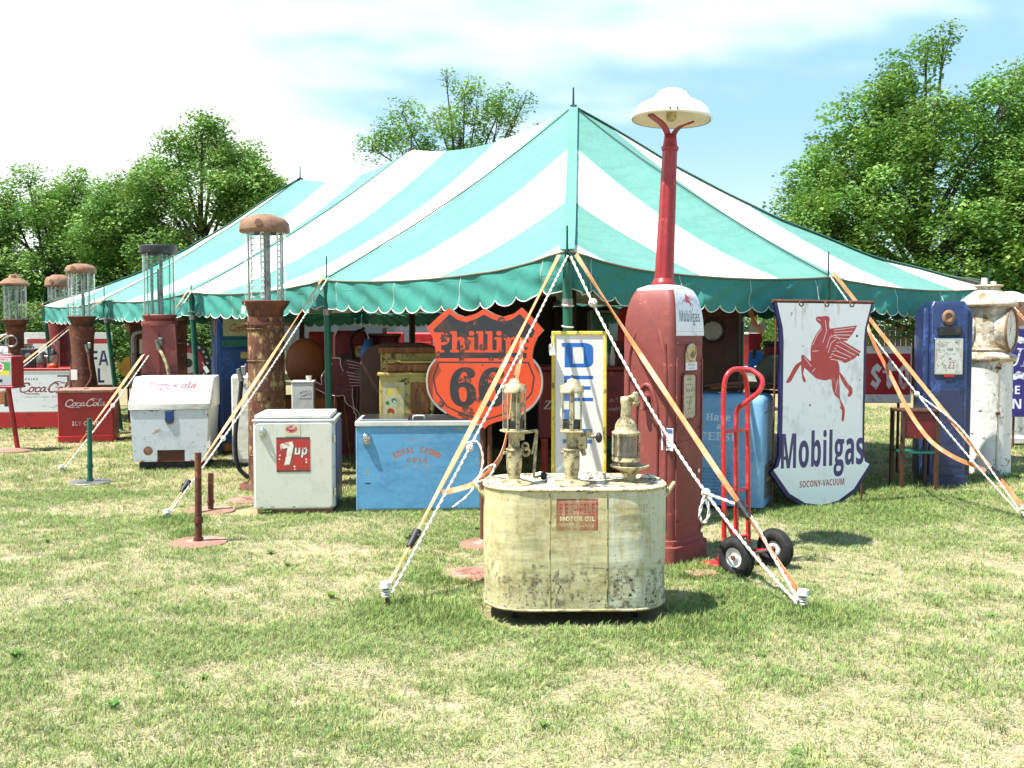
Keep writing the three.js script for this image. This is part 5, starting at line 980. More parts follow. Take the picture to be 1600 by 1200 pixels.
{
  const t = thing('chest_cooler', 'sky blue chest cooler with arched orange lettering and pale metal rim', 'cooler', [-0.84, 0, -8.72], 0.07);
  const W = 1.09, D = 0.66, H = 0.79;
  part(t, 'body', B(W, H - 0.03, D, 0, (H - 0.03) / 2 + 0.02, 0, 0.018), M.skyblue);
  part(t, 'skid', B(W - 0.08, 0.03, D - 0.08, 0, 0.015, 0), M.black);
  const tx = canvasTex(1024, 736, (x, w, h) => {
    x.fillStyle = '#5f9bc4'; x.fillRect(0, 0, w, h);
    const word = 'ROYAL CROWN', R = 330, cx = 498, cy = 530;
    [...word].forEach((c, i) => { const a = (i - (word.length - 1) / 2) * 0.118; x.save(); x.translate(cx + Math.sin(a) * R, cy - Math.cos(a) * R + 2); x.rotate(a); lettered(x, c, 0, 26, 74, '#b8602f', { sx: 0.68, stroke: '#b8602f', lw: 2 }); x.restore(); });
    lettered(x, 'C O L A', 498, 316, 58, '#b8602f', { sx: 0.9, stroke: '#b8602f', lw: 2 });
    x.globalAlpha = 0.75; faint(x, 410, 130, 170, 26, '#b58a5a', 3); x.globalAlpha = 0.85; faint(x, 372, 372, 250, 32, '#b3905e', 8); x.globalAlpha = 1;
    x.strokeStyle = '#3a5f7e'; x.lineWidth = 3; x.beginPath(); x.moveTo(270, 368); x.lineTo(352, 368); x.moveTo(640, 364); x.lineTo(745, 360); x.stroke();
    x.fillStyle = '#cdb24a'; x.beginPath(); x.arc(80, 405, 13, 0, 7); x.fill(); x.fillStyle = '#26221d'; x.beginPath(); x.arc(82, 403, 6, 0, 7); x.fill(); x.fillRect(62, 500, 44, 11);
    x.fillStyle = '#c5a83e'; x.beginPath(); x.moveTo(50, 95); x.lineTo(106, 95); x.lineTo(84, 160); x.lineTo(74, 160); x.fill();
    x.fillStyle = '#b9a06a'; x.fillRect(805, 6, 80, 22);
  }, [{ c: '#4f88b2', f: 4, at: 0.5, soft: 0.2, k: 0.6 }, { c: '#5f97bd', f: 7, sx: 2, at: 0.54, soft: 0.3, k: 0.4 }, { c: '#2a58a0', f: 3, at: 0.66, soft: 0.06, k: 0.7, where: (u, v) => 0.55 + 0.6 * smooth(0.1, 0.02, Math.hypot((u - 0.79) * 1.2, v - 0.3)) }, { c: '#b9c4c8', f: 40, at: 0.81, soft: 0.03 }, { c: '#4b4a48', f: 26, at: 0.78, soft: 0.03, where: (u, v) => 0.8 + 0.2 * smooth(0.7, 1, v) }, { c: '#2f5878', f: 24, sx: 3, sy: 0.6, at: 0.72, soft: 0.08, k: 0.5 }], 4, 72);
  part(t, 'front_face', panel(W - 0.03, H - 0.08, 0, 0.395, D / 2 + 0.003), mat(tx, 0.4, 0, { bumpMap: bumpTex(6, 3, 12), bumpScale: 0.004 }), { uv: true });
  part(t, 'rim', [B(W + 0.016, 0.045, 0.03, 0, H - 0.005, D / 2, 0.008), B(W + 0.016, 0.045, 0.03, 0, H - 0.005, -D / 2, 0.008), B(0.03, 0.045, D - 0.03, W / 2 - 0.008, H - 0.005, 0, 0.008), B(0.03, 0.045, D - 0.03, -W / 2 + 0.008, H - 0.005, 0, 0.008)], M.enamel);
  part(t, 'lid', B(W - 0.06, 0.025, D - 0.06, 0.0, H + 0.008, 0, 0.01), M.black);
  part(t, 'lid_metal', B(0.42, 0.02, D - 0.1, -0.3, H + 0.022, 0, 0.008), M.chrome);
  part(t, 'lid_handle', tube([[-0.05, H + 0.02, 0.22], [-0.045, H + 0.05, 0.225], [0, H + 0.055, 0.225], [0.045, H + 0.05, 0.225], [0.05, H + 0.02, 0.22]], 0.008, 24, 8), M.enamel);
  part(t, 'corner_trim', [B(0.02, H - 0.06, 0.02, -W / 2 + 0.008, 0.39, D / 2 - 0.008, 0.008), B(0.02, H - 0.06, 0.02, W / 2 - 0.008, 0.39, D / 2 - 0.008, 0.008)], M.skyblue);
  part(t, 'lid_seal', B(W - 0.04, 0.006, D - 0.04, 0, H - 0.0275, 0.012), M.black);
  for (const x of [-0.5, -0.17, 0.17, 0.5]) part(t, 'rivet', put(new THREE.SphereGeometry(0.007, 8, 6), x, 0.735, D / 2 + 0.003), M.chrome);
  opener(t, -0.455, 0.67, D / 2 + 0.006, 1.3);
}
{
  const t = thing('slant_lid_cooler', 'rusty white slant lidded cooler with faded red flowing script on its lid', 'cooler', [-4.0, 0, -11.42], 0.16); t.scale.x = 0.95;
  part(t, 'body', loft([[0.1, rrect(0.435, 0.355, 0.05)], [0.71, rrect(0.47, 0.385, 0.05)]]), M.enamel);
  const prof = [[0.405, 0.72], [0.405, 0.765], [0.1, 1.03], [0.02, 1.055], [-0.37, 1.055], [-0.395, 1.03], [-0.395, 0.72]];
  const lid = new THREE.ExtrudeGeometry(outline(prof), { depth: 0.92, bevelEnabled: true, bevelThickness: 0.015, bevelSize: 0.015, bevelSegments: 3 });
  lid.translate(0, 0, -0.46); lid.rotateY(-Math.PI / 2);
  part(t, 'lid', toCreasedNormals(lid, 0.5), M.white);
  const tx = canvasTex(768, 320, (x, w, h) => {
    x.fillStyle = '#d8d8d4'; x.fillRect(0, 0, w, h);
    x.save(); x.translate(-10, 0);
    lettered(x, 'Pepsi', 285, 122, 118, '#86142e', { font: 'serif', slant: 0.2, sx: 0.85, stroke: '#86142e', lw: 9 }); lettered(x, 'Cola', 520, 122, 118, '#86142e', { font: 'serif', slant: 0.2, sx: 0.85, stroke: '#86142e', lw: 9 });
    x.strokeStyle = '#86142e'; x.lineWidth = 9; x.lineCap = 'round'; x.stroke(new Path2D('M196 106 C180 140 150 132 156 116 M196 120 C260 146 360 136 432 120 M214 44 C280 24 330 28 360 36 M372 84 L396 84 M452 30 C500 16 560 24 596 36'));
    x.restore();
    x.strokeStyle = '#a9a7a2'; x.lineWidth = 3; x.beginPath(); x.moveTo(380, 0); x.lineTo(366, h); x.stroke(); x.beginPath(); x.moveTo(530, 205); x.lineTo(700, 198); x.stroke();
  }, [{ c: '#bfc2c3', f: 5, at: 0.54, soft: 0.12, k: 0.7 }, { c: '#e9e9e6', f: 8, at: 0.55, soft: 0.1, k: 0.6 }, { c: '#6b3a20', f: 10, sx: 2, sy: 1, at: 0.55, soft: 0.06, where: (u, v) => 0.4 + 0.6 * Math.max(smooth(0.93, 1, v), smooth(0.02, 0, 1 - u)) }], 4, 73);
  part(t, 'lid_face', panel(0.9, 0.385, 0, 0.913, 0.2675, -0.855), mat(tx, 0.4), { uv: true });
  const hole = new THREE.Path(); hole.moveTo(-0.15, 0.1); hole.lineTo(0.175, 0.1); hole.lineTo(0.175, 0.235); hole.lineTo(-0.15, 0.235);
  const fr = outline([[-0.425, 0.11], [-0.15, 0.11], [-0.15, 0.24], [0.17, 0.24], [0.17, 0.11], [0.425, 0.11], [0.455, 0.7], [-0.455, 0.7]]);
  const ft = canvasTex(768, 512, (x, w, h) => { x.fillStyle = '#c4cacd'; x.fillRect(0, 0, w, h); x.strokeStyle = '#a5aaae'; x.lineWidth = 2; x.beginPath(); x.moveTo(384, 0); x.lineTo(384, h); x.stroke(); x.fillStyle = '#7a4a30'; x.beginPath(); x.ellipse(170, 405, 47, 45, 0, 0, 7); x.fill(); },
    [{ c: '#a9b0b6', f: 4, at: 0.5, soft: 0.25, k: 0.6 }, { c: '#7a4a26', f: 9, sx: 2, sy: 1, at: 0.54, soft: 0.08, where: (u, v) => 0.42 + 0.58 * Math.max(smooth(0.05, 0.0, v), smooth(0.96, 1, u) * 0.9, smooth(0.93, 1, v) * 0.8, smooth(0.12, 0.02, Math.hypot(u - 0.9, v)) ) }, { c: '#8a6a4a', f: 12, at: 0.56, soft: 0.1, k: 0.6, where: (u, v) => 0.6 + 0.5 * smooth(0.25, 0.02, Math.hypot(u - 0.3, v - 0.45)) }, { c: '#4f453c', f: 36, at: 0.74, soft: 0.03 }], 5, 74);
  part(t, 'front_plate', plate(fr, 0.03, 0.004).translate(0, 0, 0.405), M.enamel);
  part(t, 'front_face', face(fr, 0).translate(0, 0, 0.4075), mat(ft, 0.4), { uv: true });
  part(t, 'compressor_recess', B(0.33, 0.15, 0.02, 0.01, 0.175, 0.384), M.rust);
  part(t, 'latch', [B(0.1, 0.1, 0.02, 0.0, 0.645, 0.415, 0.008), put(new THREE.CylinderGeometry(0.042, 0.048, 0.022, 24), 0, 0.595, 0.415, Math.PI / 2)], M.deepblue);
  part(t, 'latch_plate', [put(new THREE.CylinderGeometry(0.056, 0.056, 0.012, 24), 0, 0.59, 0.41, Math.PI / 2)], M.pinkrust);
  part(t, 'plinth', B(0.76, 0.1, 0.62, 0, 0.055, 0), M.black);
  part(t, 'rust_edge', B(0.92, 0.014, 0.02, 0, 0.713, 0.398, 0.004), M.rust);
}
priceTag('white price tag at the lower right corner of the slant lidded cooler', [-3.45, 0.36, -10.92], 0.2, -0.2);
priceTag('white price tag stuck above the slant lidded cooler', [-3.62, 1.2, -11.3], 0.2, 0.5);
{
  const t = thing('small_red_cooler', 'dark red ice box with white flowing script and block lettering', 'cooler', [-6.27, 0, -14.22], 0.27);
  part(t, 'body', loft([[0.02, rrect(0.385, 0.33, 0.03)], [0.1, rrect(0.385, 0.33, 0.03)], [0.105, rrect(0.375, 0.32, 0.03)], [0.72, rrect(0.375, 0.32, 0.03)]]), M.red);
  part(t, 'lid', [B(0.79, 0.05, 0.68, 0, 0.75, 0, 0.015)], M.pinkrust);
  part(t, 'hinge', [B(0.07, 0.012, 0.05, 0, 0.78, 0.2, 0.004)], M.black);
  const tx = canvasTex(512, 448, (x, w, h) => { x.fillStyle = '#96191c'; x.fillRect(0, 0, w, h); flowing(x, 60, 130, 76, '#ddd6cf'); lettered(x, 'ICE COLD', 256, 340, 62, '#d8d2ca', { sx: 0.95 }); }, [{ c: '#7d1518', f: 5, at: 0.52, soft: 0.2, k: 0.6 }, { c: '#b0605a', f: 30, at: 0.79, soft: 0.03 }], 4, 75);
  part(t, 'front_face', panel(0.72, 0.6, 0, 0.41, 0.323), mat(tx, 0.35), { uv: true });
}
{
  const t = thing('long_cooler', 'long white and red cooler with script lettering at the left edge', 'cooler', [-8.05, 0, -16.25], 0.12);
  part(t, 'body', B(1.7, 0.92, 0.7, 0, 0.52, 0, 0.03), M.red);
  part(t, 'base_panel', B(1.66, 0.26, 0.02, 0, 0.16, 0.352, 0.006), M.red);
  part(t, 'lid', B(1.72, 0.045, 0.73, 0, 0.995, 0, 0.012), M.red);
  const tx = canvasTex(1024, 448, (x, w, h) => {
    x.fillStyle = '#d6d9d8'; x.fillRect(0, 0, w, h);
    lettered(x, 'D R I N K', 560, 96, 32, '#3a3336'); flowing(x, 430, 230, 110, '#6b1a22'); faint(x, 440, 292, 380, 18, '#55484a', 6);
    x.fillStyle = '#b0764a'; x.beginPath(); x.ellipse(255, 290, 60, 78, 0.3, 0, 7); x.fill(); x.fillStyle = '#9a5f38'; for (let k = 0; k < 4; k++) { x.beginPath(); x.ellipse(280, 240 + 36 * k, 44, 17, -0.1, 0, 7); x.fill(); }
    x.fillStyle = '#2e2320'; x.beginPath(); x.moveTo(300, 130); x.lineTo(326, 130); x.lineTo(330, 210); x.quadraticCurveTo(356, 250, 346, 330); x.lineTo(350, 390); x.lineTo(280, 390); x.lineTo(286, 330); x.quadraticCurveTo(276, 250, 298, 210); x.fill();
    x.fillStyle = '#46423f'; x.fillRect(820, 40, 140, 18); x.fillRect(920, 50, 22, 60);
  }, [{ c: '#c2c6c6', f: 5, at: 0.54, soft: 0.2, k: 0.5 }, { c: '#8a7a70', f: 10, at: 0.66, soft: 0.05, k: 0.6 }], 4, 76);
  part(t, 'white_panel', panel(1.6, 0.66, -0.02, 0.63, 0.356), mat(tx, 0.35), { uv: true });
  part(t, 'panel_trim', [B(1.64, 0.018, 0.012, -0.02, 0.965, 0.356), B(1.64, 0.018, 0.012, -0.02, 0.298, 0.356)], M.chrome);
}
{ // things standing on the long cooler
  const y = 1.02;
  const b = thing('blue_tub', 'small blue tub on the long white and red cooler', 'tub', [-8.42, y, -16.1]);
  part(b, 'tub', lathe([[0, 0], [0.08, 0], [0.1, 0.15], [0.106, 0.15], [0.106, 0.16], [0.094, 0.16], [0.076, 0.01], [0, 0.01]], 24), mat('#1f6aa8', 0.4));
  part(b, 'handle', tube([[-0.1, 0.15, 0], [-0.07, 0.22, 0.02], [0.07, 0.22, 0.02], [0.1, 0.15, 0]], 0.005, 20, 6), M.steel);
  const k = thing('black_case', 'black case beside the blue tub on the long cooler', 'case', [-8.12, y, -16.2], 0.2);
  part(k, 'case', B(0.24, 0.32, 0.2, 0, 0.16, 0, 0.02), M.black); part(k, 'case_handle', tube([[-0.06, 0.32, 0], [-0.05, 0.36, 0], [0.05, 0.36, 0], [0.06, 0.32, 0]], 0.009, 16, 6), M.black); part(k, 'dial', put(new THREE.CylinderGeometry(0.05, 0.05, 0.02, 20), 0, 0.2, 0.105, Math.PI / 2), M.steel);
  const c = thing('milk_can', 'grey metal milk can on the long cooler beside the orange lantern', 'milk can', [-7.88, y, -16.1]);
  part(c, 'can', lathe([[0, 0], [0.075, 0], [0.078, 0.15], [0.045, 0.2], [0.045, 0.24], [0.055, 0.25], [0.05, 0.27], [0, 0.28]], 22), M.steel); part(c, 'grip', put(new THREE.TorusGeometry(0.03, 0.006, 8, 16), 0.08, 0.15, 0), M.steel);
  const l = thing('orange_lantern', 'orange barn lantern with black frame on the long cooler', 'lantern', [-7.68, y, -16.1]);
  part(l, 'fount', lathe([[0, 0], [0.08, 0], [0.082, 0.05], [0.04, 0.075], [0, 0.08]], 20), mat('#b84a20', 0.4)); part(l, 'globe', lathe([[0.035, 0.08], [0.06, 0.14], [0.04, 0.22]], 20), M.dirtyglass); part(l, 'hood', lathe([[0.05, 0.22], [0.055, 0.24], [0.03, 0.28], [0.03, 0.31], [0, 0.32]], 18), M.black);
  part(l, 'side_tube', [tube([[-0.06, 0.05, 0], [-0.085, 0.16, 0], [-0.05, 0.27, 0]], 0.008, 14, 6), tube([[0.06, 0.05, 0], [0.085, 0.16, 0], [0.05, 0.27, 0]], 0.008, 14, 6)], M.black);
  part(l, 'bail', tube([[-0.05, 0.27, 0], [-0.06, 0.36, 0], [0, 0.4, 0], [0.06, 0.36, 0], [0.05, 0.27, 0]], 0.004, 20, 5), M.steel);
}
{
  const t = thing('vending_stand', 'red coin vendor on a leaning post with round base at the left edge', 'vending machine', [-6.68, 0, -12.9]);
  part(t, 'round_base', lathe([[0.23, 0], [0.24, 0.012], [0.2, 0.03], [0.05, 0.045], [0, 0.05]], 32), M.pinkrust);
  part(t, 'post', rod(V(0.02, 0.03, 0), V(-0.09, 0.88, 0), 0.032), M.red);
  part(t, 'housing', [B(0.36, 0.42, 0.3, -0.12, 1.075, 0, 0.02), B(0.38, 0.03, 0.34, -0.12, 0.87, 0.01, 0.008)], M.red);
  const tx = canvasTex(256, 320, (x, w, h) => { x.fillStyle = '#aab0b4'; x.fillRect(0, 0, w, h); x.fillStyle = '#d9b9c4'; x.fillRect(0, 0, w, 44); x.fillStyle = '#4f9a52'; x.fillRect(12, 54, w - 24, 140); x.fillStyle = '#d9c03a'; x.fillRect(20, 150, w - 40, 50); x.fillStyle = '#e0dcd8'; x.beginPath(); x.arc(128, 110, 52, 0, 7); x.fill(); x.fillStyle = '#cf4a6c'; x.beginPath(); x.arc(128, 110, 38, 0, 7); x.fill(); faint(x, 100, 118, 56, 18, '#f0e6e6', 4); faint(x, 20, 32, 200, 22, '#b02a3a', 7); x.fillStyle = '#2a2a2c'; x.fillRect(96, 250, 64, 34); }, [], 5, 77);
  part(t, 'front_panel', panel(0.32, 0.37, -0.12, 1.08, 0.153), mat(tx, 0.4), { uv: true });
  part(t, 'coin_knob', put(new THREE.CylinderGeometry(0.03, 0.03, 0.04, 16), -0.2, 0.93, 0.165, Math.PI / 2), M.chrome);
}

// ---------------------------------------------------------------- stanchions
{
  const a = thing('stanchion', 'rusty pipe stanchion on a round base plate in the lawn, nearest one', 'stanchion', [-2.34, 0, -7.11], 0, 'pipe stanchions on round bases');
  part(a, 'round_base', lathe([[0.205, 0], [0.21, 0.012], [0.2, 0.02], [0.05, 0.026], [0, 0.026]], 40), M.pinkrust);
  part(a, 'post', [rod(V(0, 0.02, 0), V(0.008, 0.685, 0), 0.026, 0.024, 16), C(0.034, 0.034, 0.16, 0.2, 0.002, 0, 16), C(0.036, 0.036, 0.02, 0.05, 0, 0, 16)], M.rust);
  const low = copy(a, 'second shorter rusty stanchion behind the nearest one, beneath the straps', [-2.66, 0, -8.42], 0.4); low.children[1].scale.y = 0.5;
  const g = copy(a, 'green post on a grey round plate beside the red ice box', [-4.45, 0, -10.08]);
  g.children.forEach((c) => { c.material = c.name === 'post' ? M.polegreen : M.steel; });
  single('round_plate', 'rusty round plate lying half hidden left of the cream upright cooler', 'plate', lathe([[0.17, 0], [0.175, 0.012], [0.16, 0.025], [0, 0.03]], 32, -2.5, 0, -8.95), M.pinkrust);
}

// ---------------------------------------------------------------- glass topped pumps
function glassPump(name, label, pos, turn, o) {
  const t = thing(name, label, 'gas pump', pos, turn, 'old gas pumps with glass cylinders');
  const { y0, y1, r, cap, body, m, flare = r * 1.15, strips = true, glass = M.glass, hose } = o;
  part(t, 'foot_plate', lathe([[flare * 1.25, 0], [flare * 1.25, 0.05], [flare, 0.07], [0, 0.07]], 28), m);
  body(t);
  part(t, 'glass_flare', lathe([[flare * 0.75, y0 - 0.18], [flare * 0.8, y0 - 0.1], [flare, y0 - 0.04], [flare * 1.06, y0 - 0.015], [flare * 1.06, y0], [0, y0]], 32), m);
  part(t, 'glass_cylinder', new THREE.CylinderGeometry(r, r, y1 - y0, 40, 1, true).translate(0, (y0 + y1) / 2, 0), glass);
  part(t, 'inner_tube', [rod(V(r * 0.15, y0, 0), V(r * 0.15, y1, 0), r * 0.11, r * 0.11, 12), rod(V(-r * 0.05, y0, -r * 0.3), V(-r * 0.05, y1 - (strips ? 0 : 0.2), -r * 0.3), r * 0.08, r * 0.08, 10), ...(strips ? [] : [rod(V(-r * 0.42, y0, 0.02), V(-r * 0.42, y1 - 0.16, 0.02), r * 0.1)])], M.steel);
  if (strips) for (const [a, b] of [[-0.62, 0.3], [-0.12, 0.5], [0.62, 0.2]]) {
    const z = r * b, x = r * a, n = 12, teeth = [B(0.018, y1 - y0 - 0.02, 0.006, x, (y0 + y1) / 2, z, 0.002)];
    for (let k = 0; k < n; k++) teeth.push(B(0.04, 0.018, 0.008, x + 0.014, y0 + (k + 0.5) / n * (y1 - y0), z + 0.003, 0.003, 0, 0, 0.3));
    part(t, 'gallon_marker', teeth, M.enamel);
  }
  for (let k = 0; k < 4; k++) { const a = 0.6 + k * Math.PI / 2; part(t, 'tie_rod', rod(V(Math.cos(a) * r * 1.12, y0, Math.sin(a) * r * 1.12), V(Math.cos(a) * r * 1.12, y1 + 0.02, Math.sin(a) * r * 1.12), 0.008), M.steel); }
  part(t, 'cap', cap.shape, cap.m);
  if (hose) { const h = part(t, 'hose', tube(hose, 0.022, 60, 10), hose.m || M.rubber); part(h, 'nozzle', [rod(hose[0].clone ? hose[0] : V(...hose[0]), V(...hose[0]).add(V(-0.03, 0.12, 0.02)), 0.03, 0.02), B(0.05, 0.1, 0.03, hose[0][0] + 0.02, hose[0][1] + 0.1, hose[0][2], 0.01)], M.steel); }
  return t;
}
const domeCap = (r, y, h, m) => ({ m, shape: [lathe([[r, y - 0.02], [r * 1.2, y - 0.012], [r * 1.22, y + 0.02], [r * 1.18, y + h * 0.5], [r * 1.0, y + h * 0.8], [r * 0.65, y + h * 0.93], [r * 0.6, y + h], [r * 0.5, y + h], [r * 0.48, y + h * 1.04], [0, y + h * 1.05]], 36), put(new THREE.CylinderGeometry(0.035, 0.035, 0.03, 16), -r * 0.1, y + h * 0.4, r * 1.18, Math.PI / 2)] });
glassPump('visible_gas_pump', 'rusty round column gas pump with clear glass cylinder behind the cream cooler', [-2.49, 0, -9.75], 0.1, {
  y0: 1.905, y1: 2.61, r: 0.205, flare: 0.225, m: M.rust, cap: domeCap(0.205, 2.6, 0.16, M.rustcap), hose: [[-0.24, 1.1, 0.05], [-0.26, 0.9, 0.06], [-0.3, 0.55, 0.1], [-0.28, 0.25, 0.1], [-0.18, 0.12, 0.08]],
  body: (t) => { part(t, 'column', [lathe([[0.2, 0.06], [0.19, 0.1], [0.186, 0.8], [0.182, 1.3], [0.18, 1.74]], 36), ...[0.35, 1.3, 1.62].map((y) => put(new THREE.TorusGeometry(0.186, 0.008, 6, 36), 0, y, 0, Math.PI / 2))], M.rustpaint); part(t, 'clamp_band', [C(0.2, 0.2, 1.66, 1.69, 0, 0, 36), B(0.05, 0.04, 0.05, -0.21, 1.66, 0.05, 0.01), B(0.06, 0.03, 0.03, 0.22, 1.67, 0.03, 0.01)], M.rust); part(t, 'inspection_panel', sheet(10, 2, (u, v) => { const a = 0.9 + u * 1.1; return V(Math.cos(a) * 0.189, 0.9 + v * 0.4, Math.sin(a) * 0.189); }), M.rustpaint); } });
priceTag('white price tag hanging from the rusty glass topped pump by the valance', [-2.66, 1.86, -9.58], 0, -0.15);
glassPump('visible_gas_pump', 'red square gas pump with pale teal glass and black cap behind the slant lidded cooler', [-4.48, 0, -12.25], 0.3, {
  y0: 1.82, y1: 2.6, r: 0.195, flare: 0.2, m: M.maroon, strips: false, glass: M.tealglass, hose: Object.assign([[-0.0, 1.38, 0.24], [0.04, 1.32, 0.27], [0.1, 1.15, 0.29], [0.13, 0.9, 0.29], [0.1, 0.6, 0.29], [0.0, 0.4, 0.28]], { m: M.cream }),
  cap: { m: M.black, shape: [lathe([[0.19, 2.58], [0.225, 2.58], [0.23, 2.6], [0.23, 2.68], [0.22, 2.69], [0, 2.69]], 36), ...[0, 1, 2, 3].map((k) => C(0.02, 0.015, 2.69, 2.72, Math.cos(k * 1.57) * 0.1, Math.sin(k * 1.57) * 0.1, 10))] },
  body: (t) => { part(t, 'column', toCreasedNormals(new THREE.CylinderGeometry(0.27, 0.36, 1.64, 4, 1).rotateY(Math.PI / 4).translate(0, 0.88, 0), 0.3), M.maroon); part(t, 'door_edge', [B(0.012, 1.4, 0.012, 0, 0.9, 0.225, 0.003, -0.035)], M.darkred); part(t, 'keyhole', put(new THREE.CylinderGeometry(0.035, 0.035, 0.02, 16), -0.17, 1.05, 0.225, Math.PI / 2), M.black); part(t, 'neck', [C(0.22, 0.22, 1.68, 1.74, 0, 0, 28)], M.maroon); } });
glassPump('visible_gas_pump', 'brown waisted gas pump with toothed glass cylinder behind the red ice box', [-6.74, 0, -15.1], 0, {
  y0: 1.86, y1: 2.54, r: 0.2, flare: 0.2, m: M.rust, cap: domeCap(0.19, 2.54, 0.13, M.rustcap), hose: Object.assign([[0.16, 1.3, 0.16], [0.2, 1.1, 0.2], [0.22, 0.9, 0.2], [0.1, 0.7, 0.22]], { m: M.rust }),
  body: (t) => { part(t, 'column', lathe([[0.26, 0.06], [0.24, 0.5], [0.2, 0.9], [0.16, 1.2], [0.17, 1.5], [0.2, 1.7]], 28), M.rust); part(t, 'paper_notice', B(0.1, 0.16, 0.004, -0.05, 0.95, 0.2), M.card); } });
glassPump('visible_gas_pump', 'reddish brown gas pump with glass rising beyond the far left tent corner', [-9.2, 0, -19.6], 0, {
  y0: 1.95, y1: 2.56, r: 0.21, flare: 0.24, m: M.darkred, cap: domeCap(0.22, 2.56, 0.22, M.rustcap),
  body: (t) => { part(t, 'column', lathe([[0.28, 0.06], [0.24, 0.3], [0.22, 1.8]], 28), M.darkred); part(t, 'door', B(0.2, 0.9, 0.02, 0, 1.0, 0.225, 0.006), M.maroon); } });
glassPump('visible_gas_pump', 'leftmost glass topped gas pump with a wide conical brown cap', [-9.3, 0, -18.05], 0, {
  y0: 1.86, y1: 2.5, r: 0.195, flare: 0.22, m: M.rust, strips: false,
  cap: { m: M.rustcap, shape: [lathe([[0.2, 2.49], [0.26, 2.5], [0.265, 2.53], [0.18, 2.6], [0.1, 2.64], [0.09, 2.69], [0.05, 2.7], [0, 2.7]], 32), B(0.08, 0.05, 0.06, 0.03, 2.66, 0.08, 0.01)] },
  body: (t) => { part(t, 'column', lathe([[0.26, 0.06], [0.2, 0.3], [0.14, 1.2], [0.14, 1.6], [0.2, 1.72]], 24), M.rust); part(t, 'gauge_ring', put(new THREE.TorusGeometry(0.1, 0.02, 8, 24), 0, 1.45, 0.15), M.steel); } });

// ---------------------------------------------------------------- under and beyond the tent, left half
function boardSign(name, label, pos, turn, w, h, y, draw, wear_, frameMat, seed, px = 512) {
  const t = thing(name, label, 'sign', pos, turn);
  part(t, 'board', B(w, h, 0.04, 0, y, -0.022, 0.006), frameMat);
  part(t, 'printed_face', panel(w - 0.03, h - 0.03, 0, y, 0.001), mat(canvasTex(px, Math.round(px * h / w), draw, wear_, 4, seed), 0.45), { uv: true });
  for (const s of [-1, 1]) part(t, 'leg', rod(V(s * w * 0.38, 0, -0.06), V(s * w * 0.38, y, -0.05), 0.016), M.rust);
  return t;
}
boardSign('board_sign', 'white sign with a red band and tall navy letters behind the left pumps', [-9.7, 0, -21], 0.15, 1.85, 1.15, 1.05, (x, w, h) => {
  x.fillStyle = '#d2d1c6'; x.fillRect(0, 0, w, h); x.fillStyle = '#a02a28'; x.fillRect(24, 34, w - 48, 30);
  x.fillStyle = '#1f2650'; x.beginPath(); x.moveTo(60, 190); x.lineTo(120, 110); x.lineTo(150, 140); x.lineTo(150, 190); x.fill();
  lettered(x, 'FA', 440, 200, 128, '#1f2650', { sx: 0.72 }); lettered(x, 'L', 446, 308, 128, '#1f2650', { sx: 0.72 });
}, [{ c: '#bdbbad', f: 5, at: 0.54, soft: 0.2, k: 0.5 }], M.enamel, 80);
{
  const t = thing('cutout_sign', 'yellow cut-out sign with pink letters left of the red glass pump', 'sign', [-6.6, 0, -17], 0.1);
  const s = outline([[-0.4, 1.15], [-0.3, 1.05], [-0.24, 1.17], [-0.1, 1.2], [0.1, 1.18], [0.42, 1.19], [0.42, 0.78], [0.1, 0.78], [-0.2, 0.8], [-0.34, 0.92]]);
  part(t, 'board', plate(s, 0.03), M.yellow);
  part(t, 'printed_face', face(s, 0.002), mat(canvasTex(512, 256, (x, w, h) => { x.fillStyle = '#d9a72c'; x.fillRect(0, 0, w, h); lettered(x, 'M O', 330, 110, 110, '#c46a72'); lettered(x, 'O C', 390, 230, 110, '#c46a72'); }, [{ c: '#c08a1e', f: 5, at: 0.54, soft: 0.2 }], 5, 81), 0.5), { uv: true });
  for (const x of [-0.2, 0.3]) part(t, 'leg', rod(V(x, 0, -0.05), V(x, 0.95, -0.05), 0.018), M.rust);
}
{
  const t = thing('rusty_pump', 'rust brown box pump with an elbow pipe and white notice', 'gas pump', [-6.15, 0, -16], 0.1);
  part(t, 'housing', B(0.34, 1.7, 0.34, 0.02, 0.9, 0, 0.02), M.rust); part(t, 'top_cap', [B(0.28, 0.08, 0.28, -0.02, 1.78, 0, 0.03), put(new THREE.SphereGeometry(0.08, 16, 12), -0.17, 1.7, 0.08)], M.pinkrust);
  part(t, 'elbow_pipe', tube([[-0.06, 0.02, 0.26], [-0.06, 1.2, 0.26], [-0.055, 1.5, 0.26], [-0.02, 1.6, 0.26], [0.08, 1.62, 0.26], [0.2, 1.62, 0.26]], 0.045, 50, 12), M.steel);
  part(t, 'paper_notice', B(0.13, 0.24, 0.005, 0.07, 1.38, 0.175), M.card); part(t, 'foot', B(0.4, 0.06, 0.4, 0.02, 0.03, 0, 0.01), M.rust);
}
{
  const t = thing('rusty_rack', 'tall orange rusted angle iron rack right of the red glass pump', 'rack', [-4.72, 0, -13.6], 0.3);
  for (const [x, z] of [[-0.1, 0.12], [0.1, 0.12], [-0.1, -0.12], [0.1, -0.12]]) part(t, 'upright', [B(0.035, 1.8, 0.008, x, 0.9, z), B(0.008, 1.8, 0.035, x + (x > 0 ? 0.0135 : -0.0135), 0.9, z - 0.0135)], M.rust);
  for (const y of [0.3, 0.9, 1.45, 1.78]) part(t, 'shelf', B(0.22, 0.014, 0.25, 0, y, 0, 0.003), M.pinkrust);
  const tin = part(t, 'back_panel', B(0.2, 1.7, 0.006, 0, 0.92, -0.125), M.rust);
}
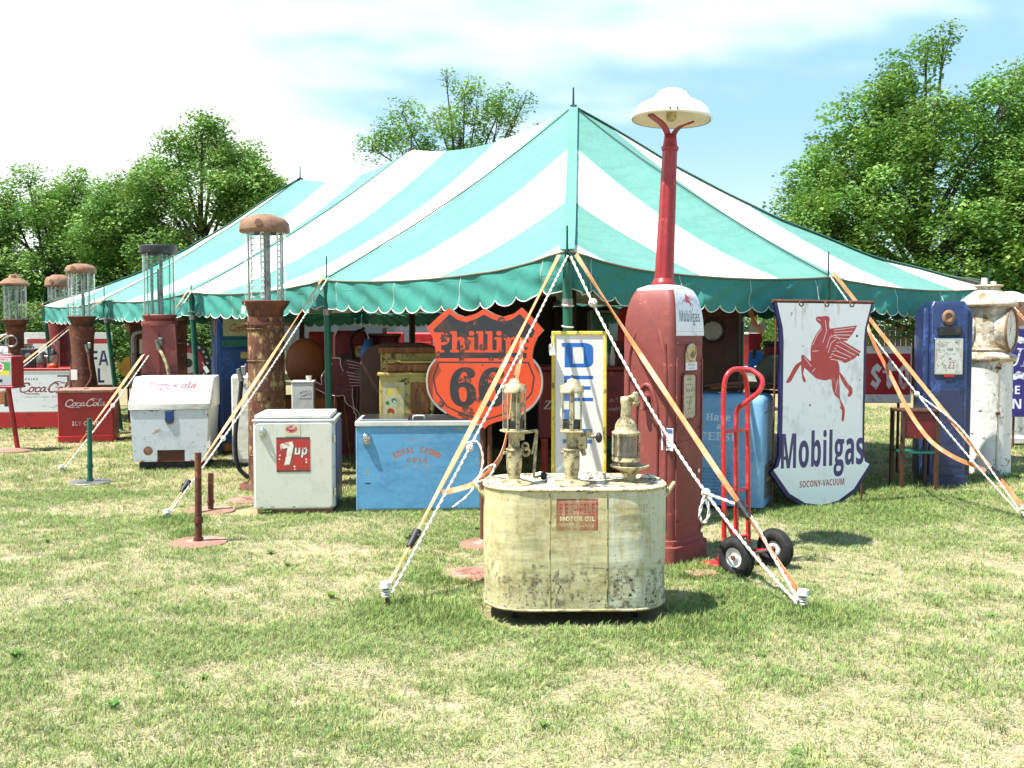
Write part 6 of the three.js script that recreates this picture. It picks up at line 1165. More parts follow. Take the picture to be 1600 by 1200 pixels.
{
  const t = thing('round_sign', 'round red and white sign with black dotted rim beside the rusted rack', 'sign', [-5.05, 0, -15], 0.1);
  part(t, 'disc', put(new THREE.CylinderGeometry(0.34, 0.34, 0.03, 48), 0, 1.13, 0, Math.PI / 2), M.black);
  const g = new THREE.CircleGeometry(0.335, 48).translate(0, 1.13, 0.017);
  part(t, 'printed_face', g, mat(canvasTex(384, 384, (x, w) => { const c = w / 2; x.fillStyle = '#1e1d20'; x.fillRect(0, 0, w, w); x.fillStyle = '#d8d6cf'; for (let k = 0; k < 20; k++) { x.beginPath(); x.arc(c + Math.cos(k * 0.314) * 168, c + Math.sin(k * 0.314) * 168, 12, 0, 7); x.fill(); } x.fillStyle = '#b02630'; x.beginPath(); x.arc(c, c, 140, 0, 7); x.fill(); x.fillStyle = '#dcd8d0'; x.beginPath(); x.arc(c, c, 92, 0, 7); x.fill(); x.fillStyle = '#d9b03a'; x.beginPath(); x.moveTo(40, 120); x.lineTo(130, 60); x.lineTo(120, 180); x.fill(); x.fillStyle = '#1e1d20'; x.beginPath(); x.arc(c, c, 40, 0, 7); x.fill(); }, [], 4, 82), 0.4), { uv: true });
  part(t, 'post', rod(V(0, 0, -0.05), V(0, 1.3, -0.03), 0.022), M.rust);
}
{
  const t = thing('drink_machine', 'tall dark blue drink machine with a red script header under the tent', 'vending machine', [-3.66, 0, -12.85], 0.42);
  part(t, 'cabinet', loft([[0.06, rrect(0.31, 0.3, 0.05)], [1.8, rrect(0.31, 0.3, 0.05)], [1.85, rrect(0.28, 0.27, 0.05)]]), M.deepblue);
  part(t, 'header', panel(0.5, 0.22, 0.02, 1.66, 0.306), mat(canvasTex(384, 168, (x, w, h) => { x.fillStyle = '#9b9a70'; x.fillRect(0, 0, w, h); flowing(x, 60, 112, 66, '#7a2222'); }, [{ c: '#85845c', f: 5, at: 0.52, soft: 0.2 }], 4, 83), 0.5), { uv: true });
  part(t, 'header_frame', [B(0.54, 0.02, 0.02, 0.02, 1.78, 0.306, 0.004), B(0.54, 0.02, 0.02, 0.02, 1.54, 0.306, 0.004)], M.polegreen);
  part(t, 'green_band', B(0.52, 0.1, 0.015, 0.02, 1.46, 0.304, 0.006), M.polegreen);
  part(t, 'door', B(0.5, 1.2, 0.015, 0.02, 0.78, 0.303, 0.01), M.deepblue);
  part(t, 'coin_plate', [B(0.14, 0.09, 0.02, 0.06, 1.3, 0.31, 0.008), B(0.03, 0.08, 0.03, 0.17, 1.3, 0.31, 0.008)], M.yellowold); part(t, 'handle', B(0.03, 0.12, 0.03, 0.05, 1.14, 0.32, 0.01), M.chrome);
  part(t, 'side_sticker', B(0.004, 0.2, 0.1, -0.312, 1.66, 0.12), mat('#b0651f', 0.5)); part(t, 'kick_plate', [B(0.5, 0.1, 0.015, 0.02, 0.1, 0.303)], M.honeywood);
}
{
  const t = thing('white_fridge', 'plain white rounded fridge half hidden behind the rusty pump and straps', 'fridge', [-3.06, 0, -11.6], 0.1);
  part(t, 'cabinet', B(0.56, 1.06, 0.55, 0, 0.57, 0, 0.05), M.enamel); part(t, 'door', B(0.53, 0.98, 0.03, 0, 0.58, 0.28, 0.014), M.white); part(t, 'emblem', put(new THREE.OctahedronGeometry(0.02, 0).scale(1.4, 1, 0.4), -0.12, 0.98, 0.3), M.steel); part(t, 'door_handle', B(0.03, 0.18, 0.03, 0.22, 0.7, 0.31, 0.01), M.chrome); part(t, 'plinth', B(0.48, 0.06, 0.48, 0, 0.03, 0), M.black);
}
{
  const t = thing('slim_cabinet', 'slim pale grey cabinet with a small dark script label behind the cream cooler', 'cabinet', [-2.3, 0, -10.6], 0.15);
  part(t, 'cabinet', B(0.24, 1.02, 0.3, 0, 0.53, 0, 0.012), M.enamel); part(t, 'lid', B(0.25, 0.02, 0.31, 0, 1.05, 0, 0.006), M.enamel); part(t, 'label', panel(0.13, 0.09, 0.02, 0.92, 0.152), mat(canvasTex(192, 128, (x, w, h) => { x.fillStyle = '#c9cac8'; x.fillRect(0, 0, w, h); x.rotate(-0.2); faint(x, 10, 70, 150, 40, '#3a3432', 3); faint(x, 10, 120, 150, 34, '#3a3432', 5); }, [], 4), 0.5), { uv: true }); part(t, 'foot', B(0.2, 0.03, 0.26, 0, 0.015, 0), M.black);
  single('cup_knob', 'white knob shaped cup on top of the slim pale cabinet', 'cup', lathe([[0, 0], [0.025, 0], [0.034, 0.05], [0.03, 0.05], [0.022, 0.006], [0, 0.006]], 18, -2.24, 1.062, -10.6), M.white);
}
{
  const t = thing('leather_chair', 'brown leather armchair with rounded back in the tent shade', 'chair', [-2.62, 0, -12.2], 0.2);
  part(t, 'backrest', put(new THREE.SphereGeometry(0.27, 24, 18).scale(0.95, 1.2, 0.4), 0, 1.2, -0.2), M.leather); part(t, 'seat', B(0.56, 0.16, 0.5, 0, 0.72, 0.05, 0.05), M.leather);
  for (const s of [-1, 1]) part(t, 'armrest', B(0.1, 0.22, 0.5, s * 0.3, 0.86, 0.05, 0.04), M.leather);
  part(t, 'pedestal', [C(0.06, 0.06, 0.05, 0.66), C(0.28, 0.2, 0, 0.06)], M.steel);
}
{
  const t = thing('closed_gas_pump', 'dark red upright gas pump with a black hose behind the green pole', 'gas pump', [-2.1, 0, -12.6], 0.1);
  part(t, 'cabinet', loft([[0, rrect(0.21, 0.2, 0.03)], [1.55, rrect(0.2, 0.19, 0.03)], [1.62, rrect(0.17, 0.16, 0.03)]]), M.darkred); part(t, 'label', panel(0.085, 0.14, 0.1, 1.35, 0.197), M.yellowold); part(t, 'hose', tube([[0.02, 1.35, 0.22], [0.0, 1.5, 0.22], [0.06, 1.6, 0.2], [0.18, 1.65, 0.16]], 0.014, 30, 8), M.rubber); part(t, 'hose_drop', tube([[0.02, 1.35, 0.22], [0.04, 1.1, 0.24], [0.12, 0.8, 0.24], [0.16, 0.5, 0.24]], 0.014, 30, 8), M.rubber); part(t, 'gauge_window', B(0.2, 0.24, 0.01, -0.03, 1.2, 0.195, 0.01), M.black);
}
{
  const t = thing('horse_cutout', 'dark red winged horse cut-out sign standing behind the green pole', 'sign', [-1.95, 0, -11], 0.1);
  const c = new THREE.SplineCurve(HORSE.map(([a, b]) => new THREE.Vector2((a - 0.6) * 0.85, 1.3 - b * 0.72))), s = new THREE.Shape(); s.setFromPoints(c.getPoints(180));
  part(t, 'body_board', plate(s, 0.025, 0.003), M.darkred);
  part(t, 'body_outline', tube(c.getPoints(180).map((p) => V(p.x, p.y, 0.002)), 0.005, 360, 5), M.trim);
  for (const [oy, sc] of [[0, 1], [0.13, 0.8]]) {
    const w = [[-0.06, 1.0 + oy], [-0.02, 1.14 + oy], [0.1, 1.16 + oy], [0.36 * sc, 1.1 + oy], [0.26 * sc, 1.0 + oy], [0.1, 0.95 + oy]];
    const g = part(t, 'wing', plate(outline(w), 0.02, 0.003).translate(0, 0, oy ? -0.03 : 0.024), M.darkred);
    part(g, 'feather_line', [0, 1, 2, 3, 4].map((k) => tube([[0.06 + 0.01 * k, 1.14 + oy - 0.04 * k, oy ? -0.029 : 0.026], [(0.34 - 0.03 * k) * sc, 1.09 + oy - 0.026 * k, oy ? -0.029 : 0.026]], 0.004, 4, 4)), M.trim);
  }
  part(t, 'prop_rod', [rod(V(-0.1, 0, -0.15), V(-0.05, 1.0, -0.03), 0.012), rod(V(0.1, 0, -0.15), V(0.02, 0.9, -0.03), 0.012)], M.rust);
}
{
  const t = thing('jukebox', 'large dark jukebox with rounded shoulders and amber grille panel in the shade', 'jukebox', [-1.2, 0, -10.55], 0.1);
  part(t, 'cabinet', plate(outline([[-0.45, 0], [0.45, 0], [0.45, 1.25], [0.42, 1.36], [0.34, 1.44], [0.2, 1.48], [-0.2, 1.48], [-0.34, 1.44], [-0.42, 1.36], [-0.45, 1.25]]), 0.6, 0.02).translate(0, 0, 0.3), M.brownwood);
  part(t, 'amber_panel', B(0.62, 0.36, 0.02, 0.08, 1.2, 0.305, 0.01), M.yellowold);
  for (const x of [-0.12, 0.08, 0.28]) part(t, 'grille_bar', B(0.012, 0.3, 0.012, x, 1.18, 0.32), M.cream);
  part(t, 'cornice', B(0.66, 0.07, 0.05, 0.08, 1.4, 0.31, 0.015), M.honeywood); part(t, 'lower_grille', B(0.6, 0.6, 0.02, 0.05, 0.5, 0.305, 0.01), M.darkred);
}
{
  const t = thing('painted_cabinet', 'small yellow cabinet with painted flower panel and wooden door in the shade', 'cabinet', [-1.07, 0, -9.75], 0.12);
  part(t, 'carcass', B(0.54, 1.14, 0.4, 0, 0.59, 0, 0.012), M.yellowold); part(t, 'top_ledge', B(0.58, 0.03, 0.44, 0, 1.17, 0, 0.008), M.yellowold); part(t, 'upper_shelf', B(0.46, 0.09, 0.3, 0.03, 1.23, -0.02, 0.02), M.honeywood); part(t, 'shelf_top', B(0.5, 0.025, 0.34, 0.03, 1.29, -0.02, 0.01), M.yellowold);
  part(t, 'wooden_door', B(0.19, 0.62, 0.014, 0.13, 0.78, 0.204, 0.004), M.honeywood); part(t, 'door_post', B(0.03, 1.0, 0.03, 0.25, 0.62, 0.205, 0.006), M.yellowold);
  part(t, 'flower_panel', panel(0.21, 0.62, -0.13, 0.78, 0.203), mat(canvasTex(192, 512, (x, w, h) => {
    x.fillStyle = '#c7bd92'; x.fillRect(0, 0, w, h);
    for (const [a, b, r, c] of [[60, 80, 34, '#d9c23a'], [140, 70, 30, '#d9c23a'], [100, 150, 26, '#2f7a6a'], [104, 158, 12, '#c8d8d2'], [40, 170, 20, '#3a7a48'], [70, 260, 38, '#d8a51f'], [70, 240, 34, '#a8432a'], [72, 270, 26, '#e2c02a'], [150, 250, 22, '#c9b53a'], [80, 330, 26, '#2f5f9a'], [140, 330, 26, '#d9c23a'], [40, 390, 28, '#3a7a48'], [120, 420, 34, '#c05a2a']]) { x.fillStyle = c; x.beginPath(); x.ellipse(a, b, r, r * 0.8, 0.4, 0, 7); x.fill(); }
  }, [{ c: '#a79a68', f: 6, at: 0.56, soft: 0.15, k: 0.6 }], 5, 84), 0.6), { uv: true });
}
const farCooler = thing('far_red_cooler', 'bright red upright cooler in sunlight beyond the tent, left of the green pole', 'cooler', [-3.85, 0, -19.5], 0.1);
part(farCooler, 'cabinet', B(0.5, 1.6, 0.5, 0, 0.84, 0, 0.06), M.red); part(farCooler, 'door', B(0.44, 1.2, 0.03, 0, 0.8, 0.26, 0.01), M.red); part(farCooler, 'handle', B(0.03, 0.2, 0.04, 0.17, 0.9, 0.28, 0.01), M.chrome); part(farCooler, 'plinth', B(0.44, 0.05, 0.44, 0, 0.025, 0), M.black);
copy(farCooler, 'bright red cooler far beyond the jukebox, left of the tent mast', [-2.95, 0, -24], 0.2);
copy(farCooler, 'bright red cooler far beyond the jukebox, right of the tent mast', [-2.2, 0, -24.2], -0.1);
{
  const t = thing('red_barrel_pump', 'red drum shaped pump head standing behind the dark jukebox', 'gas pump', [-1.72, 0, -13]);
  part(t, 'drum', lathe([[0.2, 0], [0.2, 1.5], [0.21, 1.52], [0.21, 1.56], [0, 1.58]], 30), M.darkred); part(t, 'drum_rim', C(0.22, 0.22, 1.55, 1.585, 0, 0, 30), M.pinkrust); part(t, 'drum_band', put(new THREE.TorusGeometry(0.205, 0.012, 6, 30), 0, 1.0, 0, Math.PI / 2), M.pinkrust); part(t, 'spigot', rod(V(0, 1.58, 0), V(0, 1.66, 0), 0.03), M.steel);
  const j = thing('blue_jug', 'small bright blue jug seen between the red pumps', 'jug', [-1.78, 1.18, -11.9]);
  part(j, 'jug', lathe([[0, 0], [0.09, 0], [0.1, 0.2], [0.05, 0.28], [0.05, 0.33], [0, 0.33]], 20), mat('#2a66b0', 0.4)); part(j, 'grip', put(new THREE.TorusGeometry(0.05, 0.012, 8, 16), 0.1, 0.18, 0), mat('#2a66b0', 0.4));
  const s = thing('tall_stool', 'dark wooden stool under the blue jug', 'stool', [-1.78, 0, -11.9]);
  part(s, 'seat', C(0.16, 0.16, 1.14, 1.18), M.brownwood); for (const [x, z] of [[0.1, 0.1], [-0.1, 0.1], [0.1, -0.1], [-0.1, -0.1]]) part(s, 'leg', rod(V(x * 1.5, 0, z * 1.5), V(x, 1.14, z), 0.018), M.brownwood);
}

{
  const t = thing('dark_backdrop', 'added dark backdrop cabinet that darkens the tent interior behind the pole sign', 'dark_backdrop', [-0.2, 0, -13.4], 0.05);  // added block, closet shaped, that makes the tent interior read dark here
  part(t, 'carcass', B(1.5, 2.0, 0.6, 0, 1.02, 0, 0.01), M.backdropdark); part(t, 'cornice', B(1.58, 0.08, 0.66, 0, 2.05, 0, 0.02), M.backdropdark);
  for (const s of [-1, 1]) { const d = part(t, 'door', B(0.68, 1.8, 0.02, s * 0.36, 1.0, 0.31, 0.006), M.backdropdark); part(d, 'knob', put(new THREE.SphereGeometry(0.02, 12, 8), s * 0.06, 1.0, 0.335), M.steel); }
  part(t, 'plinth', B(1.52, 0.04, 0.62, 0, 0.02, 0), M.backdropdark);
  const u = thing('small_dark_backdrop', 'added dark backdrop cabinet filling the gap between the larger backdrop and the display case', 'backdrop', [0.95, 0, -13.2], 0);  // second added block, carries the dark backdrop on to the right
  part(u, 'carcass', B(0.75, 1.9, 0.5, 0, 0.95, 0, 0.01), M.backdropdark); part(u, 'door', B(0.66, 1.7, 0.02, 0, 0.95, 0.255, 0.006), M.backdropdark); part(u, 'top', B(0.8, 0.04, 0.54, 0, 1.92, 0, 0.01), M.backdropdark);
}
// ---------------------------------------------------------------- under the tent, right half
{
  const t = thing('red_chest_cooler', 'dark red chest cooler on legs in shade behind the box sign', 'cooler', [0.7, 0, -9.5], 0.0);
  part(t, 'body', B(0.88, 0.66, 0.55, 0, 0.89, 0, 0.025), M.darkred); part(t, 'lid', B(0.9, 0.04, 0.57, 0, 1.24, 0, 0.012), M.darkred);
  for (const [x, z] of [[-0.38, 0.2], [0.38, 0.2], [-0.38, -0.2], [0.38, -0.2]]) part(t, 'leg', B(0.06, 0.57, 0.06, x, 0.285, z, 0.01), M.red);
  part(t, 'printed_face', panel(0.84, 0.56, 0, 0.88, 0.278), mat(canvasTex(512, 340, (x, w, h) => { x.fillStyle = '#6a1417'; x.fillRect(0, 0, w, h); lettered(x, 'Z', 34, 190, 70, '#b5a8a2', { font: 'serif', slant: 0.2 }); lettered(x, 'E', 366, 150, 60, '#b5a8a2'); faint(x, 400, 150, 90, 30, '#9a8680', 3); faint(x, 380, 200, 90, 24, '#9a8680', 5); }, [{ c: '#521013', f: 5, at: 0.52, soft: 0.2 }], 4, 85), 0.4), { uv: true });
  for (const [i, x] of [0.92, 0.985].entries()) { const b = thing('white_bottle', ['white bottle on the dark red chest cooler, left of the pair', 'white bottle on the dark red chest cooler, right of the pair'][i], 'bottle', [x, 1.26, -9.45]); part(b, 'bottle', lathe([[0, 0], [0.026, 0], [0.028, 0.1], [0.012, 0.15], [0.012, 0.19], [0, 0.19]], 16), M.white); part(b, 'stopper', C(0.013, 0.013, 0.19, 0.205), M.black); }
}
{
  const t = thing('glass_showcase', 'pale glass display case standing inside the tent beside the red cabinet', 'display case', [1.3, 0, -12.4]);
  const g = []; for (const [x, z] of [[-0.3, 0.2], [0.3, 0.2], [-0.3, -0.2], [0.3, -0.2]]) g.push(B(0.03, 1.85, 0.03, x, 0.95, z)); for (const y of [0.05, 1.86]) g.push(B(0.6, 0.03, 0.4, 0, y, 0));
  part(t, 'frame', g, M.steel); for (const y of [0.6, 1.1, 1.5]) part(t, 'shelf', B(0.57, 0.012, 0.37, 0, y, 0), M.white); part(t, 'glass_pane', [B(0.57, 1.77, 0.005, 0, 0.955, 0.2), B(0.005, 1.77, 0.37, -0.3, 0.955, 0), B(0.005, 1.77, 0.37, 0.3, 0.955, 0)], M.tealglass); part(t, 'back_panel', B(0.57, 1.77, 0.008, 0, 0.955, -0.2), mat('#9fb3a8', 0.6));
}
{
  const t = thing('slim_red_pump', 'narrow bright red and dark red pump edge behind the domed red pump', 'gas pump', [1.27, 0, -10.6], -0.2);
  part(t, 'cabinet', loft([[0, rrect(0.13, 0.16, 0.02)], [1.5, rrect(0.13, 0.16, 0.02)]]), M.darkred); part(t, 'head', loft([[1.5, rrect(0.1, 0.13, 0.02)], [1.82, rrect(0.09, 0.12, 0.03)], [1.86, rrect(0.06, 0.09, 0.03)]]), M.red); part(t, 'window', B(0.14, 0.2, 0.01, 0, 1.3, 0.162, 0.01), M.black);
}
{
  const t = thing('brown_dial_pump', 'tall dark brown pump with a round dial right of the domed red pump', 'gas pump', [2.05, 0, -9.6], -0.3);
  part(t, 'cabinet', loft([[0, rrect(0.24, 0.22, 0.02)], [0.12, rrect(0.24, 0.22, 0.02)], [0.125, rrect(0.215, 0.2, 0.02)], [1.78, rrect(0.215, 0.2, 0.02)], [1.84, rrect(0.18, 0.17, 0.02)]]), M.brownwood); part(t, 'dial', put(new THREE.CylinderGeometry(0.1, 0.1, 0.03, 30), -0.03, 1.6, 0.2, Math.PI / 2), M.steel); part(t, 'dial_ring', put(new THREE.TorusGeometry(0.105, 0.014, 8, 30), -0.03, 1.6, 0.215), M.black); part(t, 'door', B(0.34, 1.0, 0.015, 0, 0.75, 0.2, 0.006), M.brownwood);
}
{
  const t = thing('blue_drink_chest', 'light blue rounded drink machine with white lettering behind the hand truck', 'vending machine', [1.93, 0, -8.75], -0.42);
  part(t, 'cabinet', [loft([[0.05, rrect(0.41, 0.3, 0.06)], [0.95, rrect(0.41, 0.3, 0.06)], [1.0, rrect(0.4, 0.29, 0.06)], [1.025, rrect(0.375, 0.265, 0.06)], [1.03, rrect(0.35, 0.24, 0.06)]], true, 1.0)], M.skyblue);
  part(t, 'printed_face', panel(0.5, 0.3, -0.04, 0.74, 0.303), mat(canvasTex(384, 230, (x, w, h) => { x.fillStyle = '#6a9cc4'; x.fillRect(0, 0, w, h); lettered(x, 'Have', 235, 66, 66, '#c3d4e0', { font: 'serif' }); lettered(x, 'a', 240, 122, 56, '#c3d4e0', { font: 'serif' }); lettered(x, 'PEPSI', 230, 200, 76, '#c3d4e0', { font: 'serif', sx: 1.1 }); }, [{ c: '#7faccd', f: 4, at: 0.5, soft: 0.25 }], 4, 86), 0.4), { uv: true });
  const lv = []; for (let k = 0; k < 8; k++) lv.push(B(0.3, 0.012, 0.016, -0.02, 0.17 + k * 0.03, 0.303, 0.004, 0.5)); part(t, 'louvre', lv, M.skyblue);
  const gr = [B(0.008, 0.3, 0.4, 0.4095, 0.27, 0.02)]; part(t, 'side_grille_back', gr, M.black); const wire = []; for (let k = 0; k < 9; k++) wire.push(B(0.006, 0.3, 0.006, 0.417, 0.27, -0.17 + k * 0.047)); for (let k = 0; k < 7; k++) wire.push(B(0.006, 0.006, 0.4, 0.418, 0.135 + k * 0.045, 0.02)); part(t, 'side_grille_wire', wire, M.steel);
  part(t, 'seam', [B(0.008, 0.9, 0.004, 0.28, 0.5, 0.303), B(0.003, 0.012, 0.5, 0.412, 0.88, 0)], M.deepblue); part(t, 'lid_bolt', put(new THREE.TorusGeometry(0.04, 0.008, 8, 20), 0.02, 1.045, 0.16, Math.PI / 2), M.chrome); part(t, 'plinth', B(0.5, 0.06, 0.5, 0, 0.03, 0), M.black);
  const s = thing('stick_bundle', 'bundle of brown sticks lying on the light blue drink machine', 'sticks', [2.12, 1.05, -8.78], 0.05), r = random(12);
  for (let k = 0; k < 9; k++) part(s, 'stick', tube([[-0.42 + 0.1 * r(), 0.012 + 0.018 * (k % 3), -0.1 + 0.025 * k], [0, 0.02 + 0.02 * (k % 3) + 0.02 * r(), -0.11 + 0.026 * k], [0.3 + 0.2 * r(), 0.012 + 0.02 * (k % 3), -0.1 + 0.03 * k]], 0.012, 12, 7), k % 2 ? M.honeywood : M.brownwood);
  part(s, 'trailing_wire', [tube([[0.28, 0.03, 0.12], [0.36, 0.02, 0.2], [0.4, -0.1, 0.24], [0.43, -0.25, 0.24]], 0.004, 20, 5), tube([[0.1, 0.03, 0.2], [0.3, -0.02, 0.27], [0.33, -0.3, 0.29], [0.26, -0.6, 0.31], [0.1, -0.8, 0.33]], 0.004, 30, 5)], M.cream);
  const b = thing('canvas_sack', 'crumpled grey green canvas sack behind the sticks, left of the horse sign', 'sack', [2.5, 1.06, -9.1]);
  const sg = new THREE.SphereGeometry(0.2, 36, 26), p = sg.attributes.position; for (let i = 0; i < p.count; i++) { const x = p.getX(i), y = p.getY(i), z = p.getZ(i), n = 1 + 0.35 * (fbm(x * 9 + y * 4 + 20, z * 9 + y * 3 + 20, 4, 999, 91) - 0.5); p.setXYZ(i, x * 0.95 * n, Math.max(-0.14, y * 0.85 * n) + 0.14, z * 0.8 * n); } sg.computeVertexNormals();
  part(b, 'sack', sg, M.canvasgrey); part(b, 'drawstring', tube([[-0.06, 0.29, 0.05], [0, 0.3, 0.09], [0.07, 0.27, 0.1]], 0.006, 12, 6), M.cream);
  const st = thing('sack_bench', 'low wooden bench carrying the canvas sack', 'bench', [2.62, 0, -9.15]);
  part(st, 'top', B(0.7, 0.05, 0.4, 0, 1.035, 0, 0.01), M.brownwood); for (const [x, z] of [[-0.3, 0.15], [0.3, 0.15], [-0.3, -0.15], [0.3, -0.15]]) part(st, 'leg', B(0.05, 1.01, 0.05, x, 0.505, z), M.brownwood);
  const q = thing('maroon_box', 'dark maroon box behind the canvas sack', 'box', [2.66, 1.06, -9.42]); part(q, 'box', B(0.34, 0.4, 0.2, 0, 0.2, 0, 0.01), M.darkred); part(q, 'lid', B(0.36, 0.04, 0.22, 0, 0.42, 0, 0.01), M.black);
}
{
  const t = thing('hanging_cutout', 'white red and blue cut-out sign hanging left of the horse sign', 'sign', [2.36, 0, -9.3]);
  const L = [[[-0.075, 1.66], [-0.03, 1.72], [0.02, 1.66], [0.085, 1.7], [0.1, 1.62], [0.05, 1.58], [-0.07, 1.58]], [[-0.07, 1.575], [0.05, 1.575], [0.06, 1.5], [0.035, 1.46], [0.06, 1.41], [-0.065, 1.41]], [[-0.065, 1.405], [0.06, 1.405], [0.065, 1.33], [-0.02, 1.25], [-0.08, 1.22]]];
  L.forEach((l, i) => part(t, ['white_part', 'red_part', 'blue_part'][i], plate(outline(l), 0.02, 0.002), [M.white, M.red, mat('#2a78c4', 0.4)][i]));
  part(t, 'hook', [B(0.03, 0.1, 0.02, -0.02, 1.38, 0.012, 0.006), rod(V(0, 1.66, -0.012), V(0, 2.0, -0.012), 0.004)], M.black);
  const s = single('hanging_strap', 'short orange strap hanging down under the valance left of the horse sign', 'strap', ribbon([V(2.22, 1.86, -9.15), V(2.27, 1.76, -9.15), V(2.32, 1.66, -9.18), V(2.4, 1.58, -9.2)], 0.045, 0.004, V(0, 0.2, 1), 24, 0.4), M.orange);
  const c = thing('far_white_chest', 'white and red ice chest in sunlight far behind the red pump', 'ice chest', [4.8, 0, -20], 0.1);
  part(c, 'body', B(0.9, 0.9, 0.7, 0, 0.48, 0, 0.03), M.white); part(c, 'red_head', B(0.5, 0.62, 0.5, -0.06, 1.26, 0, 0.04), M.red); part(c, 'blue_band', B(0.92, 0.12, 0.72, 0, 0.86, 0, 0.01), M.deepblue); part(c, 'lid', B(0.56, 0.05, 0.56, -0.06, 1.6, 0, 0.02), M.white);
}
boardSign('letter_sign', 'red and white sign with white blackletter writing right of the horse sign', [3.97, 0, -10.75], 0.0, 1.0, 0.64, 1.12, (x, w, h) => {
  x.fillStyle = '#d3d6d6'; x.fillRect(0, 0, w, h); x.fillStyle = '#b4161d'; x.fillRect(0, 38, w, h - 82);
  x.fillStyle = '#dedcd8'; const P = (l) => { x.beginPath(); l.forEach(([a, b], i) => (i ? x.lineTo(a, 164 + (b - 160) * 1.42) : x.moveTo(a, 164 + (b - 160) * 1.42))); x.fill(); };
  const o = 248, f = 1.1; const Q = (l) => P(l.map(([a, b]) => [o + a * f, b]));
  Q([[36, 130], [62, 112], [88, 132], [70, 152], [58, 142], [52, 150], [84, 186], [58, 224], [26, 200], [40, 182], [54, 196], [60, 186], [28, 152]]);
  Q([[100, 150], [128, 92], [142, 104], [142, 124], [166, 124], [166, 144], [142, 144], [142, 206], [128, 222], [112, 206], [112, 150]]);
  x.fillRect(o + 92 * f, 138, 26, 18); Q([[178, 140], [206, 112], [234, 138], [234, 200], [206, 226], [178, 200]]); x.fillStyle = '#b4161d'; Q([[198, 146], [206, 138], [214, 146], [214, 192], [206, 200], [198, 192]]);
  x.fillStyle = '#dedcd8'; x.fillRect(0, 0, w, 36); x.fillRect(0, h - 42, w, 42);
}, [{ c: '#9a1218', f: 5, at: 0.56, soft: 0.15, k: 0.35 }, { c: '#6b5a50', f: 30, at: 0.71, soft: 0.03 }], M.enamel, 87);
{
  const t = thing('wooden_stand', 'low dark wooden stand with a red apron below the letter sign', 'stand', [4.08, 0, -9.72], 0.0); t.scale.set(0.9, 1, 0.9);
  part(t, 'top', B(0.42, 0.025, 0.36, 0, 0.8, 0, 0.006), M.brownwood); part(t, 'apron', [B(0.36, 0.26, 0.02, 0, 0.655, 0.15, 0.004)], M.darkred); part(t, 'lower_shelf', B(0.36, 0.02, 0.3, 0, 0.38, 0, 0.004), M.polegreen);
  for (const [x, z] of [[-0.19, 0.15], [0.19, 0.15], [-0.19, -0.15], [0.19, -0.15]]) part(t, 'leg', B(0.04, 0.79, 0.04, x, 0.395, z, 0.005), M.brownwood);
}
{
  const t = thing('navy_gas_pump', 'navy blue computing gas pump with a white dial plate beside the clock faced pump', 'gas pump', [4.53, 0, -10.12], -0.1); t.scale.x = 0.84;
  part(t, 'cabinet', loft([[0, rrect(0.25, 0.22, 0.02)], [0.1, rrect(0.25, 0.22, 0.02)], [0.105, rrect(0.225, 0.2, 0.03)], [1.86, rrect(0.22, 0.19, 0.03)], [1.91, rrect(0.19, 0.16, 0.03)]]), M.navy);
  for (const s of [-1, 1]) part(t, 'shoulder', loft([[0.1, rrect(0.04, 0.15, 0.02)], [1.78, rrect(0.04, 0.15, 0.02)], [1.84, rrect(0.02, 0.12, 0.015)]]).translate(s * 0.255, 0, 0), M.navy);
  part(t, 'lamp_socket', [put(lathe([[0.075, 0], [0.08, 0.012], [0.05, 0.03], [0.04, 0.02], [0, 0.015]], 24), -0.02, 1.74, 0.195, Math.PI / 2)], M.rustcap); part(t, 'header_slot', B(0.28, 0.1, 0.03, 0, 1.6, 0.2, 0.012), M.black);
  part(t, 'dial_frame', B(0.34, 0.38, 0.02, -0.01, 1.34, 0.2, 0.03), M.chrome);
  part(t, 'dial_plate', panel(0.3, 0.34, -0.01, 1.34, 0.2125), mat(canvasTex(256, 288, (x, w, h) => { x.fillStyle = '#bfc1b8'; x.fillRect(0, 0, w, h); lettered(x, '000', 140, 96, 36, '#35372f'); faint(x, 80, 130, 110, 16, '#5a5c52', 3); lettered(x, '00', 140, 176, 28, '#35372f'); lettered(x, '2.2.2', 136, 250, 44, '#5a4a3c', { sx: 1.1 }); x.strokeStyle = '#6a5a48'; x.lineWidth = 4; x.beginPath(); x.moveTo(60, 10); x.lineTo(110, 26); x.lineTo(140, 24); x.stroke(); }, [{ c: '#9a9a8c', f: 6, at: 0.54, soft: 0.2 }, { c: '#6b4a36', f: 16, at: 0.66, soft: 0.05 }], 5, 88), 0.5), { uv: true });
  part(t, 'red_tab', B(0.12, 0.025, 0.02, 0.0, 1.135, 0.2, 0.006), M.red); part(t, 'front_door', B(0.34, 0.8, 0.012, 0, 0.6, 0.2, 0.008), M.navy);
}
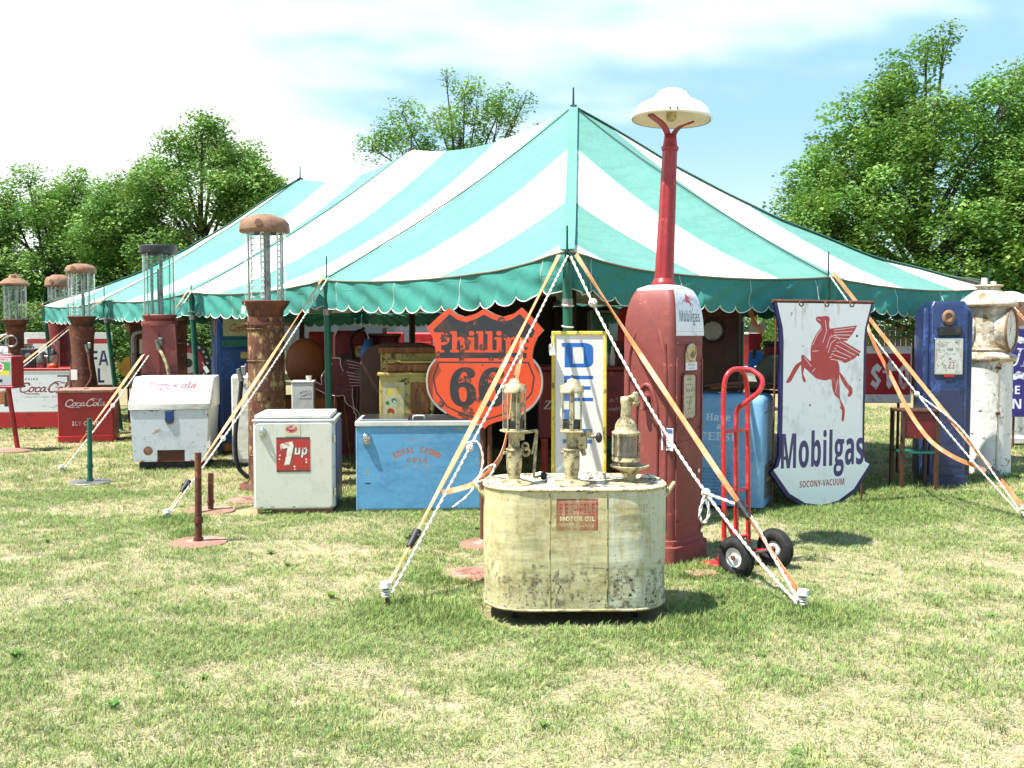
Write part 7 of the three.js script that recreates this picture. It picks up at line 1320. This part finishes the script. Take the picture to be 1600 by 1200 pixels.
{
  const t = thing('clock_face_pump', 'tall white peeling cylinder gas pump with round clock faces and domed top', 'gas pump', [5.34, 0, -10.82], 0.12);
  part(t, 'cylinder', lathe([[0.275, 0], [0.275, 0.03], [0.268, 0.04], [0.265, 1.27], [0.26, 1.28]], 44), M.peeled);
  part(t, 'collar', lathe([[0.262, 1.26], [0.3, 1.275], [0.31, 1.3], [0.3, 1.33], [0.25, 1.36], [0.225, 1.38]], 44), M.corroded);
  part(t, 'head', lathe([[0.22, 1.36], [0.23, 1.38], [0.225, 1.42], [0.235, 1.55], [0.24, 1.75], [0.235, 1.88]], 40), M.corroded);
  part(t, 'bead_ring', [put(new THREE.TorusGeometry(0.232, 0.014, 8, 40), 0, 1.4, 0, Math.PI / 2), put(new THREE.TorusGeometry(0.24, 0.012, 8, 40), 0, 1.86, 0, Math.PI / 2)], M.corroded);
  const clock = canvasTex(256, 256, (x, w) => { x.fillStyle = '#cfcec6'; x.fillRect(0, 0, w, w); x.fillStyle = '#3a3836'; for (let k = 0; k < 12; k++) { x.save(); x.translate(128, 128); x.rotate(k * Math.PI / 6); x.fillRect(-3, -112, 6, 20); x.restore(); } lettered(x, '0', 128, 60, 30, '#3a3836'); x.lineWidth = 7; x.strokeStyle = '#2e2c2a'; x.beginPath(); x.moveTo(128, 128); x.lineTo(100, 170); x.moveTo(128, 128); x.lineTo(160, 84); x.stroke(); x.fillStyle = '#8a2a22'; x.beginPath(); x.arc(128, 128, 12, 0, 7); x.fill(); }, [{ c: '#a9a291', f: 5, at: 0.54, soft: 0.2, k: 0.6 }], 5, 89);
  for (const a of [0.72, -2.15]) { const g = group(t, 'clock', 0, 1.62, 0, a); part(g, 'bezel', put(new THREE.CylinderGeometry(0.235, 0.225, 0.12, 40, 1, true), 0, 0, 0.19, Math.PI / 2), M.corroded); part(g, 'bezel_ring', put(new THREE.TorusGeometry(0.232, 0.014, 8, 40), 0, 0, 0.25), M.rustcap); part(g, 'clock_face', new THREE.CircleGeometry(0.225, 40).translate(0, 0, 0.238), mat(clock, 0.5), { uv: true }); }
  part(t, 'dome', lathe([[0.27, 1.87], [0.3, 1.88], [0.305, 1.91], [0.28, 1.95], [0.22, 2.0], [0.15, 2.05], [0.12, 2.06], [0.12, 2.09], [0.15, 2.1], [0.15, 2.12], [0, 2.12]], 44), M.corroded);
  part(t, 'top_stub', [C(0.035, 0.03, 2.12, 2.2, -0.05), C(0.03, 0.03, 2.12, 2.16, 0.06)], M.white);
  part(t, 'seam_strip', [B(0.02, 1.2, 0.012, -0.03, 0.64, 0.265, 0.004)], M.corroded); part(t, 'hasp', [B(0.05, 0.03, 0.02, -0.03, 0.7, 0.272, 0.006), B(0.05, 0.03, 0.02, -0.03, 1.2, 0.272, 0.006)], M.rust);
  part(t, 'paper_notice', sheet(6, 2, (u, v) => { const a = 0.55 + (1 - u) * 0.3; return V(Math.cos(a) * 0.269, 1.06 + v * 0.15, Math.sin(a) * 0.269); }), mat('#c3ccd0', 0.7));
}
{
  const t = boardSign('blue_sign', 'violet blue sign with white script and clouds cut off by the right edge', [7.42, 0, -13], -0.1, 1.5, 1.2, 1.05, (x, w, h) => {
    x.fillStyle = '#2a2070'; x.fillRect(0, 0, w, h); x.fillStyle = '#dcdce0'; for (const [a, b] of [[60, 50], [75, 220]]) for (const [p, q, r] of [[-24, 4, 14], [-6, -6, 18], [14, 0, 16], [30, 6, 10]]) { x.beginPath(); x.arc(a + p, b + q, r, 0, 7); x.fill(); }
    lettered(x, 'Un', 66, 176, 124, '#dcdce0', { font: 'serif', slant: 0.25 }); lettered(x, "DE T", 66, 306, 56, '#dcdce0'); lettered(x, 'IN', 50, 376, 66, '#dcdce0');
  }, [{ c: '#221a5a', f: 5, at: 0.54, soft: 0.2, k: 0.5 }], M.navy, 90);
  const p = thing('white_plank', 'white plank lying on the grass below the violet sign', 'plank', [7.25, 0, -13.6], 0.1); part(p, 'plank', B(1.2, 0.08, 0.3, 0, 0.08, 0, 0.01), M.white); for (const x of [-0.45, 0.45]) part(p, 'block', B(0.1, 0.045, 0.28, x, 0.0225, 0), M.brownwood);
  const g = thing('white_gas_pump', 'white rounded pump head behind the violet sign at the right edge', 'gas pump', [7.5, 0, -14.6], 0); part(g, 'column', lathe([[0.3, 0], [0.26, 0.1], [0.24, 1.6], [0.26, 1.65]], 28), M.peeled); part(g, 'head', lathe([[0.26, 1.6], [0.32, 1.7], [0.33, 2.0], [0.28, 2.15], [0.1, 2.22], [0, 2.22]], 32), M.peeled); part(g, 'dial', put(new THREE.CylinderGeometry(0.18, 0.18, 0.05, 28), 0.02, 1.88, 0.31, Math.PI / 2), M.rustcap);
}
{ // white table with metal oddments, far left
  const t = thing('folding_table', 'white folding table at far left beyond the coin vendor', 'table', [-10.4, 0, -19.6], 0.1);
  part(t, 'top', B(1.8, 0.05, 0.75, 0, 1.12, 0, 0.015), M.white); for (const [x, z] of [[-0.8, 0.3], [0.8, 0.3], [-0.8, -0.3], [0.8, -0.3]]) part(t, 'leg', rod(V(x, 0, z), V(x * 0.95, 1.1, z), 0.018), M.steel);
  const w = thing('wire_wheel', 'grey spoked metal wheel standing on the white folding table', 'wheel', [-10.25, 1.145, -19.5], 0.2); part(w, 'rim', put(new THREE.TorusGeometry(0.2, 0.025, 10, 32), 0, 0.225, 0), M.steel); for (let k = 0; k < 6; k++) part(w, 'spoke', rod(V(0, 0.225, 0), V(Math.cos(k * 1.047) * 0.19, 0.225 + Math.sin(k * 1.047) * 0.19, 0), 0.008), M.steel); part(w, 'hub', put(new THREE.CylinderGeometry(0.035, 0.035, 0.06, 16), 0, 0.225, 0, Math.PI / 2), M.steel);
  const b = thing('metal_bucket', 'grey metal bucket on the white folding table', 'bucket', [-9.85, 1.145, -19.5]); part(b, 'pail', lathe([[0, 0], [0.09, 0], [0.13, 0.24], [0.135, 0.24], [0.135, 0.25], [0.12, 0.25], [0.085, 0.01], [0, 0.01]], 24), M.steel); part(b, 'bail', tube([[-0.13, 0.24, 0], [-0.1, 0.34, 0.02], [0.1, 0.34, 0.02], [0.13, 0.24, 0]], 0.006, 20, 6), M.steel);
}

renderer.render(scene, camera);
